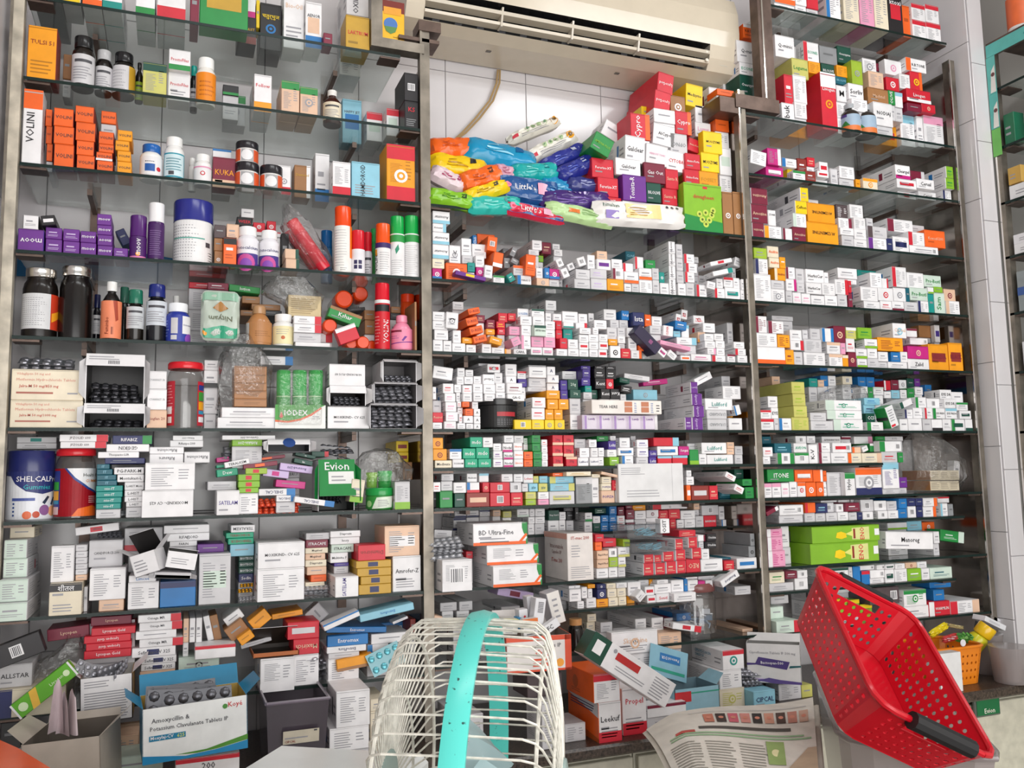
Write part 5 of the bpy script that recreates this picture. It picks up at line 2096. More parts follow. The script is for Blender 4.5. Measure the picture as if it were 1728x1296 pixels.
def build_carton(it):
    name = WHERE[it.sh][2]; g = .0005; a = math.radians(it.roll)
    if it.roll:
        W, H = it.X1-it.X0, it.Z1-it.Z0; c_, s_ = abs(math.cos(a)), abs(math.sin(a)); dn = c_*c_-s_*s_
        w, h = ((W*c_-H*s_)/dn, (H*c_-W*s_)/dn) if abs(dn) > .2 else (-1, -1)
        if w < .3*W or h < .25*H: w, h = W/(c_+s_)*1.05, H/(c_+s_)*1.05
        cx, cz = (it.X0+it.X1)/2, (it.Z0+it.Z1)/2
    else: w, h = it.X1-it.X0-2*g, it.Z1-it.Z0-g; cx, cz = (it.X0+it.X1)/2, (it.Z0+it.Z1)/2
    u, v = Vector((math.cos(a), 0, math.sin(a)))*w, Vector((-math.sin(a), 0, math.cos(a)))*h
    objs = []
    for k in range(it.n):
        y = it.y+k*(it.d+.003)
        if y+it.d > .304: break
        o = Vector((cx, y, cz))-u/2-v/2; b = MB(); sc = it.side or it.c; jit = 1+random.uniform(-.06, .04)
        base = shade(it.c, jit); sd = shade(sc, jit)
        b.box(o, u, v, (0, it.d, 0), base, ch=min(.0012, w*.08, h*.08), cols={'left': sd, 'right': sd, 'top': sd, 'bottom': shade(sc, jit*.97)})
        F = Face(b, o, u, v, lift=.00035); carton_print(F, it, k == 0)
        # tuck-in end flap seam
        if w > .02 and h > .016: F.rect(.02, .955, .98, .968, shade(it.c, .55), 2)
        if cx > .15: side_print(Face(b, o+Vector((0, it.d, 0)), (0, -it.d, 0), v, lift=.0003), it)
        if it.sh == 'b0' and it.side == 'o':
            G_ = Face(b, o+Vector((0, it.d, 0)), (0, -it.d, 0), v, lift=.0003)
            if it.t: G_.poly([(0, .95), (1, .62), (1, .98), (0, 1)], '#d6d8dc', 1); G_.lines(.1, .72, .9, .92, 3, 'n', .4, .1, 2); G_.poly([(0, .0), (1, .0), (1, .1), (0, .3)], '#b8541c', 1)
            else: G_.disc(.35, .5, .1, '#c85a1a', 1); G_.lines(.2, .15, .6, .3, 2, '#b8541c', .4)
        elif cx < -.02: side_print(Face(b, o+u, (0, it.d, 0), v, lift=.0003), it)
        org = (cx, y+it.d/2, min((o+x).z for x in (Vector(), u, v, u+v)))
        ob = b.build(name, 'card', org=org); ob['_k'] = k; objs.append(ob)
    it.objs = objs; it.w, it.h = w, h
parse()
for it in ITEMS:
    if it.t: WANT.add((it.t, True))


# ---------------------------------------------------------------- lettering used on hand-built things
for t in ('moov', 'Ostocalcium', 'IODEX', 'Evion', 'SHELCALPro', 'Gummies', 'Health OK', 'GUMMIES', 'Nityam', 'ZANDU', "Little's", 'Amoxycillin &', 'Potassium Clavulanate Tablets IP', 'Moxylaj-CV', '625', 'Koyé', 'TEAR HERE', 'ORS', 'tration Salts IP', 'KFC',
          'Leekuf', 'Livogen', 'Lumify', 'Ciprofloxacin Tablets IP 500 mg', 'Bactospan-500', 'Skinshine', 'IT-mac 200', 'Itraconazole', 'Capsules BP', 'Pantocid DSR', 'ENO', 'OPERATION', 'TIMER', 'POWER', 'himalaya', 'EntroFlora', 'CIPCAL', 'Propel', 'CIPROFLOXACIN', 'TABLETS IP', 'Femimbo', 'Clotrimazole', 'everyuth', 'VOLINI', 'BD', 'Vildagliptin 50 mg and', 'Metformin Hydrochloride Tablets'):
    WANT.add((t, True)); WANT.add((t, False))
"""worktop pile"""
DATA2 = """
@N7 b0
230 512 400 690 w BTr f so y-.20 d.17 l:white_ended_orange_tablet_carton,_upper_of_two
264 692 412 1076 w t:Leekuf ck BBr f so y-.20 d.17 l:tall_white_and_orange_carton_with_red_base,_lower_of_two
416 602 570 1030 w t:Propel cr BBr f y-.17 d.12 l:tall_white_carton_with_pink_print_and_red_base_bar
1050 362 1186 488 w BTr o ct y-.06 d.17 l:white_carton_with_red_bar_and_blue_lettered_side
1030 490 1172 604 w f y-.06 d.12
1030 606 1216 776 e o cO f y-.06 d.12
572 702 820 782 w BTm y-.16 d.05
1222 622 1386 740 c t:CIPCAL cn y-.10 d.1
1342 545 1404 640 l y-.04 d.1
1406 574 1550 720 W f y-.06 d.1
1552 584 1622 720 O y-.06 d.1
640 252 790 362 s f y.01 d.1
345 242 640 386 w t:Skinshine cs f o cs y-.01 d.03 l:white_carton_with_a_peach_flower_print
@M8 b0
1290 790 1450 1250 W f y-.19 d.1
1460 965 1616 1230 W f y-.16 d.1
1180 600 1440 780 d k y-.14 d.1
660 900 860 1280 W f y-.12 d.12
"""
DATA += DATA2
ITEMS.clear(); random.seed(11); parse()
for it in ITEMS:
    if it.t: WANT.add((it.t, True))

text_mesh(sorted(WANT, key=str))
PLACED = []
for sh in WHERE:
    for it in tidy(sh): build_carton(it); PLACED.append(it)

# ---------------------------------------------------------------- labels: look first, then what it stands beside
def looks(it):
    s = CN[it.c][1] if it.c in CN else 'white'
    ar = it.w/max(it.h, 1e-4); px = it.px[2]-it.px[0]
    shape = 'flat ' if ar > 2.6 else 'tall ' if ar < .62 else ''
    if it.roll: shape = 'tilted '+shape
    acc = ''
    if it.bands and it.bands[0][1] in CN:
        p, c = it.bands[0]; acc = ' with %s %s' % (CN[c][1], {'T': 'top band', 'B': 'base band', 'L': 'left edge', 'R': 'right edge', 'M': 'panel'}[p])
    elif it.side and it.side in CN and it.side != it.c: acc = ' with %s sides' % CN[it.side][1]
    elif it.Q: acc = ' with printed code'
    elif it.o: acc = ' with round emblem'
    elif it.t: acc = ' with %s lettering' % (CN[it.tc][1] if it.tc in CN else 'dark')
    return shape+s, acc
def label_all():
    by = {}
    for it in PLACED:
        ph = WHERE[it.sh][1]; nm = WHERE[it.sh][2].replace('_', ' ')
        if it.lab:
            l = it.lab
            if len((l+' '+ph).split()) <= 16: l = l+' '+ph
            it.key = l; it.base = None
        else:
            a, b = looks(it); it.base = (a, b); it.key = f'{a} carton{b} {ph}'
        by.setdefault(it.key, []).append(it)
    def near(it):
        best = None
        for j in PLACED:
            if j is it or j.sh != it.sh or j.c == it.c or j.c not in CN: continue
            if not (abs(it.X0-j.X0) < .15): continue
            if abs(j.Z0-it.Z1) < .01 and ov(it.X0, it.X1, j.X0, j.X1) > .3*(it.X1-it.X0): r = 'under'
            elif abs(j.Z1-it.Z0) < .01 and ov(it.X0, it.X1, j.X0, j.X1) > .3*(it.X1-it.X0): r = 'on'
            elif ov(it.Z0, it.Z1, j.Z0, j.Z1) > .3*(it.Z1-it.Z0) and (abs(j.X0-it.X1) < .012 or abs(j.X1-it.X0) < .012): r = 'beside'
            else: continue
            rank = 'xwW'.find(j.c) if j.c in 'wW' else 0
            if best is None or rank < best[0]: best = (rank, f'{r} {"an" if CN[j.c][1][0] in "aeiou" else "a"} {CN[j.c][1]} one')
        return best[1] if best else None
    for key, L in list(by.items()):
        if len(L) == 1 or L[0].base is None: continue
        for it in L:
            n = near(it); a, b = it.base; ph = WHERE[it.sh][1]
            if n:
                cand = f'{a} carton{b} {n} {ph}'
                if len(cand.split()) > 16: cand = f'{a} carton {n} {ph}'
                if len(cand.split()) <= 16: it.key = cand
    # still alike: tell them apart by layer and by counting from a fixed end of the shelf
    ON = 'first second third fourth fifth sixth seventh eighth ninth tenth eleventh twelfth thirteenth fourteenth fifteenth sixteenth seventeenth eighteenth nineteenth'.split()
    def nth(k): return ON[k] if k < 19 else ('twenty' if k < 29 else 'thirty' if k < 39 else 'forty') + ('ieth' if k in (19, 29, 39) else '-'+ON[(k-19) % 10-1]) if k not in (19, 29, 39) else {19: 'twentieth', 29: 'thirtieth', 39: 'fortieth'}[k]
    END = {'a': 'corner wall', 'b': 'spray-can upright', 'c': 'tiled pillar'}
    by2 = {}
    for it in PLACED: by2.setdefault(it.key, []).append(it)
    for sh in WHERE:
        L = sorted([i for i in PLACED if i.sh == sh and not i.roll], key=lambda i: i.Z0)
        for i in L:
            i.layer = 0
            for j in L:
                if j is i or not hasattr(j, 'layer'): continue
                if abs(j.Z1-i.Z0) < .004 and ov(i.X0, i.X1, j.X0, j.X1) > .2*min(i.X1-i.X0, j.X1-j.X0) and yov(i, j): i.layer = max(i.layer, j.layer+1)
        for ly in range(12):
            row = sorted([i for i in L if i.layer == ly], key=lambda i: i.X0, reverse=sh[0] == 'c')
            for k, i in enumerate(row):
                if i.base is None or len(by2[i.key]) < 2 or k > 45: continue
                a, b = i.base; ph = WHERE[sh][1]; lw = ('bottom', 'second', 'third', 'fourth', 'fifth', 'sixth', 'seventh', 'eighth', 'ninth', 'tenth', 'eleventh', 'twelfth')[ly]
                cand = f'{a} carton, {nth(k)} from {END[sh[0]]}, {lw} layer, {ph}'
                if len(cand.split()) > 16: cand = f'{CN[i.c][1]} carton, {nth(k)} from {END[sh[0]]}, {lw} layer, {ph}'
                if len(cand.split()) <= 16: i.key = cand
    cnt = {}
    for it in PLACED: cnt[it.key] = cnt.get(it.key, 0)+len(it.objs)
    for it in PLACED:
        for ob in it.objs:
            if '_k' in ob: del ob['_k']
            tag(ob, it.key, WHERE[it.sh][2].replace('_', ' '))
            if cnt[it.key] > 1 or it.base: ob['group'] = f'{CN[it.c][1]} cartons {WHERE[it.sh][1]}'
label_all()

# ================================================================ bottles, jars, cans
PROF = {  # (body [(r,h)], cap [(r,h)])
 'jar':   ([(.9, 0), (1, .02), (1, .70), (.93, .78), (.80, .83), (.78, .865)], [(.86, .865), (.88, .875), (.86, .89), (.88, .905), (.86, .92), (.88, .935), (.87, .99), (.8, 1)]),
 'pill':  ([(.94, 0), (1, .02), (1, .66), (.93, .72), (.74, .765), (.72, .78)], [(.80, .78), (.82, .79), (.82, .98), (.78, 1)]),
 'syrup': ([(.94, 0), (1, .02), (1, .58), (.94, .66), (.62, .76), (.40, .81), (.40, .84)], [(.50, .84), (.52, .85), (.52, .99), (.48, 1)]),
 'capsyrup': ([(.94, 0), (1, .02), (1, .60), (.92, .67), (.66, .71), (.66, .73)], [(.84, .73), (.86, .74), (.82, .98), (.76, 1)]),
 'can':   ([(.9, 0), (.98, .006), (1, .015), (1, .64), (.96, .66), (.90, .665)], [(.97, .665), (.97, .98), (.92, .995), (.7, 1)]),
 'tub':   ([(.95, 0), (1, .015), (1, .74), (.98, .745)], [(1.03, .745), (1.03, .985), (1, 1)]),
 'lowtub': ([(.90, 0), (.96, .04), (1, .60), (.98, .66)], [(1.05, .66), (1.06, .70), (1.06, .96), (1.02, 1)]),
 'glassjar': ([(.92, 0), (1, .02), (1, .78), (.92, .86), (.80, .90)], [(.98, .90), (1.0, .91), (1.0, .975), (.94, 1)]),
 'flask': ([(.9, 0), (1, .03), (1, .30), (.92, .50), (.90, .62), (.66, .74), (.46, .80)], [(.52, .80), (.54, .81), (.52, .98), (.46, 1)]),
}
def bottle(reg, rect, zb, kind, body, cap, label, name='pill_bottle', cat='bottle', y=.05, lab=None, m='plastic', group=None, ops=None, seg=24, cm='plastic', split=None):
    x0, y0 = R_(reg, rect[0], rect[1]); x1, y1 = R_(reg, rect[2], rect[3]); ym = (y0+y1)/2
    X0, X1 = at(x0, ym, y).x, at(x1, ym, y).x; zt = at((x0+x1)/2, y0, y).z; h = zt-zb; r = (X1-X0)/2*.985; cx = (X0+X1)/2
    yc = max(y, r+.004) if zb > GRANITE+.05 else y
    t = thing(name, (cx, yc, zb), label, cat, group); bp, cp = PROF[kind]; org = Vector((cx, yc, zb))
    if split:                                   # cap share of the height moved to suit
        k = split; b0 = bp[-1][1]; bp = [(a, q*k/b0) for a, q in bp]; cp = [(a, k+(q-b0)*(1-k)/(1-b0)) for a, q in cp]
    b = MB(); b.lathe([(a*r, q*h) for a, q in bp], org, seg, c=body); b.build('body', m, t, org=org, smooth=True)
    b = MB(); b.lathe([(a*r, q*h) for a, q in cp], org, seg, c=cap); b.build('cap', cm, t, org=org, smooth=True)
    if lab:
        h0, h1, lc, span = lab; ph = math.atan2(CAM.x-cx, -(CAM.y-yc)); sp = math.radians(span)
        def bend(a, q, lift):
            an = ph+(a-.5)*sp; rr = r*1.004+lift+.0003; return org+Vector((-0+math.sin(an)*rr*1, -math.cos(an)*rr, (h0+(h1-h0)*q)*h))
        b = MB(); f = Face(b, (0, 0, 0), (r*sp, 0, 0), (0, 0, (h1-h0)*h), bend=bend, lift=.0005); f.W = r*sp; f.H = (h1-h0)*h
        f.rect(0, 0, 1, 1, lc, 0); (ops or lines_op)(f); b.build('label', 'card', t, org=org)
    return t
def lines_op(f): f.rect(.2, .72, .8, .82, 'ink', 2); f.lines(.15, .15, .85, .62, 5, 'ink2', .35, .4, 2)
Z = ZS
# dark capsule bottles
bottle('R1', (490, 265, 650, 552), Z['2'], 'pill', '#1d1613', '#1a1a1c', 'large dark capsule bottle with black cap beside the orange drops carton', y=.04, lab=(.06, .62, 'W', 150))
bottle('R1', (650, 355, 770, 594), Z['2'], 'pill', '#17120f', '#b9b9bb', 'dark capsule bottle with silver-rimmed cap', y=.055, lab=(.06, .6, 'W', 150))
bottle('R1', (768, 375, 925, 606), Z['2'], 'pill', '#15110f', '#17171a', 'broad black capsule bottle with ribbed black cap and gold-edged label', y=.055, lab=(.05, .66, 'W', 160), ops=lambda f: (f.lines(.1, .1, .55, .9, 7, 'ink2'), f.rect(.66, 0, 1, 1, 'u', 2)))
bottle('R1', (924, 432, 980, 640), Z['2'], 'syrup', '#1d1a18', '#1a1a1a', 'small dark bottle with lime label behind the yellow-green carton', y=.075, lab=(.05, .5, 'l', 140))
bottle('R1', (1300, 455, 1350, 690), Z['2'], 'pill', '#16181a', '#17a79a', 'black bottle with teal cap behind the orange-labelled one', y=.09, lab=(.1, .5, 'W', 140))
bottle('R1', (1340, 410, 1475, 700), Z['2'], 'pill', '#efece6', '#f4f4f2', 'white bottle with orange wrap label', y=.045, lab=(.05, .66, '#ee8a14', 190), ops=lambda f: (f.rect(.05, 0, .12, 1, 'w', 2), f.lines(.3, .2, .8, .8, 4, '#b55a08')))
bottle('R2', (790, 625, 915, 850), Z['2'], 'syrup', '#3a120c', '#e9e6e2', 'brown syrup bottle with white cap and cream label', 'syrup_bottle', y=.06, lab=(.1, .6, 'e', 150))
# white bottles beside the orange tube cartons
bottle('R1', (955, 1000, 1110, 1268), Z['3'], 'pill', '#efeeec', '#1560b0', 'white bottle with wide blue cap and blue square label', y=.05, lab=(.1, .62, 'w', 160), ops=lambda f: (f.rect(.3, .2, .62, .6, '#205aa8', 2), f.disc(.75, .35, .08, 'r', 2), f.lines(.3, .7, .7, .85, 1, 'ink')))
bottle('R1', (1120, 950, 1260, 1242), Z['3'], 'pill', '#f0efee', '#f1f1f0', 'tall white bottle with teal-framed label', y=.05, lab=(.08, .62, '#1f93a8', 150), ops=lambda f: (f.rect(.08, .06, .92, .94, '#cfe4ea', 2), f.lines(.18, .3, .8, .85, 5, '#5f93a0', k=3), f.rect(.3, .1, .5, .25, 'ink', 3)), split=.80)
bottle('R1', (1285, 1085, 1340, 1280), Z['3'], 'pill', '#e8e6e4', '#eeeeec', 'small white bottle standing half hidden behind its twin', y=.10)
bottle('R1', (1325, 1065, 1445, 1292), Z['3'], 'pill', '#efedec', '#f4f3f2', 'small white bottle with round red mark', y=.05, lab=(.1, .6, 'w', 160), ops=lambda f: (f.disc(.5, .5, .1, 'r', 2), f.disc(.5, .5, .06, 'w', 3), f.rect(0, .86, 1, .95, 'P', 2)))
def tubop(f): f.rect(.02, 0, .30, 1, '#d9572a', 2); f.disc(.5, .5, .17, 'w', 3); f.rect(.33, 0, .7, 1, '#a9a8aa', 2); f.rect(.7, 0, 1, 1, '#d9572a', 2)
tu = dict(name='cream_tub', cat='tub', ops=tubop, group='white and orange cream tubs')
bottle('R2', (190, 1128, 350, 1332), Z['3'], 'lowtub', '#efecea', '#222026', 'white and orange cream tub carrying another tub', y=.045, lab=(.06, .60, 'w', 175), **tu)
zt2 = Z['3']+.0625
bottle('R2', (195, 985, 346, 1130), at(*R_('R2', 270, 1130), .045).z, 'lowtub', '#efecea', '#222026', 'white and orange cream tub on top of another', y=.045, lab=(.06, .60, 'w', 175), **tu)
bottle('R2', (360, 1148, 510, 1376), Z['3'], 'lowtub', '#efecea', '#222026', 'white and orange cream tub standing alone', y=.045, lab=(.06, .60, 'w', 175), **tu)
# shelf of spray cans
bottle('R3', (885, 305, 1005, 570), Z['4'], 'can', '#4b1a66', '#52206e', 'purple spray can with purple cap and pink label foot', 'spray_can', 'spray can', y=.03, split=.52, lab=(.02, .5, '#4b1a66', 150), ops=lambda f: (f.text('moov', .35, .15, .35, .75, 'w', True, False, True), f.rect(.1, 0, .9, .08, '#d97bb0', 2), f.disc(.5, .18, .1, 'a', 2)))
bottle('R3', (1010, 220, 1125, 582), Z['4'], 'can', '#43185c', '#efeef0', 'tall purple spray can with white cap', 'spray_can', 'spray can', y=.03, lab=(.03, .62, '#43185c', 150), ops=lambda f: (f.lines(.2, .1, .75, .85, 12, '#8d6fa3', .4)))
bottle('R3', (1185, 220, 1455, 612), Z['4'], 'tub', '#e9e7ea', '#2a2f86', 'big white powder tub with deep blue lid', 'powder_tub', 'tub', y=.07, split=.68, lab=(.04, .66, '#ecebec', 175), ops=lambda f: (f.lines(.1, .1, .6, .95, 12, 'ink2', .25), f.rect(.1, .56, .7, .59, '#5aa89a', 2), f.rect(.72, .38, .82, .5, 'ink', 2), f.lines(.78, .05, .92, .3, 4, 'ink')))
def osto(f): f.rect(0, 0, 1, .45, '#4a3a8c', 2); f.disc(.45, .1, .28, '#c9509a', 3); f.disc(.45, .05, .18, '#8a4ab0', 4); f.text('Ostocalcium', .12, .58, .72, .16, '#2a2a6a'); f.rect(.86, .1, 1, .9, 'W', 2)
for i, (rc, l) in enumerate((((200, 385, 350, 634), 'white calcium bottle with purple label dome beside the orange carton'), ((355, 410, 490, 644), 'white calcium bottle with purple label dome beside the red bagged cans'))):
    bottle('R4', rc, Z['4'], 'pill', '#eceaf0', '#f4f3f4', l, y=.04, lab=(.03, .68, '#eceaf0', 175), ops=osto)
sc_ = dict(name='spray_can', cat='spray can')
bottle('R4', (775, 405, 855, 660), Z['4'], 'can', '#2a6fa8', '#1463a6', 'blue spray can standing behind the bagged cans', y=.15, **sc_)
bottle('R4', (868, 245, 985, 692), Z['4'], 'can', '#efeae6', '#ef4a12', 'tallest spray can, orange cap and white label', y=.035, split=.69, lab=(.03, .70, '#f0ede9', 165), ops=lambda f: (f.lines(.15, .12, .65, .95, 14, 'ink2', .25), f.rect(.8, .3, 1, 1, '#ef7a1a', 2), f.lines(.4, .02, .7, .1, 2, 'ink')), **sc_)
bottle('R4', (985, 405, 1075, 714), Z['4'], 'can', '#e9e6ea', '#d31b2c', 'red-capped spray can with four dark squares', y=.03, split=.56, lab=(.02, .56, '#ece9ee', 160), ops=lambda f: [f.rect(.28+.24*i, .18+.2*j, .46+.24*i, .34+.2*j, '#37305a', 2) for i in (0, 1) for j in (0, 1)], **sc_)
bottle('R4', (1070, 415, 1125, 716), Z['4'], 'can', '#e9e6ea', '#d31b2c', 'red-capped spray can squeezed beside the narrow green one', y=.085, split=.6, lab=(.02, .56, '#ece9ee', 150), **sc_)
bottle('R4', (1118, 390, 1162, 716), Z['4'], 'can', '#3f9a4e', '#2fae5a', 'narrow green spray can behind the orange-capped one', y=.12, **sc_)
bottle('R4', (1150, 360, 1250, 722), Z['4'], 'can', '#ece9ea', '#ef5414', 'orange-capped spray can with purple collar', y=.03, split=.62, lab=(.02, .62, '#efecec', 160), ops=lambda f: (f.rect(0, .84, 1, 1, '#3a2466', 2), f.text('VOLINI', .04, .08, .2, .6, 'k', True, False, True), f.lines(.35, .1, .85, .75, 9, 'ink2'), f.rect(0, .6, .2, .8, 'a', 2)), **sc_)
def grn(f): f.rect(0, .80, 1, .97, '#2f9a4a', 2); f.lines(.2, .05, .8, .4, 7, 'ink2'); f.poly([(.45, .5), (.6, .62), (.55, .74), (.4, .62)], '#2f8f70', 2)
bottle('R4', (1250, 310, 1345, 722), Z['4'], 'can', '#eeeced', '#16a64a', 'green-capped spray can with a running figure', y=.03, split=.70, lab=(.02, .70, '#eeeced', 165), ops=grn, **sc_)
bottle('R4', (1345, 308, 1445, 722), Z['4'], 'can', '#eeeced', '#16a64a', 'green-capped spray can nearest the steel post', y=.03, split=.70, lab=(.02, .70, '#eeeced', 165), ops=lambda f: (f.rect(0, .80, 1, .97, '#2f9a4a', 2), f.lines(.15, .05, .85, .75, 16, 'ink2')), **sc_)
# shelf of syrup jars
bottle('R3', (150, 670, 400, 1117), Z['5'], 'jar', '#150f0d', '#c6c4c0', 'black jar with silver lid and white and orange label', 'syrup_jar', 'jar', y=.055, cm='chrome', lab=(.12, .62, '#d8d8da', 170), ops=lambda f: (f.lines(.08, .1, .62, .92, 14, 'ink2', .3), f.rect(.70, 0, 1, 1, '#c8381c', 2), f.poly([(.72, .2), (1, .4), (1, .6), (.72, .45)], '#f0a020', 3)))
bottle('R3', (402, 655, 636, 1127), Z['5'], 'jar', '#120d0c', '#c6c4c0', 'plain black jar with silver lid', 'syrup_jar', 'jar', y=.055, cm='chrome')
bottle('R3', (636, 840, 690, 1090), Z['5'], 'capsyrup', '#14131a', '#1d2148', 'small dark bottle tucked behind the orange-labelled syrup', y=.10, lab=(.2, .58, 'W', 140))
bottle('R3', (690, 755, 832, 1140), Z['5'], 'syrup', '#15100f', '#efeeec', 'dark syrup bottle with white cap and salmon label', 'syrup_bottle', y=.04, lab=(.03, .66, '#ee8a63', 165), ops=lambda f: (f.text('Femimbo', .3, .08, .12, .5, '#7a2a18', True, False, True), f.lines(.5, .1, .6, .5, 1, '#8a3a20', .5), f.poly([(.55, 1), (.7, 1), (.75, .5), (.65, .45)], '#a84028', 2)))
bottle('R3', (865, 810, 985, 1142), Z['5'], 'capsyrup', '#17130f', '#1f6f58', 'dark bottle with green cap and silver label', 'syrup_bottle', y=.04, lab=(.24, .66, '#c9ccd0', 160))
bottle('R3', (812, 790, 886, 1100), Z['5'], 'capsyrup', '#17130f', '#2f6a58', 'green-capped bottle standing behind the front row', 'syrup_bottle', y=.12)
bottle('R3', (1000, 775, 1140, 1152), Z['5'], 'capsyrup', '#12131a', '#1d2a78', 'dark bottle with blue cap and pale label', 'syrup_bottle', y=.04, split=.78, lab=(.28, .70, '#cfd4dc', 165))
bottle('R3', (1160, 850, 1245, 1110), Z['5'], 'syrup', '#1a1613', '#e6e5e3', 'white-capped dark bottle behind the blue calcium bottle', 'syrup_bottle', y=.13)
bottle('R3', (1130, 905, 1300, 1157), Z['5'], 'pill', '#2a3a9a', '#eef0f4', 'blue calcium bottle with white cap', y=.045, lab=(.03, .66, '#2b3c9e', 175), ops=lambda f: (f.rect(.32, .3, .5, .92, 'W', 2), f.rect(.32, .06, .48, .24, 'W', 2), f.rect(.62, .3, 1, 1, 'w', 2), f.text('Ostocalcium', .64, .58, .34, .14, '#2a2a6a'), f.disc(.85, .1, .16, '#8a4ab0', 3), f.lines(.04, .2, .26, .9, 6, '#8fa0dc')))
bottle('R4', (265, 920, 440, 1180), Z['5'], 'flask', '#b9804f', '#b58a62', 'copper-coloured lotion bottle beside a white pill bottle', 'lotion_bottle', y=.045, lab=(.08, .58, '#b9804f', 170), ops=lambda f: (f.rect(.02, .1, .22, .95, '#c9c6c4', 2), f.lines(.4, .3, .9, .6, 3, '#8a5a30')))
bottle('R4', (445, 980, 590, 1190), Z['5'], 'pill', '#eeedea', '#f4f3f1', 'white bottle with cream label beside the copper bottle', y=.045, lab=(.08, .62, '#efe3b4', 150), ops=lambda f: (f.disc(.5, .35, .07, '#c86a3a', 2), f.lines(.25, .55, .75, .9, 3, 'ink2')))
bottle('R4', (1145, 765, 1245, 1214), Z['5'], 'can', '#cf1526', '#d8182c', 'tall red spray can with red cap and white collar', y=.03, split=.70, lab=(.02, .74, '#cf1526', 165), ops=lambda f: (f.rect(0, .93, 1, 1, 'w', 2), f.rect(.1, .76, .9, .90, 'k', 2), f.text('VOLINI', .55, .05, .25, .6, 'w', True, False, True), f.lines(.1, .1, .4, .7, 9, '#f0a0a0')), **sc_)
bottle('R4', (1255, 985, 1400, 1214), Z['5'], 'flask', '#ef8fae', '#ec94b0', 'pink lotion bottle with a running figure', 'lotion_bottle', y=.035, lab=(.05, .60, '#ef8fae', 165), ops=lambda f: (f.rect(.1, .82, .5, .92, 'm', 2), f.poly([(.55, .35), (.68, .6), (.6, .62), (.5, .4)], 'p', 2), f.poly([(.1, .22), (.95, .34), (.95, .38), (.1, .26)], 'p', 2), f.lines(.1, .5, .4, .7, 2, 'p')))
OC = '#ee4a16'
for i, (cx, cy, r, y, l) in enumerate(((840, 1050, 50, .03, 'orange spray cap end beside the tilted red carton'), (935, 868, 62, .10, 'orange capped can lying on the tilted green carton'), (1050, 832, 52, .13, 'orange capped can lying behind another on the green carton'), (985, 1165, 42, .03, 'orange can end low beside the tilted red carton'), (1065, 1172, 46, .02, 'orange can end on the glass beside the red spray can'), (1128, 1165, 40, .06, 'orange can end behind the red spray can'))):
    p = at(*R_('R4', cx, cy), y); rr = (at(*R_('R4', cx+r, cy), y)-at(*R_('R4', cx-r, cy), y)).x/2
    if i in (3, 4, 5): p.z = Z['5']+rr+.0005
    t = thing('spray_can', (p.x, y+.06, p.z-rr), l, 'spray can', 'orange cans lying on their sides')
    b = MB(); b.lathe([(rr*.8, 0), (rr*.97, .004), (rr, .012), (rr, .055)], p, 20, (0, 1, 0), OC); b.build('cap', 'plastic', t, org=p, smooth=True)
    b = MB(); b.lathe([(rr*.97, .055), (rr*.97, .13), (rr*.8, .135)], p, 20, (0, 1, 0), '#d9d4d0'); b.build('body', 'plastic', t, org=p, smooth=True)
bottle('R4', (1320, 840, 1415, 1012), at(*R_('R4', 1365, 1012), .12).z, 'can', '#d94a18', '#ea3f14', 'orange can standing on the brown cartons', y=.12, **sc_)
# tubs and jars of the lower shelves
def shel(f):
    f.poly([(.0, 1), (1, 1), (1, .72), (.86, .58), (.66, .52), (.44, .58), (.28, .74), (.2, .9), (.0, .92)], '#27306e', 2); f.text('SHELCALPro', .30, .78, .62, .12, 'w'); f.text('Gummies', .36, .62, .46, .10, '#2fb0b8')
    f.rect(.24, .38, .56, .44, '#4a5aa0', 2); f.poly([(.7, .3), (.78, .46), (.74, .48), (.66, .34)], '#22304a', 2); f.poly([(.84, .28), (.9, .44), (.86, .46), (.8, .3)], '#3a4a60', 2); f.disc(.46, .08, .06, '#e06a3a', 3); f.disc(.58, .09, .05, '#c04a2a', 3); f.disc(.7, .18, .08, '#8a5a90', 2); f.disc(.84, .16, .08, '#f0b080', 2)
    for i in range(4): f.disc(.27, .32-.08*i, .016, '#2a4a8a', 3)
bottle('R5', (45, 735, 375, 1206), Z['7'], 'tub', '#dfe3ea', '#232a66', 'white gummy tub with tall navy lid and running figures', 'gummy_tub', 'tub', y=.09, split=.70, lab=(.02, .70, '#e6e8ee', 178), ops=shel)
def heal(f):
    f.rect(0, 0, 1, 1, '#d01f30', 1); f.rect(.0, .15, .24, .95, '#2a3a8c', 2); f.rect(.02, .55, .22, .72, '#3fa83a', 3); f.rect(.02, .34, .22, .53, '#f0a818', 3); f.rect(.02, .26, .22, .33, '#2a90b8', 3); f.rect(.02, .04, .22, .2, '#e8c8c8', 3)
    f.poly([(.36, 1), (1, 1), (1, .46), (.72, .6), (.5, .8)], '#eeeef0', 2); f.poly([(.36, 1), (.32, 1), (.48, .76), (.7, .56), (1, .42), (1, .46), (.72, .6), (.5, .8)], '#24408c', 3)
    f.text('Health OK', .62, .80, .36, .12, '#1a2a1a'); f.text('GUMMIES', .66, .70, .3, .07, '#c87a2a'); f.poly([(.45, 0), (.55, .16), (.8, .22), (1, .16), (1, 0)], '#ee6a1a', 2); f.lines(.72, .28, .95, .44, 4, '#f4c0c0', k=3)
bottle('R5', (375, 722, 655, 1190), Z['7'], 'glassjar', 'w', '#d8202c', 'clear gummy jar with red lid and red wrap label', 'gummy_jar', 'jar', y=.075, m='clearjar', lab=(.04, .72, '#d01f30', 178), ops=heal)
t = bottle('R5', (1140, 135, 1392, 577), Z['6'], 'glassjar', 'w', '#dd1f2c', 'empty clear glass jar with red lid and split red label', 'glass_jar', 'jar', y=.07, m='clearjar')
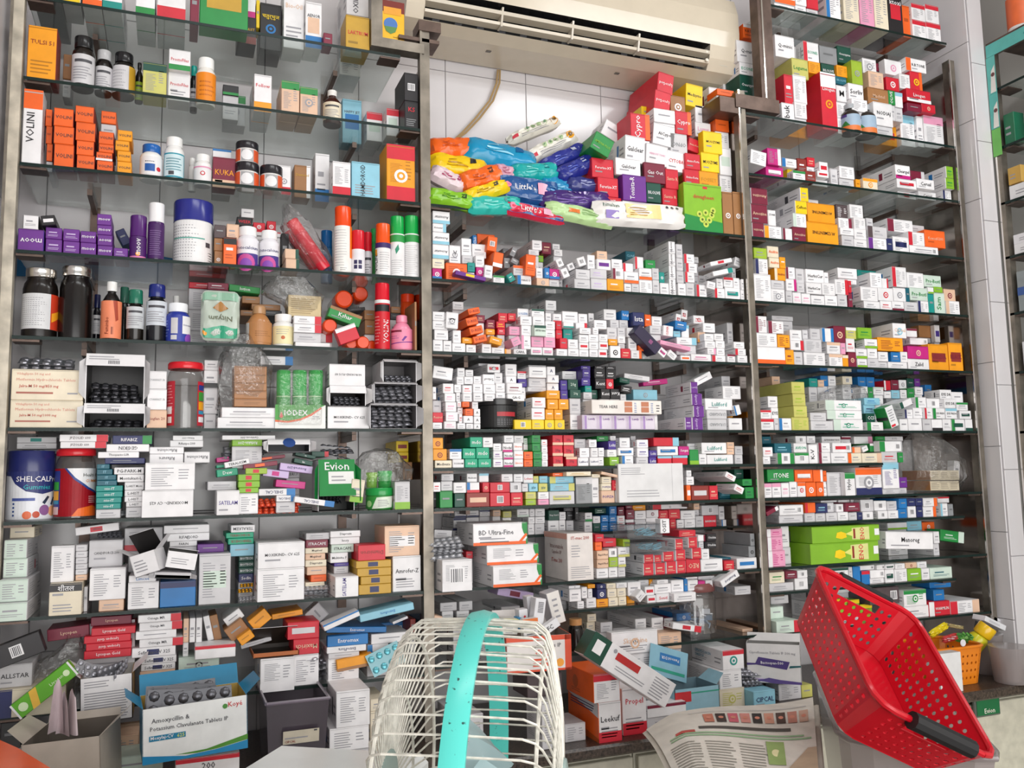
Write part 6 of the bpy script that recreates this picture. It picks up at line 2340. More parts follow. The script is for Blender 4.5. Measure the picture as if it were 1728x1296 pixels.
for (u0, u1) in ((0, .30), (.74, 1)):
    x0, y0 = R_('R5', 1140, 135); x1, y1 = R_('R5', 1392, 577); X0, X1 = at(x0, (y0+y1)/2, .07).x, at(x1, (y0+y1)/2, .07).x; r = (X1-X0)/2*.985; cx = (X0+X1)/2; h = at((x0+x1)/2, y0, .07).z-Z['6']; yc = max(.07, r+.004)
    ph = math.atan2(CAM.x-cx, -(CAM.y-yc))
    def bend(a, q, lift, r=r, cx=cx, yc=yc, h=h, u0=u0, u1=u1, ph=ph): an = ph+((u0+(u1-u0)*a)-.5)*3.0; rr = r*1.004+lift; return Vector((cx+math.sin(an)*rr, yc-math.cos(an)*rr, Z['6']+(.05+.66*q)*h))
    b = MB(); f = Face(b, (0, 0, 0), (r*3*(u1-u0), 0, 0), (0, 0, .66*h), bend=bend, lift=.0005); f.W = r*3*(u1-u0); f.H = .66*h; f.rect(0, 0, 1, 1, '#c02838', 0)
    if u0 == 0: f.lines(.1, .35, .9, .95, 9, '#f0b0b0'); f.rect(.25, .26, .8, .42, 'w', 2); f.rect(.4, .06, .8, .2, 'w', 2)
    else: f.rect(.1, .56, .9, .76, '#3f9a3a', 2); f.rect(.1, .36, .9, .54, '#f0a818', 2); f.rect(.1, .8, .9, .92, '#2a3a8c', 2); f.rect(.1, .26, .9, .34, '#2a90b8', 2); f.rect(.1, .08, .9, .2, 'w', 2)
    b.build('label', 'card', t, org=(cx, yc, Z['6']))
bottle('R6', (1085, 985, 1275, 1122), Z['7'], 'lowtub', '#2f8a3a', '#1f9a48', 'green balm jar with leafy white label under the polybag', 'balm_jar', 'jar', y=.06, lab=(.05, .62, '#2f8f3a', 170), ops=lambda f: (f.poly([(.3, .0), (.42, .9), (.85, 1), (.8, .1)], '#dfe8d8', 2), f.lines(.45, .2, .75, .8, 4, 'ink2', k=3), f.disc(.22, .4, .08, '#9fd08a', 3)))
bottle('M4', (450, 395, 740, 617), Z['6'], 'lowtub', '#121113', '#18171a', 'black round plastic tub with red label bar', 'round_tub', 'tub', y=.07, split=.80, lab=(.08, .78, '#141315', 170), ops=lambda f: (f.rect(.5, .50, .86, .70, '#b02a34', 2), f.lines(.5, .12, .86, .42, 4, '#77747a', .3)))
for rc, l in (((695, 600, 780, 782), 'small syrup bottle with orange-footed label beside the tall red tonic carton'), ((780, 605, 875, 788), 'small syrup bottle with orange-footed label beside the white folded carton')):
    bottle('N1', rc, Z['1'], 'syrup', '#2b2522', '#a7abb0', l, 'syrup_bottle', y=.03, lab=(.03, .58, '#9fb6cc', 165), ops=lambda f: (f.rect(0, 0, 1, .3, '#e07a3a', 2), f.poly([(.1, .3), (.5, .3), (.35, .6)], '#2f7a3a', 3), f.rect(0, .84, .4, 1, '#4a3a80', 2)))
p = at(*R_('M8', 1540, 560), .0)
bottle('M8', (1490, 190, 1592, 562), ZS['9']+.014, 'jar', '#17110e', '#c9935e', 'dark bottle with tan lid beside the oral salts carton', 'syrup_bottle', y=.03, split=.80)
# big clear jar of sachets
jz = at(*R_('M7', 1210, 1200), -.09).z
t = bottle('M7', (1040, 755, 1380, 1205), jz, 'glassjar', 'w', '#7a4a48', 'big clear plastic jar with brown lid holding silver sachets', 'sachet_jar', 'jar', y=-.09, m='clearjar', split=.83)
jl = Vector(t.location); jr = .058
for i in range(34):
    a, rr = random.random()*6.28, random.random()**.5*jr*.8; hh = .012+.075*random.random()*(1-rr/jr*.3); q = Matrix.Rotation(random.random()*6, 3, 'Z') @ Matrix.Rotation(random.random()*2.5, 3, 'X')
    b = MB(); o = jl+Vector((math.cos(a)*rr, math.sin(a)*rr, hh)); b.box(o-q @ Vector((.012, .008, .002)), q @ Vector((.024, 0, 0)), q @ Vector((0, .016, 0)), q @ Vector((0, 0, .004)), random.choice(['#c9ced6', '#dfe3e8', '#9db4cc', '#e8e8ea']), ch=.001)
    tag(b.build('sachet', 'foil', org=o), 'silver sachet inside the big clear jar', 'sachet', 'silver sachets in the big jar')

# ================================================================ soft packs, bags, strips, open cartons
def pillow(reg, rect, roll, y, th, c, label, ops=None, name='wet_wipes_pack', cat='wipes', group='packs of wet wipes heaped under the air conditioner', lean=18, m='film', zmin=None, fit=True):
    """soft flow-wrapped pack with crimped ends, seen face on; rect is the box round it in the picture"""
    x0, y0 = R_(reg, rect[0], rect[1]); x1, y1 = R_(reg, rect[2], rect[3]); cxp, cyp = (x0+x1)/2, (y0+y1)/2
    P = at(cxp, cyp, y); W = at(x1, cyp, y).x-at(x0, cyp, y).x; H = at(cxp, y0, y).z-at(cxp, y1, y).z; a = math.radians(roll); c_, s_ = abs(math.cos(a)), abs(math.sin(a)); dn = c_*c_-s_*s_
    w, h = (W*c_-H*s_)/dn, (H*c_-W*s_)/dn
    if w < .4*W or h < .22*H or not fit: w, h = W/(c_+s_*.6), H/(c_+s_*1.1)
    k_ = .80 if name != 'wet_wipes_pack' else 1.0 if label.startswith('long white') else 1.12; w *= 1.12*k_; h *= 1.28*k_
    if zmin is not None: P.z = max(P.z, zmin+H/2)
    le = math.radians(lean); u = Vector((math.cos(a), 0, math.sin(a))); v0 = Vector((-math.sin(a), 0, math.cos(a))); n0 = Vector((0, -1, 0))
    v = v0*math.cos(le)-n0*math.sin(le); n = n0*math.cos(le)+v0*math.sin(le)
    NX, NY = 14, 8; b = MB(); vs = []; sd = random.random()*9
    def surf(i, j, s):
        p, q = i/NX*2-1, j/NY*2-1; e = 1-max(0, (abs(p)-.80)/.20)**1.2
        bul = max(0, (1-abs(q)**3.2))**.6*max(.03, e)**.6; hh = h*(1-.10*(1-e)) ; wr = .0035*math.sin(9*p+5*q+sd)+.003*math.sin(13*q-7*p+sd*2)
        return P+u*(p*w/2)+v*(q*hh/2*(.86+.14*e))+n*(s*(th/2*bul)+wr*bul*.7+(.006*math.sin(7*q+sd) if e < .5 else 0))
    for s in (1, -1):
        g = [[surf(i, j, s) for j in range(NY+1)] for i in range(NX+1)]; vsl = [p for r in g for p in r]; fs = []
        for i in range(NX):
            for j in range(NY):
                q = (i*(NY+1)+j, (i+1)*(NY+1)+j, (i+1)*(NY+1)+j+1, i*(NY+1)+j+1); fs.append(q if s == 1 else q[::-1])
        b.mesh(vsl, fs, c)
    def bend(aa, bb, lift): q = surf(aa*NX, bb*NY, 1); return q+n*(lift+.0012)
    if ops:
        f = Face(b, P, u*w, v*h, bend=bend, lift=.0005); f.W, f.H = w, h; ops(f)
    o = b.build(name, m, org=(P.x, y, P.z-H/2), smooth=True)
    return tag(o, label, cat, group)
def wp(*cs):
    def g(f):
        for k in range(3): f.rect(.25+.02*k, .3+.12*k, .62-.1*k, .35+.12*k, cs[0], 2)
        if len(cs) > 1: f.rect(.66, .5, .76, .72, cs[1], 2)
    return g
def little(f): f.rect(.04, .12, .96, .88, '#14508c', 1); f.text("Little's", .26, .28, .32, .42, 'w'); f.disc(.14, .5, .05, '#f08aa8', 2); f.rect(.62, .3, .78, .7, '#f0a0b8', 2); f.lines(.82, .25, .94, .75, 4, '#7ab0e0')
def wide(f):
    f.disc(.86, .5, .07, '#e8a020', 2); f.disc(.86, .5, .035, '#7a5a2a', 3)
    for k in range(4): f.disc(.36+.11*k, .6, .04, '#b9d0a0', 2); f.disc(.36+.11*k, .6, .022, '#6a8a6a', 3)
    f.rect(.06, .18, .16, .4, '#d03a4a', 2); f.lines(.22, .12, .78, .34, 3, 'ink2')
pillow('M1', (85, 700, 285, 812), 7, .14, .06, '#f0661e', 'orange pack of wipes beside the steel post, highest of the heap', wp('#c84a10'), lean=30)
pillow('M1', (105, 795, 335, 890), -2, .10, .05, '#f2c70e', 'yellow pack of wipes directly under the orange one', wp('#b88a00', '#222'))
pillow('M1', (275, 725, 582, 868), -7, .13, .07, '#1592c0', 'big bright blue pack of wipes in the heap', wp('#8fd0e8', '#0a5a90'), lean=30)
pillow('M1', (85, 850, 250, 970), -22, .07, .05, '#e6d0d8', 'pale pink and white pack of wipes against the post', wp('#b0406a', '#9a2a5a'))
pillow('M1', (232, 830, 432, 975), 20, .06, .05, '#f0681e', 'orange pack of wipes lying across the yellow ones', wp('#b8480c', '#5a2a10'))
pillow('M1', (400, 840, 505, 920), -8, .10, .05, '#d8a0b4', 'small pink pack peeping between orange and teal packs', wp('#b0607a'))
pillow('M1', (255, 905, 455, 1030), 22, .02, .045, '#f4cc14', 'yellow pack of wipes above the lime one', wp('#a88400', '#33280a'))
pillow('M1', (85, 965, 285, 1050), -6, .015, .045, '#84c02a', 'lime green pack of wipes at the shelf edge', wp('#4a8a14', '#22400a'))
pillow('M1', (285, 990, 512, 1082), 6, .01, .045, '#2fb8ac', 'turquoise pack of wipes at the shelf edge', wp('#8ae0d8', '#0f7a74'))
pillow('M1', (500, 822, 702, 922), 8, .09, .05, '#17a8a6', 'turquoise pack of wipes in the middle of the heap', wp('#7ad8d4', '#0a6f80'))
pillow('M1', (310, 785, 402, 838), 0, .17, .04, '#3fb8d0', 'small cyan pack behind the yellow one', wp('#9fe0f0'))
pillow('M1', (470, 582, 722, 742), 27, .20, .05, '#e9e4d8', 'long white pack of wipes with orange fruit, upper of two', wide, lean=20)
pillow('M1', (560, 650, 808, 835), 30, .16, .05, '#ece8de', 'long white pack of wipes with orange fruit, lower of two', wide, lean=20)
pillow('M1', (640, 722, 850, 880), 28, .12, .05, '#27308c', 'navy pack of wipes behind another navy pack', wp('#6a78d0', '#c9d0e8'))
pillow('M1', (712, 782, 892, 925), 28, .08, .05, '#232c86', 'navy pack of wipes with a pale printed square', wp('#5a6ac8', '#d8e0f0'))
pillow('M1', (440, 908, 690, 1020), -2, .045, .05, '#174f8e', 'blue baby wipes pack with white lettering', little, lean=10)
pillow('M1', (640, 892, 782, 1000), 6, .085, .05, '#1a86b8', 'bright blue pack end beside the navy packs', wp('#7ac0e0'))
pillow('M1', (780, 905, 952, 972), 2, .07, .045, '#3a3f80', 'dull navy pack of wipes beside red cartons', wp('#9fa4d0', '#d0d4e8'))
pillow('M1', (660, 962, 952, 1062), 4, .03, .045, '#3f2570', 'deep purple pack of wipes', lambda f: [f.disc(.40+.07*k, .72, .018, '#cfc0e8', 2) for k in range(4)]+[f.lines(.2, .2, .7, .5, 3, '#7a5ab0')])
pillow('M1', (468, 1032, 722, 1112), -6, .005, .04, '#d82a4a', 'red and blue baby wipes pack at the shelf edge', little, lean=10)
pillow('M1', (690, 1036, 962, 1130), -6, .0, .04, '#b8d89a', 'pale green pack of wipes at the shelf edge', lambda f: (f.rect(.3, .35, .46, .6, '#e07a3a', 2), f.lines(.5, .4, .85, .7, 3, '#7aa060')), lean=10)
pillow('M1', (922, 1022, 1332, 1142), 2, -.01, .045, '#ebe7e4', 'long white wipes pack with amber panel at the shelf edge', lambda f: (f.rect(.32, .25, .70, .8, '#f0cf8a', 2), f.lines(.36, .35, .6, .7, 4, '#b08a40', k=3), f.text('himalaya', .08, .58, .18, .2, '#4a6a5a'), f.rect(.1, .2, .24, .48, '#9a86c8', 2), f.disc(.78, .75, .015, 'ink', 2), f.disc(.84, .75, .015, 'ink', 2), f.disc(.9, .75, .015, 'ink', 2)), lean=8)
pillow('R4', (-60, 815, 236, 1155), 0, .03, .03, '#b9c4b8', 'silver and green herbal pouch standing upside down', lambda f: (f.rect(.04, .78, .96, .95, '#8fb8a0', 2), f.text('Nityam', .2, .36, .6, .14, '#6a6f5a', True, True), f.poly([(.06, .04), (.94, .04), (.94, .22), (.5, .28), (.06, .2)], '#2fa07a', 2), f.text('ZANDU', .3, .10, .5, .1, 'w', True, True), f.poly([(.3, .62), (.5, .76), (.7, .62), (.5, .54)], '#a8763a', 3), f.disc(.1, .12, .06, '#f0a030', 3)), name='herbal_pouch', cat='pouch', group=None, lean=4, zmin=Z['5'])

# ---- polythene bags
def bag(reg, rows, y, th, label, m='bag', name='polybag', seg=20):
    b = MB(); vs = []; n = len(rows)
    for k, (py, xa, xb) in enumerate(rows):
        x0, yy = R_(reg, xa, py); x1, _ = R_(reg, xb, py); A, B = at(x0, yy, y), at(x1, yy, y); c = (A+B)/2; r = (B.x-A.x)/2; tk = th/2*(1 if 0 < k < n-1 else .35)
        for i in range(seg):
            t = 2*math.pi*i/seg; w = 1+.10*math.sin(5*t+k*1.7)+.05*math.sin(9*t-k)
            vs.append(Vector((c.x+math.copysign(abs(math.cos(t))**.7, math.cos(t))*r*w, y+math.copysign(abs(math.sin(t))**.7, math.sin(t))*tk*w, c.z)))
    fs = [(k*seg+i, k*seg+(i+1) % seg, (k+1)*seg+(i+1) % seg, (k+1)*seg+i) for k in range(n-1) for i in range(seg)]
    b.mesh(vs, fs, 'w'); o = b.build(name, m, org=(vs[0].x, y, min(v.z for v in vs)), smooth=True); return tag(o, label, 'plastic bag')
bag('R6', [(452, 68, 425), (300, 66, 425), (150, 78, 420), (80, 100, 400), (20, 130, 340), (-40, 170, 300), (-70, 150, 320)], .06, .11, 'clear polybag round the stack of brown cartons')
for k in range(5):
    y0, y1 = 155+55*k, 209+55*k; it = It(); A, B = at(*R_('R6', 182, y1), .02), at(*R_('R6', 406, y0), .02); b = MB()
    b.box((A.x, .02, A.z), (B.x-A.x, 0, 0), (0, 0, B.z-A.z-.0006), (0, .075, 0), '#a8754a', ch=.0012); F = Face(b, (A.x, .02, A.z), (B.x-A.x, 0, 0), (0, 0, B.z-A.z)); F.rect(.03, .82, .97, .88, '#7a5030', 2); F.lines(.3, .3, .8, .6, 2, '#8a6038')
    tag(b.build('kraft_carton', 'card', org=((A.x+B.x)/2, .05, A.z)), 'flat brown carton in the polybag on white cartons', 'carton', 'brown cartons stacked in a polybag')
bag('R4', [(985, 545, 780), (900, 520, 775), (850, 380, 770), (800, 390, 740), (740, 440, 680), (712, 500, 640)], .07, .09, 'crumpled clear polybag behind the copper bottle')
A, B = at(*R_('R4', 552, 985), .045), at(*R_('R4', 778, 852), .045); b = MB(); b.box((A.x, .045, A.z), (B.x-A.x, 0, 0), (0, 0, B.z-A.z), (0, .06, 0), '#c9b48a', ch=.001); F = Face(b, (A.x, .045, A.z), (B.x-A.x, 0, 0), (0, 0, B.z-A.z)); F.lines(.08, .15, .9, .9, 8, '#a08a60', .4)
tag(b.build('kraft_carton', 'card', org=((A.x+B.x)/2, .07, A.z)), 'tan fine-printed carton inside the crumpled polybag', 'carton')
bag('R6', [(1000, 1080, 1300), (940, 1020, 1370), (860, 1010, 1375), (790, 1030, 1330), (740, 1080, 1290), (715, 1150, 1230)], .06, .10, 'clear polybag of green jars on the shelf')
bottle('R6', (1165, 870, 1260, 985), at(*R_('R6', 1200, 985), .06).z, 'lowtub', '#1fa040', '#25b04a', 'bright green jar inside the clear polybag', 'balm_jar', 'jar', y=.06)
bottle('R6', (1085, 880, 1160, 985), at(*R_('R6', 1100, 985), .06).z, 'lowtub', '#7ab03a', '#8fc04a', 'yellow-green jar inside the clear polybag', 'balm_jar', 'jar', y=.06)
bag('N4', [(332, 470, 520), (290, 480, 745), (240, 485, 748), (200, 560, 740), (178, 620, 700)], .09, .06, 'clear polybag behind three white and mint cartons')
bag('N4', [(832, 992, 1335), (740, 985, 1340), (640, 990, 1300), (580, 1030, 1250), (520, 1050, 1150), (478, 1060, 1110)], .055, .15, 'clear polybag round brown cartons beside the pillar')
for k in range(2):
    for c3 in range(3):
        A, B = at(*R_('N4', 1158+58*c3, 760+64*k), .0), at(*R_('N4', 1158+58*(c3+1), 698+64*k), .0); z0 = max(A.z, ZS['7']) if k == 1 else A.z; b = MB()
        b.box((A.x, .0, z0), (B.x-A.x-.001, 0, 0), (0, 0, B.z-z0-.001), (0, .12, 0), '#c9bda6', ch=.001, cols={'left': '#9a6a40', 'top': '#b98a58'}); F = Face(b, (A.x, .0, z0), (B.x-A.x, 0, 0), (0, 0, B.z-z0)); F.lines(.12, .2, .9, .85, 4, '#8f8574')
        tag(b.build('kraft_carton', 'card', org=((A.x+B.x)/2, .06, z0)), 'brown-sided carton bundled in polybag beside the pillar', 'carton', 'brown-sided cartons bundled in a polybag')
# two red cans leaning inside a bag
for k, (cx, cy, L, W, an, l) in enumerate(((690, 500, 400, 92, -36, 'red spray can leaning in a clear bag, front one'), (640, 540, 330, 60, -38, 'thin red can leaning in a clear bag, rear one'))):
    P = at(*R_('R4', cx, cy), .05+.07*k); s_ = (at(*R_('R4', cx+100, cy), .05)-at(*R_('R4', cx, cy), .05)).x/100; a = math.radians(90+an*-1)
    ax = Vector((-math.sin(math.radians(36)), 0, math.cos(math.radians(36)))); r = W*s_/2; h = L*s_; t = thing('spray_can', P-ax*h/2, l, 'spray can'); b = MB()
    b.lathe([(r*.9, 0), (r, .01), (r, h*.72), (r*.9, h*.74)], P-ax*h/2, 20, ax, '#d3263a'); bo = b.build('body', 'plastic', t, org=P-ax*h/2, smooth=True)
    b = MB(); b.lathe([(r*.97, h*.74), (r*.97, h*.98), (r*.8, h)], P-ax*h/2, 20, ax, '#e01a30'); b.build('cap', 'plastic', t, org=P-ax*h/2, smooth=True)
bag('R4', [(668, 700, 865), (600, 640, 840), (520, 590, 790), (440, 540, 740), (370, 510, 700), (325, 515, 640), (270, 525, 560), (235, 510, 535)], .07, .12, 'clear bag holding two leaning red spray cans')
# shrink-wrapped triple pack of green jars
t = thing('shrink_pack', at(*R_('R6', 632, 575), .03), 'shrink-wrapped triple pack of green balm sticks on white and green tray card', 'multipack'); 
for k in range(3):
    xa, xb = 466+110*k, 570+110*k; A, B = at(*R_('R6', xa, 420), .035), at(*R_('R6', xb, 188), .035); r = (B.x-A.x)/2*.97; zb = Z['6']+.012; h = B.z-zb
    org = Vector(((A.x+B.x)/2, .012+r, zb)); b = MB(); b.lathe([(r*.95, 0), (r, .004), (r, h*.50), (r, h*.52), (r*.98, h*.54), (r*.98, h*.97), (r*.9, h)], org, 20, cols=['#2f8a3a', '#3a9a44', '#9ac890', '#1f9a40', '#17a83e', '#17a83e'], c='g'); b.build('balm_jar', 'plastic', t, org=org, smooth=True)
A, B = at(*R_('R6', 462, 575), .006), at(*R_('R6', 808, 420), .006); A.z = Z['6']; b = MB(); b.box((A.x, .006, A.z), (B.x-A.x, 0, 0), (0, 0, B.z-A.z), (0, .003, 0), '#e9e9e6'); F = Face(b, (A.x, .006, A.z), (B.x-A.x, 0, 0), (0, 0, B.z-A.z))
F.poly([(0, 1), (1, 1), (.9, .9), (.7, .62), (.5, .42), (.25, .32), (0, .36)], '#3f9a34', 1); F.poly([(0, .36), (.25, .32), (.5, .42), (.7, .62), (.9, .9), (.92, .84), (.72, .54), (.5, .34), (.25, .24), (0, .28)], '#e0602a', 2); F.text('IODEX', .18, .52, .46, .28, 'w'); F.poly([(.08, .5), (.12, .72), (.16, .5), (.12, .42)], '#c83a2a', 3); F.lines(.72, .4, .92, .56, 2, 'ink2')
b.build('tray_card', 'card', t, org=A)
A, B = at(*R_('R6', 458, 575), .004), at(*R_('R6', 808, 180), .004); b = MB(); b.box((A.x, .002, Z['6']+.0005), (B.x-A.x, 0, 0), (0, 0, B.z-Z['6']), (0, .10, 0), 'w', ch=.012); b.build('shrink_wrap', 'bag', t, org=A)

# ---- blister strips (one mesh per colour, shared)
STRIP = {}
def strip_mesh(key, fc, dc, nx=5, ny=2, w=.1, h=.04):
    b = MB(); b.box((-w/2, -h/2, 0), (w, 0, 0), (0, h, 0), (0, 0, .0006), fc)
    for i in range(nx):
        for j in range(ny):
            cx, cy = -w/2+w*(i+.5)/nx, -h/2+h*(j+.5)/ny; r = min(w/nx, h/ny)*.40
            b.lathe([(r, .0006), (r*.92, .0030), (r*.6, .0048), (r*.2, .0052)], (cx, cy, 0), 8, c=dc)
    o = b.build('blister_strip', 'foil' if key != 'red' else 'pvc', smooth=True); STRIP[key] = o.data; bpy.data.objects.remove(o)
strip_mesh('dark', '#8c8c92', '#a0a0a8'); strip_mesh('silver', '#b9bac0', '#c4c5ca'); strip_mesh('red', '#b83a2a', '#e0502e', 8, 3); strip_mesh('black', '#48484c', '#5a5a60'); strip_mesh('teal', '#8fb8c0', '#5fa8b4', 4, 2, .11, .07); strip_mesh('green', '#4a7a5a', '#6a9a78', 2, 1, .04, .02); strip_mesh('gold', '#8a7a50', '#e0a020', 4, 2, .06, .03)
def strip(key, loc, rx, ry, rz, label, group, sc=1.0):
    o = bpy.data.objects.new('blister_strip', STRIP[key]); COL.objects.link(o); o.location = loc; o.rotation_euler = (rx, ry, rz); o.scale = (sc, sc, sc); return tag(o, label, 'blister strip', group)
def strips(key, reg, rect, y, n, label, group, depth=.09, tilt=.05, sc=None, lean=.42):
    """n strips lying one on another filling the rect (front view)"""
    A, B = at(*R_(reg, rect[0], rect[3]), y), at(*R_(reg, rect[2], rect[1]), y); W = B.x-A.x; sw = {'teal': .11, 'green': .04, 'gold': .06}.get(key, .1)
    for k in range(n):
        z = A.z+(B.z-A.z)*(k+.15)/n; s = sc or W/sw*random.uniform(.86, .97)
        strip(key, ((A.x+B.x)/2+random.uniform(-.004, .004), y+depth*.5+random.uniform(-.008, .008), z), random.uniform(-tilt, tilt)+lean, random.uniform(-tilt, tilt), random.uniform(-.06, .06), label, group, s)
G1 = 'blister strips in the open tablet cartons'
strips('dark', 'R5', (75, 92, 545, 172), .02, 3, 'dark blister strip standing out of the upper cream carton', G1, sc=1.15)
strips('dark', 'R5', (1392, 310, 1500, 475), .05, 6, 'dark blister strip in the pile behind the empty glass jar', 'blister strips behind the glass jar')
strips('dark', 'R6', (40, 700, 452, 768), .03, 3, 'dark blister strip in the row above the tilted maroon cartons', 'blister strips above the maroon cartons', sc=.98)
strips('dark', 'R6', (785, 672, 1020, 775), .10, 3, 'dark blister strip behind the open green carton', 'blister strips behind the green carton', tilt=.3)
strips('silver', 'R5', (180, 706, 392, 742), .05, 1, 'silver blister strip lying on the navy lidded tub', None)
strips('silver', 'R5', (655, 1132, 900, 1172), .0, 1, 'silver blister strip under the teal carton stack', None)
strips('red', 'R6', (230, 1062, 720, 1152), .0, 3, 'red-orange blister strip lying loose at the shelf edge', 'red-orange blister strips', tilt=.12, sc=1.15)
strips('silver', 'R8', (505, 362, 640, 412), .02, 3, 'silver blister strip beside the white cube carton', 'silver blister strips by the cube carton')
strips('gold', 'R8', (162, 346, 242, 402), .01, 2, 'strip of amber capsules beside the large white carton', 'amber capsule strips')
strips('silver', 'R8', (165, 408, 260, 445), .0, 1, 'silver strip under the amber capsules', None)
strips('green', 'R7', (488, 242, 540, 268), .06, 1, 'small green strip on the pale carton, plain one', None, sc=1.0)
strips('green', 'R7', (560, 240, 628, 266), .06, 1, 'small green strip on the pale carton, beside another', None, sc=1.0)
strips('dark', 'R7', (490, 82, 630, 122), .10, 2, 'dark strip under the tilted white flat carton', 'dark strips under the tilted flat carton')
strips('silver', 'M6', (100, 345, 388, 522), -.03, 7, 'silver blister strip in the bowed pile on the barcode carton', 'silver blister strips piled on a carton', tilt=.09)
strips('dark', 'N7', (1205, 492, 1345, 622), -.08, 8, 'dark strip in the pile in front of the purple-banded carton', 'dark strips in a pile on the worktop', tilt=.15)
strips('teal', 'R8', (850, 650, 985, 700), .0, 1, 'teal blister card lying beside the gold flat carton', None)
for k in range(5):
    p = at(*R_('R8', 480+45*k, 745+24*k), .0+.01*k); strip('dark' if k % 2 else 'silver', (p.x, p.y+.03, p.z), .15, random.uniform(-.15, .15), random.uniform(-.4, .4), 'loose foil strip under the gold flat carton', 'loose foil strips on the lowest shelf', 1.0)
p = at(*R_('R8', 915, 735), -.02); o = strip('teal', p, 1.2, -.35, .1, 'teal blister card propped upright beside the fan', None, .8)

# ---- open cartons
def frame_of(reg, rect, y): 
    A, B = at(*R_(reg, rect[0], rect[3]), y), at(*R_(reg, rect[2], rect[1]), y); return A, B
def open_carton(reg, rect, y, d, c, label, open='front', flap=40, inner='#8a8278', ops=None, lops=None, yaw=0, roll=0, zb=None, name='open_carton', flaps=('main', 'left', 'right'), fl=.5, side=None, rops=None, fcol=None):
    A, B = frame_of(reg, rect, y)
    if zb is not None: A.z = zb
    w, h = B.x-A.x, B.z-A.z; T = .0016; cx = (A.x+B.x)/2; org = Vector((cx, y, A.z)); Mx = Matrix.Rotation(math.radians(yaw), 3, 'Z') @ Matrix.Rotation(math.radians(-roll), 3, 'Y')
    t = thing(name, org, label, 'carton'); side = side or c; fcol = fcol or c
    U = lambda x, yy, z: Mx @ Vector((x, yy, z))
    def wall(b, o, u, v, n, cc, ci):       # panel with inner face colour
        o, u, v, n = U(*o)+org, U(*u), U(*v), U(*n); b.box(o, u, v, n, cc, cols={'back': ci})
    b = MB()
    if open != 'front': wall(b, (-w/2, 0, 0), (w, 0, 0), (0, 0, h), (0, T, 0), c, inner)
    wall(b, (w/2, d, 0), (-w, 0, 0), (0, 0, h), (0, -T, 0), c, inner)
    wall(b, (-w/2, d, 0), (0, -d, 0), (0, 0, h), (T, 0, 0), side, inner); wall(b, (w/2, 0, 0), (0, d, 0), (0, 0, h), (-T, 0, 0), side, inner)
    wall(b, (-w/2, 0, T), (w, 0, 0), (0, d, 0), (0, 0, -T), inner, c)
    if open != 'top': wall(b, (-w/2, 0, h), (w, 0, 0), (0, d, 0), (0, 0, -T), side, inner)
    if ops and open == 'top': ops(Face(b, U(-w/2, 0, 0)+org, U(w, 0, 0), U(0, 0, h)))
    if lops: lops(Face(b, U(-w/2, d, 0)+org, U(0, -d, 0), U(0, 0, h)))
    if rops: rops(Face(b, U(w/2, 0, 0)+org, U(0, d, 0), U(0, 0, h)))
    b.build('body', 'card', t, org=org); a = math.radians(flap)
    if open == 'front':
        b = MB(); L = h*fl; wall(b, (-w/2, 0, h), (w, 0, 0), (0, -L*math.cos(a), -L*math.sin(a)), (0, 0, -.0008), fcol, inner)
        if ops: ops(Face(b, U(-w/2, -L*math.cos(a), h-L*math.sin(a))+org, U(w, 0, 0), U(0, L*math.cos(a), L*math.sin(a))))
        b.build('flap', 'card', t, org=org)
        for sg, nm in ((-1, 'left'), (1, 'right')):
            if nm in flaps:
                b = MB(); x = sg*w/2; b.face([U(x, 0, .08*h)+org, U(x, 0, .92*h)+org, U(x+sg*.012, -.025, .80*h)+org, U(x+sg*.012, -.025, .2*h)+org], fcol); b.build('flap', 'card', t, org=org)
    else:
        if 'main' in flaps:
            b = MB(); L = d*fl; wall(b, (-w/2, d, h), (w, 0, 0), (0, L*math.cos(a), L*math.sin(a)), (0, 0, -.0008), fcol, inner); b.build('flap', 'card', t, org=org)
        for sg, nm in ((-1, 'left'), (1, 'right')):
            if nm in flaps:
                b = MB(); x = sg*w/2; e = sg*.03; b.face([U(x, .01, h)+org, U(x, d-.01, h)+org, U(x+e, d-.02, h+.025)+org, U(x+e, .02, h+.025)+org], fcol); b.build('flap', 'card', t, org=org)
    return t, org, w, h
def bars(f): f.lines(.05, .5, .6, .9, 2, 'ink2'); [f.rect(.38+.025*k, .12, .38+.025*k+.012, .42, 'ink', 2) for k in range(8)]
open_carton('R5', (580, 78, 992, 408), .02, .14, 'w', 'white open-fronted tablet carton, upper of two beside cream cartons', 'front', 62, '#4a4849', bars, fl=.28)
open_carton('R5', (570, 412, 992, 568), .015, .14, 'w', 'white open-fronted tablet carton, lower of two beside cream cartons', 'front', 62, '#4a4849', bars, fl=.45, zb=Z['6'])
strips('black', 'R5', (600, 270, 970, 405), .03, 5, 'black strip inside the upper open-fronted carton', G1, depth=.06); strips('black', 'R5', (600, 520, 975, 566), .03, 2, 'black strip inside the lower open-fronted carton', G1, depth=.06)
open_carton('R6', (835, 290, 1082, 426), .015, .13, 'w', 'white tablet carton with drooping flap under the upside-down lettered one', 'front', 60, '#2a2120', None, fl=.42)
strips('dark', 'R6', (860, 345, 1065, 420), .03, 3, 'dark strip inside the carton with drooping flap', G1)
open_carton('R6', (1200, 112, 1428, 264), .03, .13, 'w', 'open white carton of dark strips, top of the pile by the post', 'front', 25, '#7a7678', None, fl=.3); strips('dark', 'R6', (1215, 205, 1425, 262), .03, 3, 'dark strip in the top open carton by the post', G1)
open_carton('R6', (1140, 268, 1430, 408), .02, .13, 'W', 'open carton of dark strips, middle of the pile by the post', 'front', 20, '#7a7678', None, fl=.25); strips('dark', 'R6', (1150, 285, 1425, 405), .02, 5, 'dark strip in the middle open carton by the post', G1, tilt=.1)
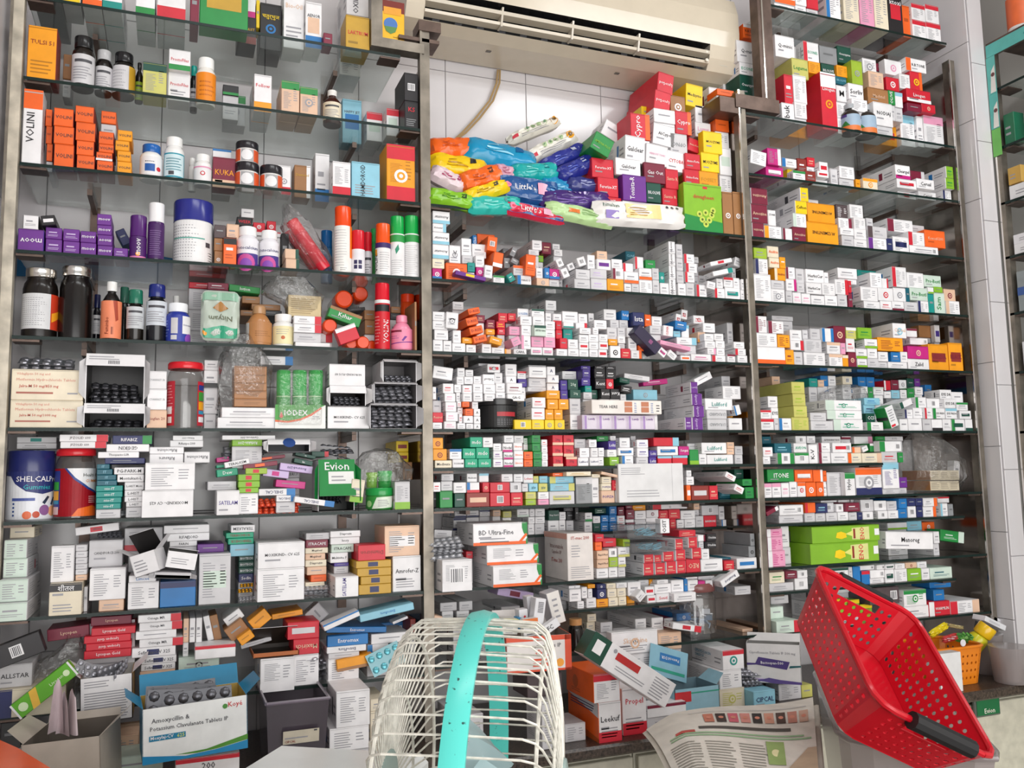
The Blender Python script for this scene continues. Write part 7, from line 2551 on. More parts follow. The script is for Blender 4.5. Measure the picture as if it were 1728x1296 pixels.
open_carton('R6', (1112, 412, 1430, 574), .01, .14, 'W', 'open carton of dark strips, bottom of the pile by the post', 'front', 20, '#7a7678', None, fl=.2, zb=Z['6']); strips('dark', 'R6', (1120, 425, 1425, 570), .01, 6, 'dark strip in the bottom open carton by the post', G1, tilt=.08)
strips('dark', 'R6', (1000, 545, 1190, 575), -.01, 1, 'dark strip lying in front of the wide white carton', None)
# green carton with lifted lid
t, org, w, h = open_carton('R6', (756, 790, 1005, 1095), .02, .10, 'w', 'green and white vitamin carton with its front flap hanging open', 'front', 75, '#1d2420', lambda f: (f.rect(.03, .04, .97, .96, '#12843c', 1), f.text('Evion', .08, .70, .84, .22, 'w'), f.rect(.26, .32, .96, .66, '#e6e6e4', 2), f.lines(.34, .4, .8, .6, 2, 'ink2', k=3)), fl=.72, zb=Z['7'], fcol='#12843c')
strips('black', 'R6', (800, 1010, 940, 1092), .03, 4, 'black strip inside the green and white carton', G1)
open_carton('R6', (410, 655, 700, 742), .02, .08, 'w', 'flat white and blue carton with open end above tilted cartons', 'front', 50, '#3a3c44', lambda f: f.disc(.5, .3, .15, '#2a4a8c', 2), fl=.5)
# gold/orange flat open box on white carton, blister flat box, tilted open cartons on the shelf below
open_carton('R8', (236, 690, 470, 735), -.03, .12, '#b5622a', 'flat orange-brown box gaping open on a white carton', 'top', 150, '#3a302a', fl=.9, flaps=('main',), fcol='w')
open_carton('R7', (690, 185, 830, 305), -.02, .08, 'w', 'open white carton tilted on the printed carton', 'top', 130, '#2a2828', lambda f: f.lines(.1, .2, .6, .8, 4, 'ink2'), roll=17, yaw=-14, fl=.8)
open_carton('R7', (845, 185, 1005, 280), -.01, .09, 'w', 'white carton tilted back on the plain blue one', 'top', 175, '#9a9894', lambda f: f.lines(.15, .3, .85, .7, 3, 'ink2'), roll=-10, fl=1.0, flaps=('main',))
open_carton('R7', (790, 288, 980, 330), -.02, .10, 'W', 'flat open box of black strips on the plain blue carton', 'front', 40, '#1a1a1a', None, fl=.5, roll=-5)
# lower left: open cartons in front
def fine(f): f.lines(.08, .78, .6, .95, 3, 'ink2', .35); f.lines(.08, .08, .92, .70, 11, 'ink2', .38, .12)
open_carton('R7', (412, 812, 688, 1025), -.09, .13, 'w', 'white fine-printed carton gaping open under the red cartons', 'top', 70, '#c9c6c2', fine, side='#8a6a30', fl=.75, roll=2, zb=GRANITE+.155)
for k in range(4):
    p = at(*R_('R7', 470+50*k, 800), -.06); strip('dark', p, 1.1+.2*k, .5-.3*k, .4*k, 'dark strip poking out of the fine-printed carton', 'dark strips in the fine-printed carton', .7)
def mox(f):
    f.text('Amoxycillin &', .08, .70, .36, .11, 'ink'); f.text('Potassium Clavulanate Tablets IP', .07, .57, .74, .11, 'ink'); f.rect(.06, .40, .40, .50, '#1a7aa0', 2); f.text('Moxylaj-CV', .07, .41, .22, .08, 'w'); f.text('625', .32, .41, .07, .08, '#d8e060'); f.text('Koyé', .80, .80, .16, .12, '#c82a2a'); f.disc(.78, .85, .025, '#4a8a3a', 2)
    f.poly([(0, 0), (1, 0), (1, .16), (.7, .08), (.4, .05), (0, .16)], '#1583b8', 2); f.poly([(.3, .10), (.6, .115), (1, .27), (1, .17), (.7, .09), (.5, .07)], '#4a8a2a', 3)
t, org, w, h = open_carton('R7', (732, 930, 1278, 1238), -.27, .13, '#e6e8e8', 'big white and blue antibiotic carton open at the top, showing black strips', 'top', 62, '#c0a050', mox, side='#1a7fa8', fl=.34, yaw=4, roll=1.5, fcol='#1a7fa8', zb=at(*R_('R7', 1000, 1238), -.27).z)
for k in range(6): strip('black', (org.x-.02+random.uniform(-.015, .03), org.y+.03+.015*k, org.z+h*.92), 1.35, random.uniform(-.1, .1), random.uniform(-.08, .08), 'black strip standing in the big antibiotic carton', 'black strips in the antibiotic carton', 1.35)
open_carton('R7', (120, 1130, 545, 1330), -.30, .16, '#b9afa4', 'plain grey-beige carton bottom with paper leaflets standing in it', 'top', 60, '#6a625a', None, yaw=-10, fl=.1, zb=GRANITE, roll=3)
for k, (x, yy, hh) in enumerate(((285, 1060, .10), (320, 1070, .08), (365, 1060, .085))):
    p = at(*R_('R7', x, yy+60), -.24); b = MB(); n = 8
    vs = [p+Vector((.014*(i/n-.5)*2*(1-.5*j), .02*math.sin(i/n*3+k)+.01*j, hh*j*(1-.3*abs(i/n-.4)))) for j in (0, 1) for i in range(n+1)]
    b.mesh(vs, [(i, i+1, n+2+i, n+1+i) for i in range(n)], '#cdbcc0'); tag(b.build('leaflet', 'matte', org=p, smooth=True), ('curled pink-white leaflet with a black mark in the beige carton', 'folded leaflet between two others in the beige carton', 'narrow upright leaflet in the beige carton')[k], 'leaflet')
# polybag bundle at lower left
bag('R7', [(905, 180, 420), (820, 170, 440), (740, 200, 430), (680, 300, 430), (640, 340, 420), (610, 350, 410)], .05, .08, 'crumpled clear bag behind the slanted green carton')
# smoky storage bin with paper label
A, B = frame_of('R8', (300, 935, 625, 1185), -.16); zb = GRANITE; t = thing('storage_bin', ((A.x+B.x)/2, -.05, zb), 'smoky purple-grey plastic bin with a torn paper label', 'bin'); b = MB(); w = B.x-A.x; h = B.z-zb; o = Vector(((A.x+B.x)/2, -.16, zb))
lo = [Vector((sx*w*.43, yy, 0)) for sx, yy in ((-1, .02), (1, .02), (1, .20), (-1, .20))]; hi = [Vector((sx*w*.5, yy, h)) for sx, yy in ((-1, .0), (1, .0), (1, .22), (-1, .22))]
for i in range(4): b.face([o+lo[i], o+lo[(i+1) % 4], o+hi[(i+1) % 4], o+hi[i]])
b.face([o+q for q in lo]); b.build('body', 'smoke', t, org=o)
b = MB(); pts = [o+q for q in hi]; b.tube(pts+[pts[0]], .004, 6, '#7a707c'); b.build('rim', 'plastic', t, org=o)
La, Lb = at(*R_('R8', 388, 1180), -.165), at(*R_('R8', 574, 1088), -.165); b = MB(); b.box((La.x, -.162, La.z), (Lb.x-La.x, 0, 0), (0, -.004, Lb.z-La.z), (0, .001, 0), '#c9c0ae'); F = Face(b, (La.x, -.162, La.z), (Lb.x-La.x, 0, 0), (0, -.004, Lb.z-La.z)); F.lines(.05, .4, .95, .6, 1, 'ink2', .5); F.text('CIPCAL', .05, .1, .3, .2, '#8a2a20'); F.rect(.85, .84, .94, .95, 'ink', 2); b.build('paper_label', 'matte', t, org=La)

# ================================================================ larger hand-built cartons and clear boxes
def big(reg, cxy, wh, roll, y, d, c, label, fn=None, side=None, lf=None, name='medicine_carton', yaw=0, cat='carton', tf=None, ch=.0012, zb=None, top=None, lc=None):
    P = at(*R_(reg, *cxy), y); s_ = REG[reg][2]; k = (P-CAM).dot(FWD)/FPX/s_; cosw = 1/max(.4, abs(math.cos(YAW-math.radians(yaw)))) if not yaw else 1.0
    w, h = wh[0]*k*(1.07 if not yaw else 1), wh[1]*k; Mx = Matrix.Rotation(math.radians(yaw), 3, 'Z') @ Matrix.Rotation(math.radians(-roll), 3, 'Y')
    u, v, n = Mx @ Vector((w, 0, 0)), Mx @ Vector((0, 0, h)), Mx @ Vector((0, d, 0)); o = P-u/2-v/2
    if zb is not None: o.z = zb; v = Vector((0, 0, P.z+h/2-zb)) if not roll else v
    b = MB(); sd = side or c; b.box(o, u, v, n, c, ch=ch, cols={'left': lc or sd, 'right': sd, 'top': top or sd, 'bottom': sd})
    if fn: fn(Face(b, o, u, v))
    if lf: lf(Face(b, o+n, -n, v))
    if tf: tf(Face(b, o+v, u, n))
    zz = min((o+q).z for q in (Vector(), u, v, u+v)); return tag(b.build(name, 'card', org=(P.x, P.y+d/2, zz)), label, cat)
def rect_c(r): return ((r[0]+r[2])/2, (r[1]+r[3])/2), (r[2]-r[0], r[3]-r[1])
def bigr(reg, r, *a, **k): c, wh = rect_c(r); return big(reg, c, wh, *a, **k)
def tear(f): f.text('TEAR HERE', .10, .3, .26, .42, 'ink'); [(f.rect(.46+.24*k, .12, .57+.24*k, .5, '#c07a5a', 2), f.rect(.46+.24*k, .55, .57+.24*k, .9, '#c07a5a', 2)) for k in (0, 1)]; f.lines(.60, .1, .64, .9, 6, '#5a78b0'); f.lines(.84, .1, .88, .9, 6, '#5a78b0'); f.lines(.92, .2, .98, .8, 3, 'ink')
zl = Z['6']
bigr('M5', (0, 512, 600, 618), 0, .012, .13, '#cbbccf', 'shrink-wrapped row of lilac cartons under the long white carton', lambda f: [(f.rect(.02+.2*k, .06, .19+.2*k, .94, '#d9cfdc', 2), f.rect(.03+.2*k, .06, .06+.2*k, .94, '#a88ac0', 3), f.text('Lumify', .08+.2*k, .62, .09, .18, 'p', k=4)) for k in range(5)], name='shrink_pack', zb=zl)
bigr('M5', (75, 396, 652, 502), 0, -.002, .14, '#e9e2dc', 'long white carton marked with tear-here panel above the lilac pack', tear, lf=lambda f: f.lines(.2, .3, .8, .7, 3, 'ink2'))
def env(f): f.lines(.04, .72, .42, .93, 4, 'ink2', .3, .3); f.lines(.12, .14, .62, .36, 3, 'ink2', .25, .3); f.rect(.82, .02, .825, .98, 'W', 2)
bigr('M5', (282, 890, 824, 1166), 0, -.006, .03, '#dcdbdc', 'big plain white envelope-like carton with few small lines', env, zb=ZS['7'], name='envelope_carton')
bigr('M6', (1232, 300, 1456, 696), 0, .0, .157, '#e3dcd8', 'tall white antifungal carton with red lettering and peach lid edge', lambda f: (f.text('IT-mac 200', .15, .86, .7, .08, '#b03a30'), f.lines(.15, .5, .5, .78, 5, 'ink2', .3), f.lines(.12, .06, .9, .32, 6, 'ink2', .3)), lf=lambda f: (f.text('Itraconazole', .25, .66, .6, .10, '#9a7a78'), f.text('Capsules BP', .25, .52, .6, .10, '#8a6a68'), f.text('IT-mac 200', .25, .36, .6, .09, '#b03a30'), f.rect(0, .88, 1, 1, '#e0a898', 2)), zb=ZS['8'])
# clear boxes of blue needles
NE = None
for k, r in enumerate(((395, 212, 690, 352), (422, 362, 730, 472))):
    A, B = at(*R_('M7', r[0], r[3]), -.015), at(*R_('M7', r[2], r[1]), -.015); w, h, d = B.x-A.x, B.z-A.z, .09; t = thing('needle_box', ((A.x+B.x)/2, .03, A.z), ('clear plastic box of blue needles, upper of two', 'clear plastic box of blue needles, lower of two')[k], 'plastic box')
    b = MB(); o = Vector((A.x, -.015, A.z)); b.box(o, (w, 0, 0), (0, 0, h*.93), (0, d, 0), 'w', ch=.003); b.build('box', 'clear', t, org=o)
    b = MB(); b.box(o+Vector((-.004, -.004, h*.93)), (w+.008, 0, 0), (0, 0, h*.07), (0, d+.008, 0), 'w', ch=.001); b.build('lid', 'clear', t, org=o)
    for i in range(26):
        p = o+Vector((w*.38+(w*.56-.026)*random.random(), .014+.05*random.random(), .006+h*.45*random.random())); q = Vector((1, random.uniform(-.4, .4), random.uniform(-.1, .45))).normalized()*.026
        b = MB(); b.tube([p, p+q*.55, p+q*.56, p+q], .0016, 5, '#6fb0c4'); tag(b.build('needle', 'plastic', org=p), ('blue-hubbed needle in the upper clear box', 'blue-hubbed needle in the lower clear box')[k], 'needle', ('needles in the upper clear box', 'needles in the lower clear box')[k])
# worktop pile
def longc(f): f.rect(0, 0, .20, 1, '#0f4434', 1); f.rect(.05, .3, .15, .8, 'w', 2); f.rect(.30, .52, .58, .80, '#b82a2a', 2); f.lines(.34, .2, .7, .4, 2, 'ink2'); f.lines(.76, .12, .97, .9, 7, 'ink2', .4); f.disc(.27, .78, .02, 'ink2', 2)
big('N7', (468, 492), (640, 165), -34, -.262, .055, '#e6e4e6', 'long white carton with dark green end lying aslant on the pile', longc, lc='#0f4434')
big('M3', (525, 1078), (235, 92), -42, -.015, .05, '#2a2140', 'long dark purple carton sliding down over its neighbours', lambda f: f.rect(.55, .35, .68, .7, '#8a4a78', 2), name='tube_carton')
big('N4', (922, 372), (62, 132), 20, -.012, .05, '#e4e4e6', 'leaning white and green carton with a black stripe among eye drops', lambda f: (f.lines(.2, .3, .8, .9, 5, 'ink2'), f.rect(.1, .04, .6, .14, 'r', 2)), side='#1f8a3f', lf=lambda f: f.rect(0, .4, 1, .55, 'k', 2), name='eye_drops_carton')
big('R7', (228, 896), (305, 86), 38, -.075, .025, '#5fae22', 'slanted bright green carton with a yellow stripe before the clear bag', lambda f: (f.poly([(.22, 0), (.34, 0), (.44, 1), (.32, 1)], '#e8b840', 2), f.rect(0, 0, .03, 1, 'w', 2), f.rect(.97, 0, 1, 1, 'w', 2), f.disc(.14, .5, .07, '#d8ecc0', 2), f.text('Livogen', .6, .35, .22, .3, '#d8f0c0'), f.disc(.88, .5, .05, '#d8ecc0', 2)), name='tablet_carton')
def cip(f): f.text('CIPROFLOXACIN', .04, .62, .8, .16, '#3a90b0'); f.text('TABLETS IP', .04, .4, .6, .14, '#3a90b0'); f.lines(.1, .1, .5, .3, 1, 'ink2')
A, B = at(*R_('N7', 1050, 488), -.06), at(*R_('N7', 1186, 362), -.06); b = MB(); f = Face(b, (A.x-.0012, .11, A.z), (0, -.17, 0), (0, 0, B.z-A.z)); cip(f); f.rect(0, 0, .001, .001, 'w'); PR = b.build('side_lettering', 'card', None, org=A)
for o_ in COL.objects:
    if o_.get('label', '').startswith('white carton with red bar and blue'): PR.parent = o_; PR.location = A-o_.location
def pan(f): f.rect(0, .62, .36, .92, '#c02a30', 2); f.text('Pantocid DSR', .50, .08, .46, .16, '#1a5a90'); f.rect(0, .84, 1, .88, '#2f9a80', 1); f.lines(.05, .2, .3, .5, 3, '#5a90a8')
t, org, w, h = open_carton('N7', (752, 585, 1026, 778), -.14, .11, '#8fb8c8', 'light blue tablet carton with lid thrown open on the pile', 'top', 100, '#6a8490', pan, fl=.3, flaps=('right',), zb=GRANITE)
b = MB(); P = org+Vector((-.03, .10, h+.008)); u, v = Vector((.120, 0, -.040)), Vector((.022, .02, .075)); b.box(P-u/2, u, v, (0, .0012, 0), '#84b4c8'); f = Face(b, P-u/2, u, v); f.rect(.06, .16, .94, .26, '#1f9a80', 2); f.rect(.26, .5, .8, .78, '#1a70b0', 2); f.text('Pantocid DSR', .3, .54, .46, .2, 'w', True, True); b.build('lid', 'card', t, org=org)
def bact(f): f.text('Ciprofloxacin Tablets IP 500 mg', .05, .70, .86, .13, 'ink2'); f.poly([(0, .50), (.16, .50), (.22, .66), (.80, .56), (.74, .36), (.18, .46), (0, .44)], '#4a3a78', 2); f.poly([(.78, .40), (1, .44), (1, .48), (.8, .46)], '#1f5a60', 2); f.text('Bactospan-500', .26, .46, .42, .10, 'w', k=4); f.poly([(0, .06), (.3, .04), (.5, .0), (1, 0), (1, .06), (.6, .1), (.4, .14), (.3, .10)], '#5a4a88', 2); f.rect(.0, .1, .3, .12, 'v', 2)
open_carton('N7', (1242, 312, 1500, 578), -.08, .05, '#d8d6d6', 'white antibiotic carton with purple word band standing open-topped', 'top', 40, '#8a8886', bact, yaw=-40, fl=.6, flaps=('main',), zb=at(*R_('N7', 1390, 575), -.08).z, rops=lambda f: f.lines(.1, .1, .9, .9, 9, 'ink2', .3))
# oral salts carton stuffed with small cartons
def ors(f): f.rect(0, .86, 1, 1, '#d9481e', 1); f.rect(.90, 0, 1, 1, '#d9481e', 1); f.rect(0, .0, 1, .06, '#d9481e', 1); f.text('tration Salts IP', .36, .66, .48, .12, 'ink'); f.text('ORS', .44, .42, .26, .2, '#d9481e'); f.rect(.4, .30, .76, .36, '#d9481e', 2); f.rect(.4, .14, .7, .24, '#d9481e', 2); f.disc(.82, .22, .06, '#f0a030', 2)
zo = at(*R_('M8', 1300, 580), -.19).z
open_carton('M8', (1040, 300, 1492, 582), -.19, .14, '#e4dedb', 'orange-edged oral salts carton crammed with small cartons', 'top', 60, '#9a8a80', ors, yaw=-8, fl=.35, flaps=('main', 'left'), zb=zo, side='#d9481e')
bar_ = lambda f: [f.rect(.3, .5+.05*k, .8, .5+.05*k+.022, 'ink', 2) for k in range(8)]
bigr('M6', (830, 940, 905, 1060), 4, -.12, .03, '#e4e3e6', 'narrow white carton with a red mark in the oral salts carton', lambda f: f.disc(.6, .5, .12, 'r', 2))
bigr('M6', (905, 830, 965, 1080), 6, -.11, .03, '#c9c7cc', 'tall grey-white carton upright in the oral salts carton')
bigr('M6', (955, 850, 1045, 1080), -9, -.15, .03, '#e2e1e5', 'tall white carton with a barcode upright in the oral salts carton', bar_)
bigr('M6', (1085, 790, 1195, 1060), 14, -.10, .05, '#e6e2dd', 'white carton leaning out of the oral salts carton', lambda f: f.lines(.3, .2, .7, .9, 4, 'ink2'), side='#b8b6bc')
bigr('M6', (862, 1018, 990, 1165), 3, -.17, .02, '#d9d6d4', 'white carton with an orange lid in the oral salts carton', lambda f: (f.rect(0, .55, 1, 1, '#d9702a', 2), f.lines(.2, .1, .8, .4, 2, 'ink')))
bigr('M6', (690, 1020, 820, 1150), -6, -.14, .05, '#dcdad2', 'white and yellow carton beside the fan top', lambda f: (f.rect(0, .7, 1, 1, 'O', 2), f.lines(.2, .1, .8, .6, 5, 'ink2')))
big('M6', (1090, 1092), (170, 75), 30, -.18, .02, '#e4e3e6', 'white carton with bold black letters in the oral salts carton', lambda f: (f.text('KFC', .15, .2, .5, .6, 'k'),))
bigr('M6', (818, 1010, 852, 1110), 0, -.13, .03, '#3a90c0', 'narrow blue carton in the oral salts carton')
# carton wedged on the bar beside the air conditioner
def alf(f): f.rect(0, .72, 1, 1, '#7a2418', 1); f.rect(.1, .66, .86, .84, '#e8a030', 2); f.disc(.4, .42, .30, '#4a7ac0', 2); f.poly([(.12, .36), (.68, .36), (.6, .24), (.4, .18), (.2, .24)], '#5a8a4a', 3); f.lines(.5, .05, .9, .16, 2, '#a07a10')
big('R2', (1268, 120), (150, 235), 0, .012, .05, '#f0b818', 'yellow carton with brown top and landscape picture on the steel bar', alf, name='remedy_carton', zb=zb1+.0005)
# blue plastic sheet at the back of the spray shelf
A, B = at(*R_('R3', 120, 560), .298), at(*R_('R3', 1190, 250), .298); b = MB(); n = 12
vs = [Vector((A.x+(B.x-A.x)*i/n, .297-.004*abs(math.sin(i*1.3)), ZS['4']+.002+j*(.115-.04*i/n))) for j in (0, 1) for i in range(n+1)]
b.mesh(vs, [(i, i+1, n+2+i, n+1+i) for i in range(n)], '#2a6c9c'); tag(b.build('plastic_sheet', 'film', org=vs[0], smooth=True), 'blue plastic sheet standing behind the purple cartons', 'sheet')

# ================================================================ worktop and foreground by the pillar
def loop_pts(x, y, r, n=6):
    pts = []
    for cx, cy, a0 in ((x-r, y-r, 0), (-x+r, y-r, 90), (-x+r, -y+r, 180), (x-r, -y+r, 270)):
        for k in range(n+1): a = math.radians(a0+90*k/n); pts.append((cx+r*math.cos(a), cy+r*math.sin(a)))
    return pts
def resample(pts, m):
    P = [Vector((*p, 0)) for p in pts]; P.append(P[0]); L = [0]
    for i in range(len(P)-1): L.append(L[-1]+(P[i+1]-P[i]).length)
    out = []; j = 0
    for k in range(m):
        s = L[-1]*k/m
        while L[j+1] < s: j += 1
        t = (s-L[j])/max(1e-9, L[j+1]-L[j]); out.append(P[j].lerp(P[j+1], t))
    return out
def holed(b, A, B, C_, D, rad, c, n=8, m=0):
    m_ = (A+B+C_+D)/4; ring = [A, (A+B)/2, B, (B+C_)/2, C_, (C_+D)/2, D, (D+A)/2]; u, v = ((B+C_)-(A+D))/4, ((C_+D)-(A+B))/4
    hole = [m_+u*(2*rad*math.cos(math.radians(225+45*k)))+v*(2*rad*math.sin(math.radians(225+45*k))) for k in range(8)]
    i = len(b.v); b.v += ring+hole; cc = col(c)
    for k in range(8): k2 = (k+1) % 8; b.f.append((i+k, i+k2, i+8+k2, i+8+k)); b.c.append(cc); b.m.append(m)
def basket(name, org, Mx, L, W, D, tp, K, rows, c, label, holes=.24, cut=True, rimr=.006, first=1, thick=.0022):
    t = thing(name, org, label, 'basket'); rim = resample(loop_pts(L/2, W/2, .035), K); flo = resample(loop_pts(L/2*tp, W/2*tp, .03), K)
    g = lambda k, s: org+Mx @ (rim[k % K].lerp(flo[k % K], s)+Vector((0, 0, -D*s))); b = MB(); ss = [0, .14]+[.14+.80*(j+1)/rows for j in range(rows)]+[1]
    for k in range(K):
        a = rim[k].x/L*2; short = abs(a) > .93; yy = abs((rim[k].y+rim[(k+1) % K].y)/2)/W*2
        for j in range(len(ss)-1):
            q = [g(k, ss[j+1]), g(k+1, ss[j+1]), g(k+1, ss[j]), g(k, ss[j])]
            if cut and short and j == 1 and yy < .45: continue
            corner = abs(a) > .82 and abs(rim[k].y)/W*2 > .80
            if j < first or j == len(ss)-2 or corner: b.face(q, c)
            else: holed(b, *q, holes, c)
    cen = [g(k, 1) for k in range(K)]; b.face(cen, c); o = b.build('body', 'plastic', t, org=org); so = o.modifiers.new('wall', 'SOLIDIFY'); so.thickness = thick
    b = MB(); b.tube([g(k, 0) for k in range(K)]+[g(0, 0)], rimr, 8, c); b.build('rim', 'plastic', t, org=org, smooth=True)
    return t, g
BM = Matrix(((-.3358, .892, .3025), (-.7712, -.076, -.632), (-.5408, -.4455, .7135))); bo = Vector((1.2562, -.926, 1.1148))
t, g = basket('shopping_basket', bo, BM, .36, .2625, .105, .82, 56, 5, '#bf1022', 'red perforated plastic shopping basket standing tilted in a clear bin')
b = MB(); p0, p1 = bo+BM @ Vector((.184, -.062, .002)), bo+BM @ Vector((.184, .068, .002)); ax = (p1-p0).normalized(); b.tube([p0, p0+ax*.006, p1-ax*.006, p1], .0155, 10, '#17171a'); b.build('handle_grip', 'rubber', t, org=p0)
b = MB(); p0, p1 = bo+BM @ Vector((-.184, -.062, .002)), bo+BM @ Vector((-.184, .068, .002)); b.tube([p0, p1], .008, 8, '#1d1d20'); b.build('handle_grip', 'rubber', t, org=p0)
# clear bin round it
zr = .955; c0_, c1_, c2_ = atz(1372, 1128, zr), atz(1418, 1248, zr), atz(1698, 1288, zr); uu = (c2_-c1_); vv = (c0_-c1_); ctr = c1_+uu/2+vv/2
t = thing('clear_bin', (ctr.x, ctr.y, .70), 'milky clear plastic bin holding the red basket', 'bin'); b = MB(); K = 40; un, vn = uu.normalized(), vv.normalized()
rl = resample(loop_pts(uu.length/2, vv.length/2, .05), K); lv = [(1, 0), (.985, .012), (.93, .12), (.86, .252)]
gp = lambda k, s, dz: Vector((ctr.x, ctr.y, zr-dz))+un*(rl[k % K].x*s)+vn*(rl[k % K].y*s)
for j in range(len(lv)-1):
    for k in range(K): b.face([gp(k, *lv[j+1]), gp(k+1, *lv[j+1]), gp(k+1, *lv[j]), gp(k, *lv[j])])
b.face([gp(k, *lv[-1]) for k in range(K)]); b.build('body', 'milky', t, org=ctr, smooth=True)
b = MB(); b.tube([gp(k, 1, 0) for k in range(K)]+[gp(0, 1, 0)], .006, 8, '#b8b0b0'); b.build('rim', 'milky', t, org=ctr, smooth=True)
def stand(x0, x1, y0, y1, z, label, name='side_table', c='#6a4a30'):
    t = thing(name, ((x0+x1)/2, (y0+y1)/2, 0), label, 'table'); b = MB(); b.box((x0, y0, z-.03), (x1-x0, 0, 0), (0, 0, .03), (0, y1-y0, 0), c, ch=.003); b.build('table_top', 'matte', t, org=((x0+x1)/2, (y0+y1)/2, z-.03))
    for sx in (x0+.02, x1-.06):
        for sy in (y0+.02, y1-.06): b = MB(); b.box((sx, sy, 0), (.04, 0, 0), (0, 0, z-.031), (0, .04, 0), c); b.build('leg', 'matte', t, org=(sx, sy, 0))
stand(1.06, 1.46, -1.10, -.68, .700, 'small wooden table under the clear bin')
# newspaper
nz = .955
q00, q10, q01, q11 = atz(1090, 1222, nz), atz(1372, 1180, nz), atz(1165, 1345, nz), atz(1385, 1345, nz)
b = MB(); nx, ny = 26, 12
def np_(a, s, k=0): 
    p = (q00.lerp(q10, a)).lerp(q01.lerp(q11, a), s); return p+Vector((0, 0, .010*math.sin(a*5+.6)*(1-s*.5)+.012*math.sin(s*4+a*2)+.016*max(0, 1-a*7)*(-1)-.008*k))
t = thing('newspaper', (q00+q11)/2-Vector((0, 0, .03)), 'folded newspaper with a row of small photographs lying before the cartons', 'newspaper')
for k in range(4):
    b = MB(); sh_ = .012*k; vs = [np_(i/nx, j/ny, k)+Vector((-.010*k*math.cos(k), .006*k*(1 if k % 2 else -.3), 0)) for j in range(ny+1) for i in range(nx+1)]
    b.mesh(vs, [(j*(nx+1)+i, (j+1)*(nx+1)+i, (j+1)*(nx+1)+i+1, j*(nx+1)+i+1) for j in range(ny) for i in range(nx)], ('#cfc9c0', '#c4bdb2', '#bdb5aa', '#b5ada2')[k])
    if k == 0:
        bend = lambda a, s, l: np_(a, 1-s)+Vector((0, 0, .0008+l)); f = Face(b, q01, q11-q01, q00-q01, bend=bend, lift=.0004); f.W = (q10-q00).length; f.H = (q01-q00).length
        for i in range(9): f.rect(.30+.075*i, .74, .36+.075*i, .86, ['#b8705a', '#3a2a26', '#c05a68', '#c8857a', '#2a2422', '#c8907a', '#4a342c', '#b87a6a', '#c09a88'][i], 2); f.disc(.33+.075*i, .80, .016, '#c8806a', 3)
        f.rect(.22, .90, .95, .905, 'ink2', 2); f.lines(.25, .66, .95, .71, 1, '#4a4540', .6); f.lines(.06, .58, .97, .635, 2, '#8fae88', .5, .1)
        for cx in (.04, .26, .48): f.lines(cx, .05, cx+.19, .54, 20, '#8f8a82', .32, .2)
        f.rect(.66, .36, .78, .56, '#8aa060', 2); f.disc(.72, .46, .03, '#d8d0a0', 3); f.poly([(.72, .0), (.8, .34), (.94, .5), (1, .5), (1, 0)], '#b8a088', 2); f.poly([(.9, .2), (1, .36), (1, .1)], '#b06a78', 3); f.rect(.10, .62, .22, .65, '#b04a40', 2)
    b.build('sheet', 'matte', t, org=(q00+q11)/2, smooth=True)
stand(max(q00.x, q01.x)+.04, 1.04, -.86, min(q00.y, q10.y)-.02, .905, 'small wooden table under the newspaper')
# orange basket with herbs, yellow bottle etc on the worktop
A, B = at(*R_('N6', 870, 800), -.17), at(*R_('N6', 1205, 565), -.17); ow = B.x-A.x; ocx = (A.x+B.x)/2; oh = B.z-GRANITE
basket('small_basket', Vector((ocx, -.075, B.z)), Matrix.Identity(3), ow, .17, oh-.003, .86, 40, 4, '#e07f1c', 'small orange perforated basket filled with sachets on the worktop', holes=.2, cut=False, rimr=.005)
bigr('N6', (892, 612, 1056, 842), 0, -.20, .05, '#d9d8d8', 'plain white carton in front of the orange basket', side='#c8c6c6', zb=GRANITE)
P = at(*R_('N6', 1140, 520), -.08); t = thing('squeeze_bottle', P-Vector((0, 0, .05)), 'yellow bottle with wide yellow cap leaning in the orange basket', 'bottle'); axv = Vector((.45, -.35, .75)).normalized()
b = MB(); b.lathe([(.02, -.06), (.028, -.05), (.03, .0), (.022, .012)], P, 18, axv, '#c8c020'); b.build('body', 'plastic', t, org=P, smooth=True); b = MB(); b.lathe([(.027, .012), (.029, .016), (.029, .046), (.026, .05)], P, 18, axv, '#e0b416'); b.build('cap', 'plastic', t, org=P, smooth=True)
for k, (x, yy, w_, h_, r_, c, l) in enumerate(((965, 520, 100, 60, 8, '#b83a3a', 'red and white sachet in the orange basket'), (1050, 520, 110, 80, -10, '#3f7a34', 'leafy green herb sachet in the orange basket'), (900, 470, 140, 60, 20, '#d8c020', 'yellow sachet standing in the orange basket'), (1000, 450, 100, 50, -12, '#b5a578', 'tan card standing in the orange basket'), (910, 450, 90, 45, 16, '#c9bd90', 'cream card standing in the orange basket'))):
    pillow('N6', (x-w_/2, yy-h_/2, x+w_/2, yy+h_/2), r_, -.11+.02*k, .012, c, l, (lambda f: f.lines(.2, .3, .8, .7, 3, 'w')) if k == 0 else (lambda f: [f.disc(random.random(), random.random(), .08, random.choice(['#2a5a24', '#5a9a44', '#7ab060']), 2) for _ in range(14)]) if k == 1 else None, name='sachet', cat='sachet', group=None, lean=10)
b = MB(); P = at(*R_('N6', 1042, 548), -.165); b.lathe([(.010, 0), (.011, .002), (.009, .004)], P, 14, (0, -1, 0), '#d8d4d8'); tag(b.build('round_tag', 'plastic', org=P), 'small round white tag on the orange basket rim', 'tag')
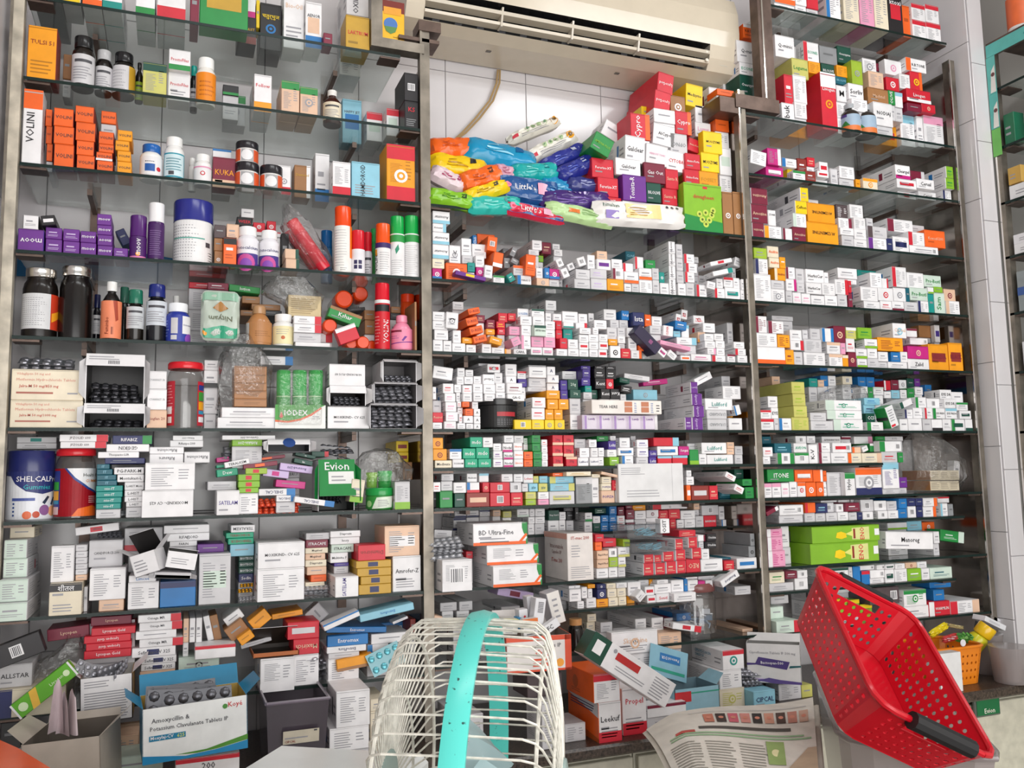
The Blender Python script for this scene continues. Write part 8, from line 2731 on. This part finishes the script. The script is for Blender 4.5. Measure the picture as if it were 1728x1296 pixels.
# clear jars and trays at the far right of the worktop
for k, (r, l) in enumerate((((1222, 500, 1345, 745), 'cloudy clear tub beside the orange basket'), ((1320, 570, 1470, 780), 'cloudy clear tub in front of the tiled pillar'))):
    A, B = at(*R_('N6', r[0], r[3]), -.12-.1*k), at(*R_('N6', r[2], r[1]), -.12-.1*k); b = MB(); t = thing('clear_tub', ((A.x+B.x)/2, -.08-.1*k, GRANITE), l, 'tub'); rr = (B.x-A.x)/2; o = Vector(((A.x+B.x)/2, -.06-.12*k, GRANITE+.0005)); h = B.z-GRANITE
    b.lathe([(rr*.8, 0), (rr*.84, .004), (rr, h)], o, 24); b.build('body', 'milky', t, org=o, smooth=True); b = MB(); b.lathe([(rr*.5, .004), (rr*.55, h*.5), (rr*.4, h*.6)], o, 10, c='#b8aca8'); b.build('contents', 'film', t, org=o)
for k, (cx, cy, l) in enumerate(((1240, 432, 'white flat carton leaning beside the pillar, front one'), (1290, 436, 'white flat carton leaning beside the pillar, back one'))):
    big('N6', (cx, cy), (165, 32), -24, -.06+.06*k, .05, '#dcdce0', l, lambda f: f.lines(.2, .3, .8, .7, 2, 'ink2'))
big('N6', (1250, 470), (200, 60), -20, .03, .04, '#6a6a70', 'grey tray under the leaning white cartons')
# hanging green sign on the cabinet
A, B = at(*R_('N6', 1120, 1000), -.185), at(*R_('N6', 1262, 860), -.185); t = thing('hanging_sign', ((A.x+B.x)/2, -.18, A.z), 'small green brand sign hanging below the granite edge', 'sign'); b = MB(); b.box((A.x, -.186, A.z), (B.x-A.x, 0, 0), (0, 0, B.z-A.z), (0, .012, 0), '#5a5f58', ch=.003); b.build('frame', 'plastic', t, org=A)
b = MB(); o = Vector((A.x+.006, -.1875, A.z+.006)); u, v = Vector((B.x-A.x-.012, 0, 0)), Vector((0, 0, B.z-A.z-.012)); b.box(o, u, v, (0, .001, 0), '#0f6a3c'); Face(b, o, u, v).text('Evion', .2, .1, .68, .32, '#e8e6d8'); b.build('panel', 'card', t, org=A)

# ================================================================ side rack stock, shelf-edge strip
def rackbox(px, py, Z_, w, h, d, c, l, fn=None, name='rack_carton'):
    """carton on the side rack; its near face looks toward the shop (-Y)"""
    p = at(px, py, -.10); x = RX+.006; b = MB(); b.box((x, p.y-d, Z_), (w, 0, 0), (0, 0, h), (0, d, 0), c, ch=.001); F = Face(b, (x, p.y, Z_), (0, -d, 0), (0, 0, h)); (fn or (lambda f: f.lines(.15, .3, .7, .7, 2, 'ink2')))(F); tag(b.build(name, 'card', org=(x+w/2, p.y-d/2, Z_)), l, 'carton')
rackbox(1700, 330, 2.385, .10, .05, .16, '#e6e6e8', 'white carton on the side rack, highest of its kind')
rackbox(1700, 400, 2.19, .12, .036, .16, '#e8e8ea', 'white flat carton on the side rack, upper of two stacked'); rackbox(1700, 400, 2.226, .12, .034, .15, '#e4e4e8', 'white flat carton on the side rack, resting on another')
rackbox(1715, 580, 1.785, .10, .10, .14, '#e2e3e6', 'square white carton on the side rack'); rackbox(1695, 490, 1.99, .07, .14, .05, '#8f9698', 'grey blue-banded carton on the side rack', lambda f: f.rect(0, .4, 1, .6, '#3a5a9a', 2))
rackbox(1690, 290, 2.44, .05, .06, .05, '#c9a050', 'tan carton at the dark end of the side rack')
rackbox(1715, 700, 1.58, .09, .09, .16, '#c9ccd0', 'pale carton low on the side rack'); rackbox(1700, 215, 2.585, .05, .11, .04, '#1f6a4a', 'dark green pack at the end of the side rack')
bz = 2.585; t = thing('detergent_bottle', (RX+.06, -.20, bz), 'tall blue-violet bottle on the side rack', 'bottle'); b = MB(); o = Vector((RX+.06, -.20, bz)); b.lathe([(.03, 0), (.034, .01), (.034, .14), (.02, .18), (.014, .19)], o, 20, c='#4a54a8'); b.build('body', 'plastic', t, org=o, smooth=True); b = MB(); b.lathe([(.016, .19), (.016, .215), (.012, .22)], o, 16, c='#5a64b8'); b.build('cap', 'plastic', t, org=o, smooth=True)
t = thing('detergent_bottle', (RX+.06, -.16, 2.9785), 'white bottle with orange and pink label on top of the side rack', 'bottle'); o = Vector((RX+.06, -.16, 2.9785)); b = MB(); b.lathe([(.04, 0), (.045, .01), (.045, .16), (.025, .2)], o, 20, c='#e6e4e2'); b.build('body', 'plastic', t, org=o, smooth=True); b = MB(); b.lathe([(.0455, .02), (.0455, .13)], o, 20, c='#e06a3a'); b.build('label', 'card', t, org=o, smooth=True)
t = thing('shelf_edge_strip', (RX-.006, -.10, 2.555), 'teal printed shelf-edge strip wrapped round the top corner of the side rack', 'strip'); x = RX-.006
zt0, zt1 = 2.922, 2.968; b = MB(); b.box((x, -.063, zt0), (0, -1.1, 0), (0, 0, zt1-zt0), (.0015, 0, 0), '#5cb5ae'); f = Face(b, (x, -.063, zt0), (0, -1.1, 0), (0, 0, zt1-zt0)); f.text('everyuth', .10, .25, .14, .45, '#1f8a8c'); f.text('everyuth', .30, .25, .14, .45, '#1f8a8c'); b.build('top_strip', 'card', t, org=(x, -.063, zt0))
for k, (za, zb_, c) in enumerate(((2.785, 2.921, '#62b8b0'), (2.655, 2.784, '#58b0a8'), (2.555, 2.654, '#6fb85a'))):
    b = MB(); b.box((x, -.060, za), (0, -.034, 0), (0, 0, zb_-za), (.0015, 0, 0), c); f = Face(b, (x, -.060, za), (0, -.034, 0), (0, 0, zb_-za))
    if k < 2: f.poly([(.3, .02), (.95, .02), (.95, .75), (.5, .6)], '#e0dcd6', 2); f.disc(.7, .5, .22, '#6a3a3a', 3); f.lines(.4, .1, .9, .3, 2, '#8a3a3a')
    b.build('side_strip', 'card', t, org=(x, -.060, za))

def speckle():
    m = mat('speckled_turquoise_paint', '#52cfc4', rough=.3); nt = m.node_tree; tc = nt.nodes.new('ShaderNodeTexCoord'); n = nt.nodes.new('ShaderNodeTexNoise'); n.inputs['Scale'].default_value = 160; n.inputs['Detail'].default_value = 1
    r = nt.nodes.new('ShaderNodeValToRGB'); r.color_ramp.elements[0].position = .70; r.color_ramp.elements[0].color = (*lin('#5ad2c8'), 1); r.color_ramp.elements[1].position = .76; r.color_ramp.elements[1].color = (*lin('#2a4a48'), 1)
    nt.links.new(tc.outputs['Object'], n.inputs['Vector']); nt.links.new(n.outputs['Fac'], r.inputs['Fac']); nt.links.new(r.outputs['Color'], nt.nodes['Principled BSDF'].inputs['Base Color']); return m
# ================================================================ table fan in front
FC = CAM+ray(806, 1352)*1.0; FA = (RGT*math.cos(math.radians(6))-FWD*math.sin(math.radians(6))).normalized(); FR = .205; e2 = (UPV-FA*UPV.dot(FA)).normalized(); e1 = e2.cross(FA)
fan = thing('table_fan', FC-Vector((0, 0, .33)), 'table fan with white wire cage and turquoise rim seen edge on', 'fan')
pol = lambda r, th, a: FC+e2*(r*math.cos(th))+e1*(r*math.sin(th))+FA*a
b = MB(); n = 72; prf = [(-.013, .0), (-.013, .006), (0, .009), (.013, .006), (.013, 0)]; vs = [pol(FR+dr, 2*math.pi*i/n, a) for i in range(n) for a, dr in prf]
b.mesh(vs, [(i*5+j, ((i+1) % n)*5+j, ((i+1) % n)*5+(j+1) % 5, i*5+(j+1) % 5) for i in range(n) for j in range(5)], '#4fd0c4'); RIM = speckle(); b.build('rim', RIM, fan, org=FC, smooth=True)
NW = 64; wm = {}
for side in (-1, 1):
    wid = .088 if side < 0 else .080
    b = MB(); zz = [(FR-.001, .0), (FR-.004, wid*.82), (FR-.014, wid*.97), (FR-.032, wid*1.05), (FR*.55, wid*1.18), (.05, wid*1.22)]
    me = None
    for i in range(NW):
        th = 2*math.pi*(i+.5)/NW; b = MB(); b.tube([pol(r, th, side*a) for r, a in zz], .0013, 5, '#e4e0d6'); b.build('cage_wire', 'wire', fan, org=FC)
    b = MB(); b.tube([pol(FR-.026, 2*math.pi*i/60, side*wid*.98) for i in range(61)], .0022, 6, '#b0a490'); b.build('cage_ring', 'wire', fan, org=FC, smooth=True)
    b = MB(); b.tube([pol(FR*.58, 2*math.pi*i/60, side*wid*1.16) for i in range(61)], .0018, 6, '#b0a490'); b.build('cage_ring', 'wire', fan, org=FC, smooth=True)
    b = MB(); b.lathe([(.052, 0), (.05, .006), (.03, .010)], FC+FA*(side*wid*1.2), 24, FA*side, '#9fb4b0'); b.build('cage_hub', 'plastic', fan, org=FC, smooth=True)
b = MB(); b.lathe([(.03, -.05), (.034, -.04), (.034, .02), (.02, .03)], FC, 20, FA, '#9aaeb0'); b.build('blade_hub', 'plastic', fan, org=FC, smooth=True)
for k in range(3):
    b = MB(); g2 = []
    for i in range(9):
        for j in range(5):
            r = .03+.07*i/8; th = math.radians(180+120*k)+(j/4-.5)*(.5+.3*i/8); g2.append(pol(r, th, -.025+.05*(j/4)-.01*math.sin(i)))
    b.mesh(g2, [(i*5+j, (i+1)*5+j, (i+1)*5+j+1, i*5+j+1) for i in range(8) for j in range(4)], '#9fb8bc'); b.build('blade', 'plastic', fan, org=FC, smooth=True)
b = MB(); b.lathe([(.03, .10), (.032, .11), (.03, .17), (.02, .18)], FC, 24, FA, '#8fa8a4'); b.build('motor_housing', 'plastic', fan, org=FC, smooth=True)
mc = FC+FA*.15; b = MB(); b.lathe([(.016, -.30), (.016, -.04)], mc, 16, (0, 0, 1), '#8fa8a4'); b.build('stand_pole', 'plastic', fan, org=mc); bz_ = mc.z-.335
b = MB(); b.lathe([(.11, 0), (.115, .01), (.10, .03), (.03, .05)], (mc.x, mc.y, bz_), 28, c='#4fc0b4'); b.build('base', 'plastic', fan, org=(mc.x, mc.y, bz_), smooth=True)
stand(-.55, .70, -1.72, -.82, bz_, 'wooden serving desk carrying the fan', 'serving_desk')
# white flat-topped box, orange tray, green lid on the desk
w0, w1, w2 = atz(470, 1254, 1.03), atz(650, 1264, 1.03), atz(424, 1300, 1.03); u = (w1-w0).normalized(); v = (w2-w0); v = (v-u*v.dot(u)).normalized()
b = MB(); o = w0+v*.16-Vector((0, 0, 1.03-bz_)); b.box(o, u*.26, (0, 0, 1.03-bz_), -v*.16, '#dfe2e2', ch=.012); tag(b.build('desk_printer', 'plastic', org=(o.x, o.y, bz_)), 'plain white box-shaped machine on the desk beside the fan', 'printer')
zt = 1.02; b = MB(); pts = [(-60, 1222), (30, 1262), (40, 1268), (92, 1300), (80, 1340), (-60, 1340)]; top = [atz(x, yy, zt) for x, yy in pts]
for k in range(len(top)): a_, c_ = top[k], top[(k+1) % len(top)]; b.face([a_-Vector((0, 0, .05)), c_-Vector((0, 0, .05)), c_, a_], '#e0501c')
b.face(top, '#ec5a20'); b.face([p-Vector((0, 0, .05)) for p in reversed(top)], '#e0501c'); ot = b.build('orange_tray', 'plastic', org=top[3]-Vector((0, 0, .05))); tag(ot, 'orange plastic tray lid at the desk corner', 'tray')
gc = atz(300, 1325, 1.0); b = MB(); b.lathe([(.05, 0), (.062, .004), (.062, .012), (.05, .02)], gc-Vector((0, 0, .02)), 28, c='#3f9a30'); tag(b.build('green_lid', 'plastic', org=gc-Vector((0, 0, .02)), smooth=True), 'bright green round lid before the antibiotic carton', 'lid')
b = MB(); b.box((gc.x-.25, gc.y-.06, bz_+.0005), (.30, 0, 0), (0, 0, gc.z-.02-bz_-.001), (0, .12, 0), '#9a8a78', ch=.002); tag(b.build('desk_carton', 'matte', org=(gc.x, gc.y, bz_)), 'plain brown carton under the green lid and orange tray', 'carton')
# air conditioner print
b, f = ACF; f.text('OPERATION', .05, .80, .62, .10, '#8a8072'); f.text('TIMER', .30, .60, .38, .10, '#8a8072'); f.text('POWER', .10, .40, .5, .10, '#8a8072'); [f.disc(.80, .85-.2*k, .035, '#6a6258', 2) for k in range(3)]; f.rect(.30, .02, .70, .30, '#c8c4b6', 2); b.build('indicator_panel', 'plastic', ac, org=(1.65, .1, 2.81))
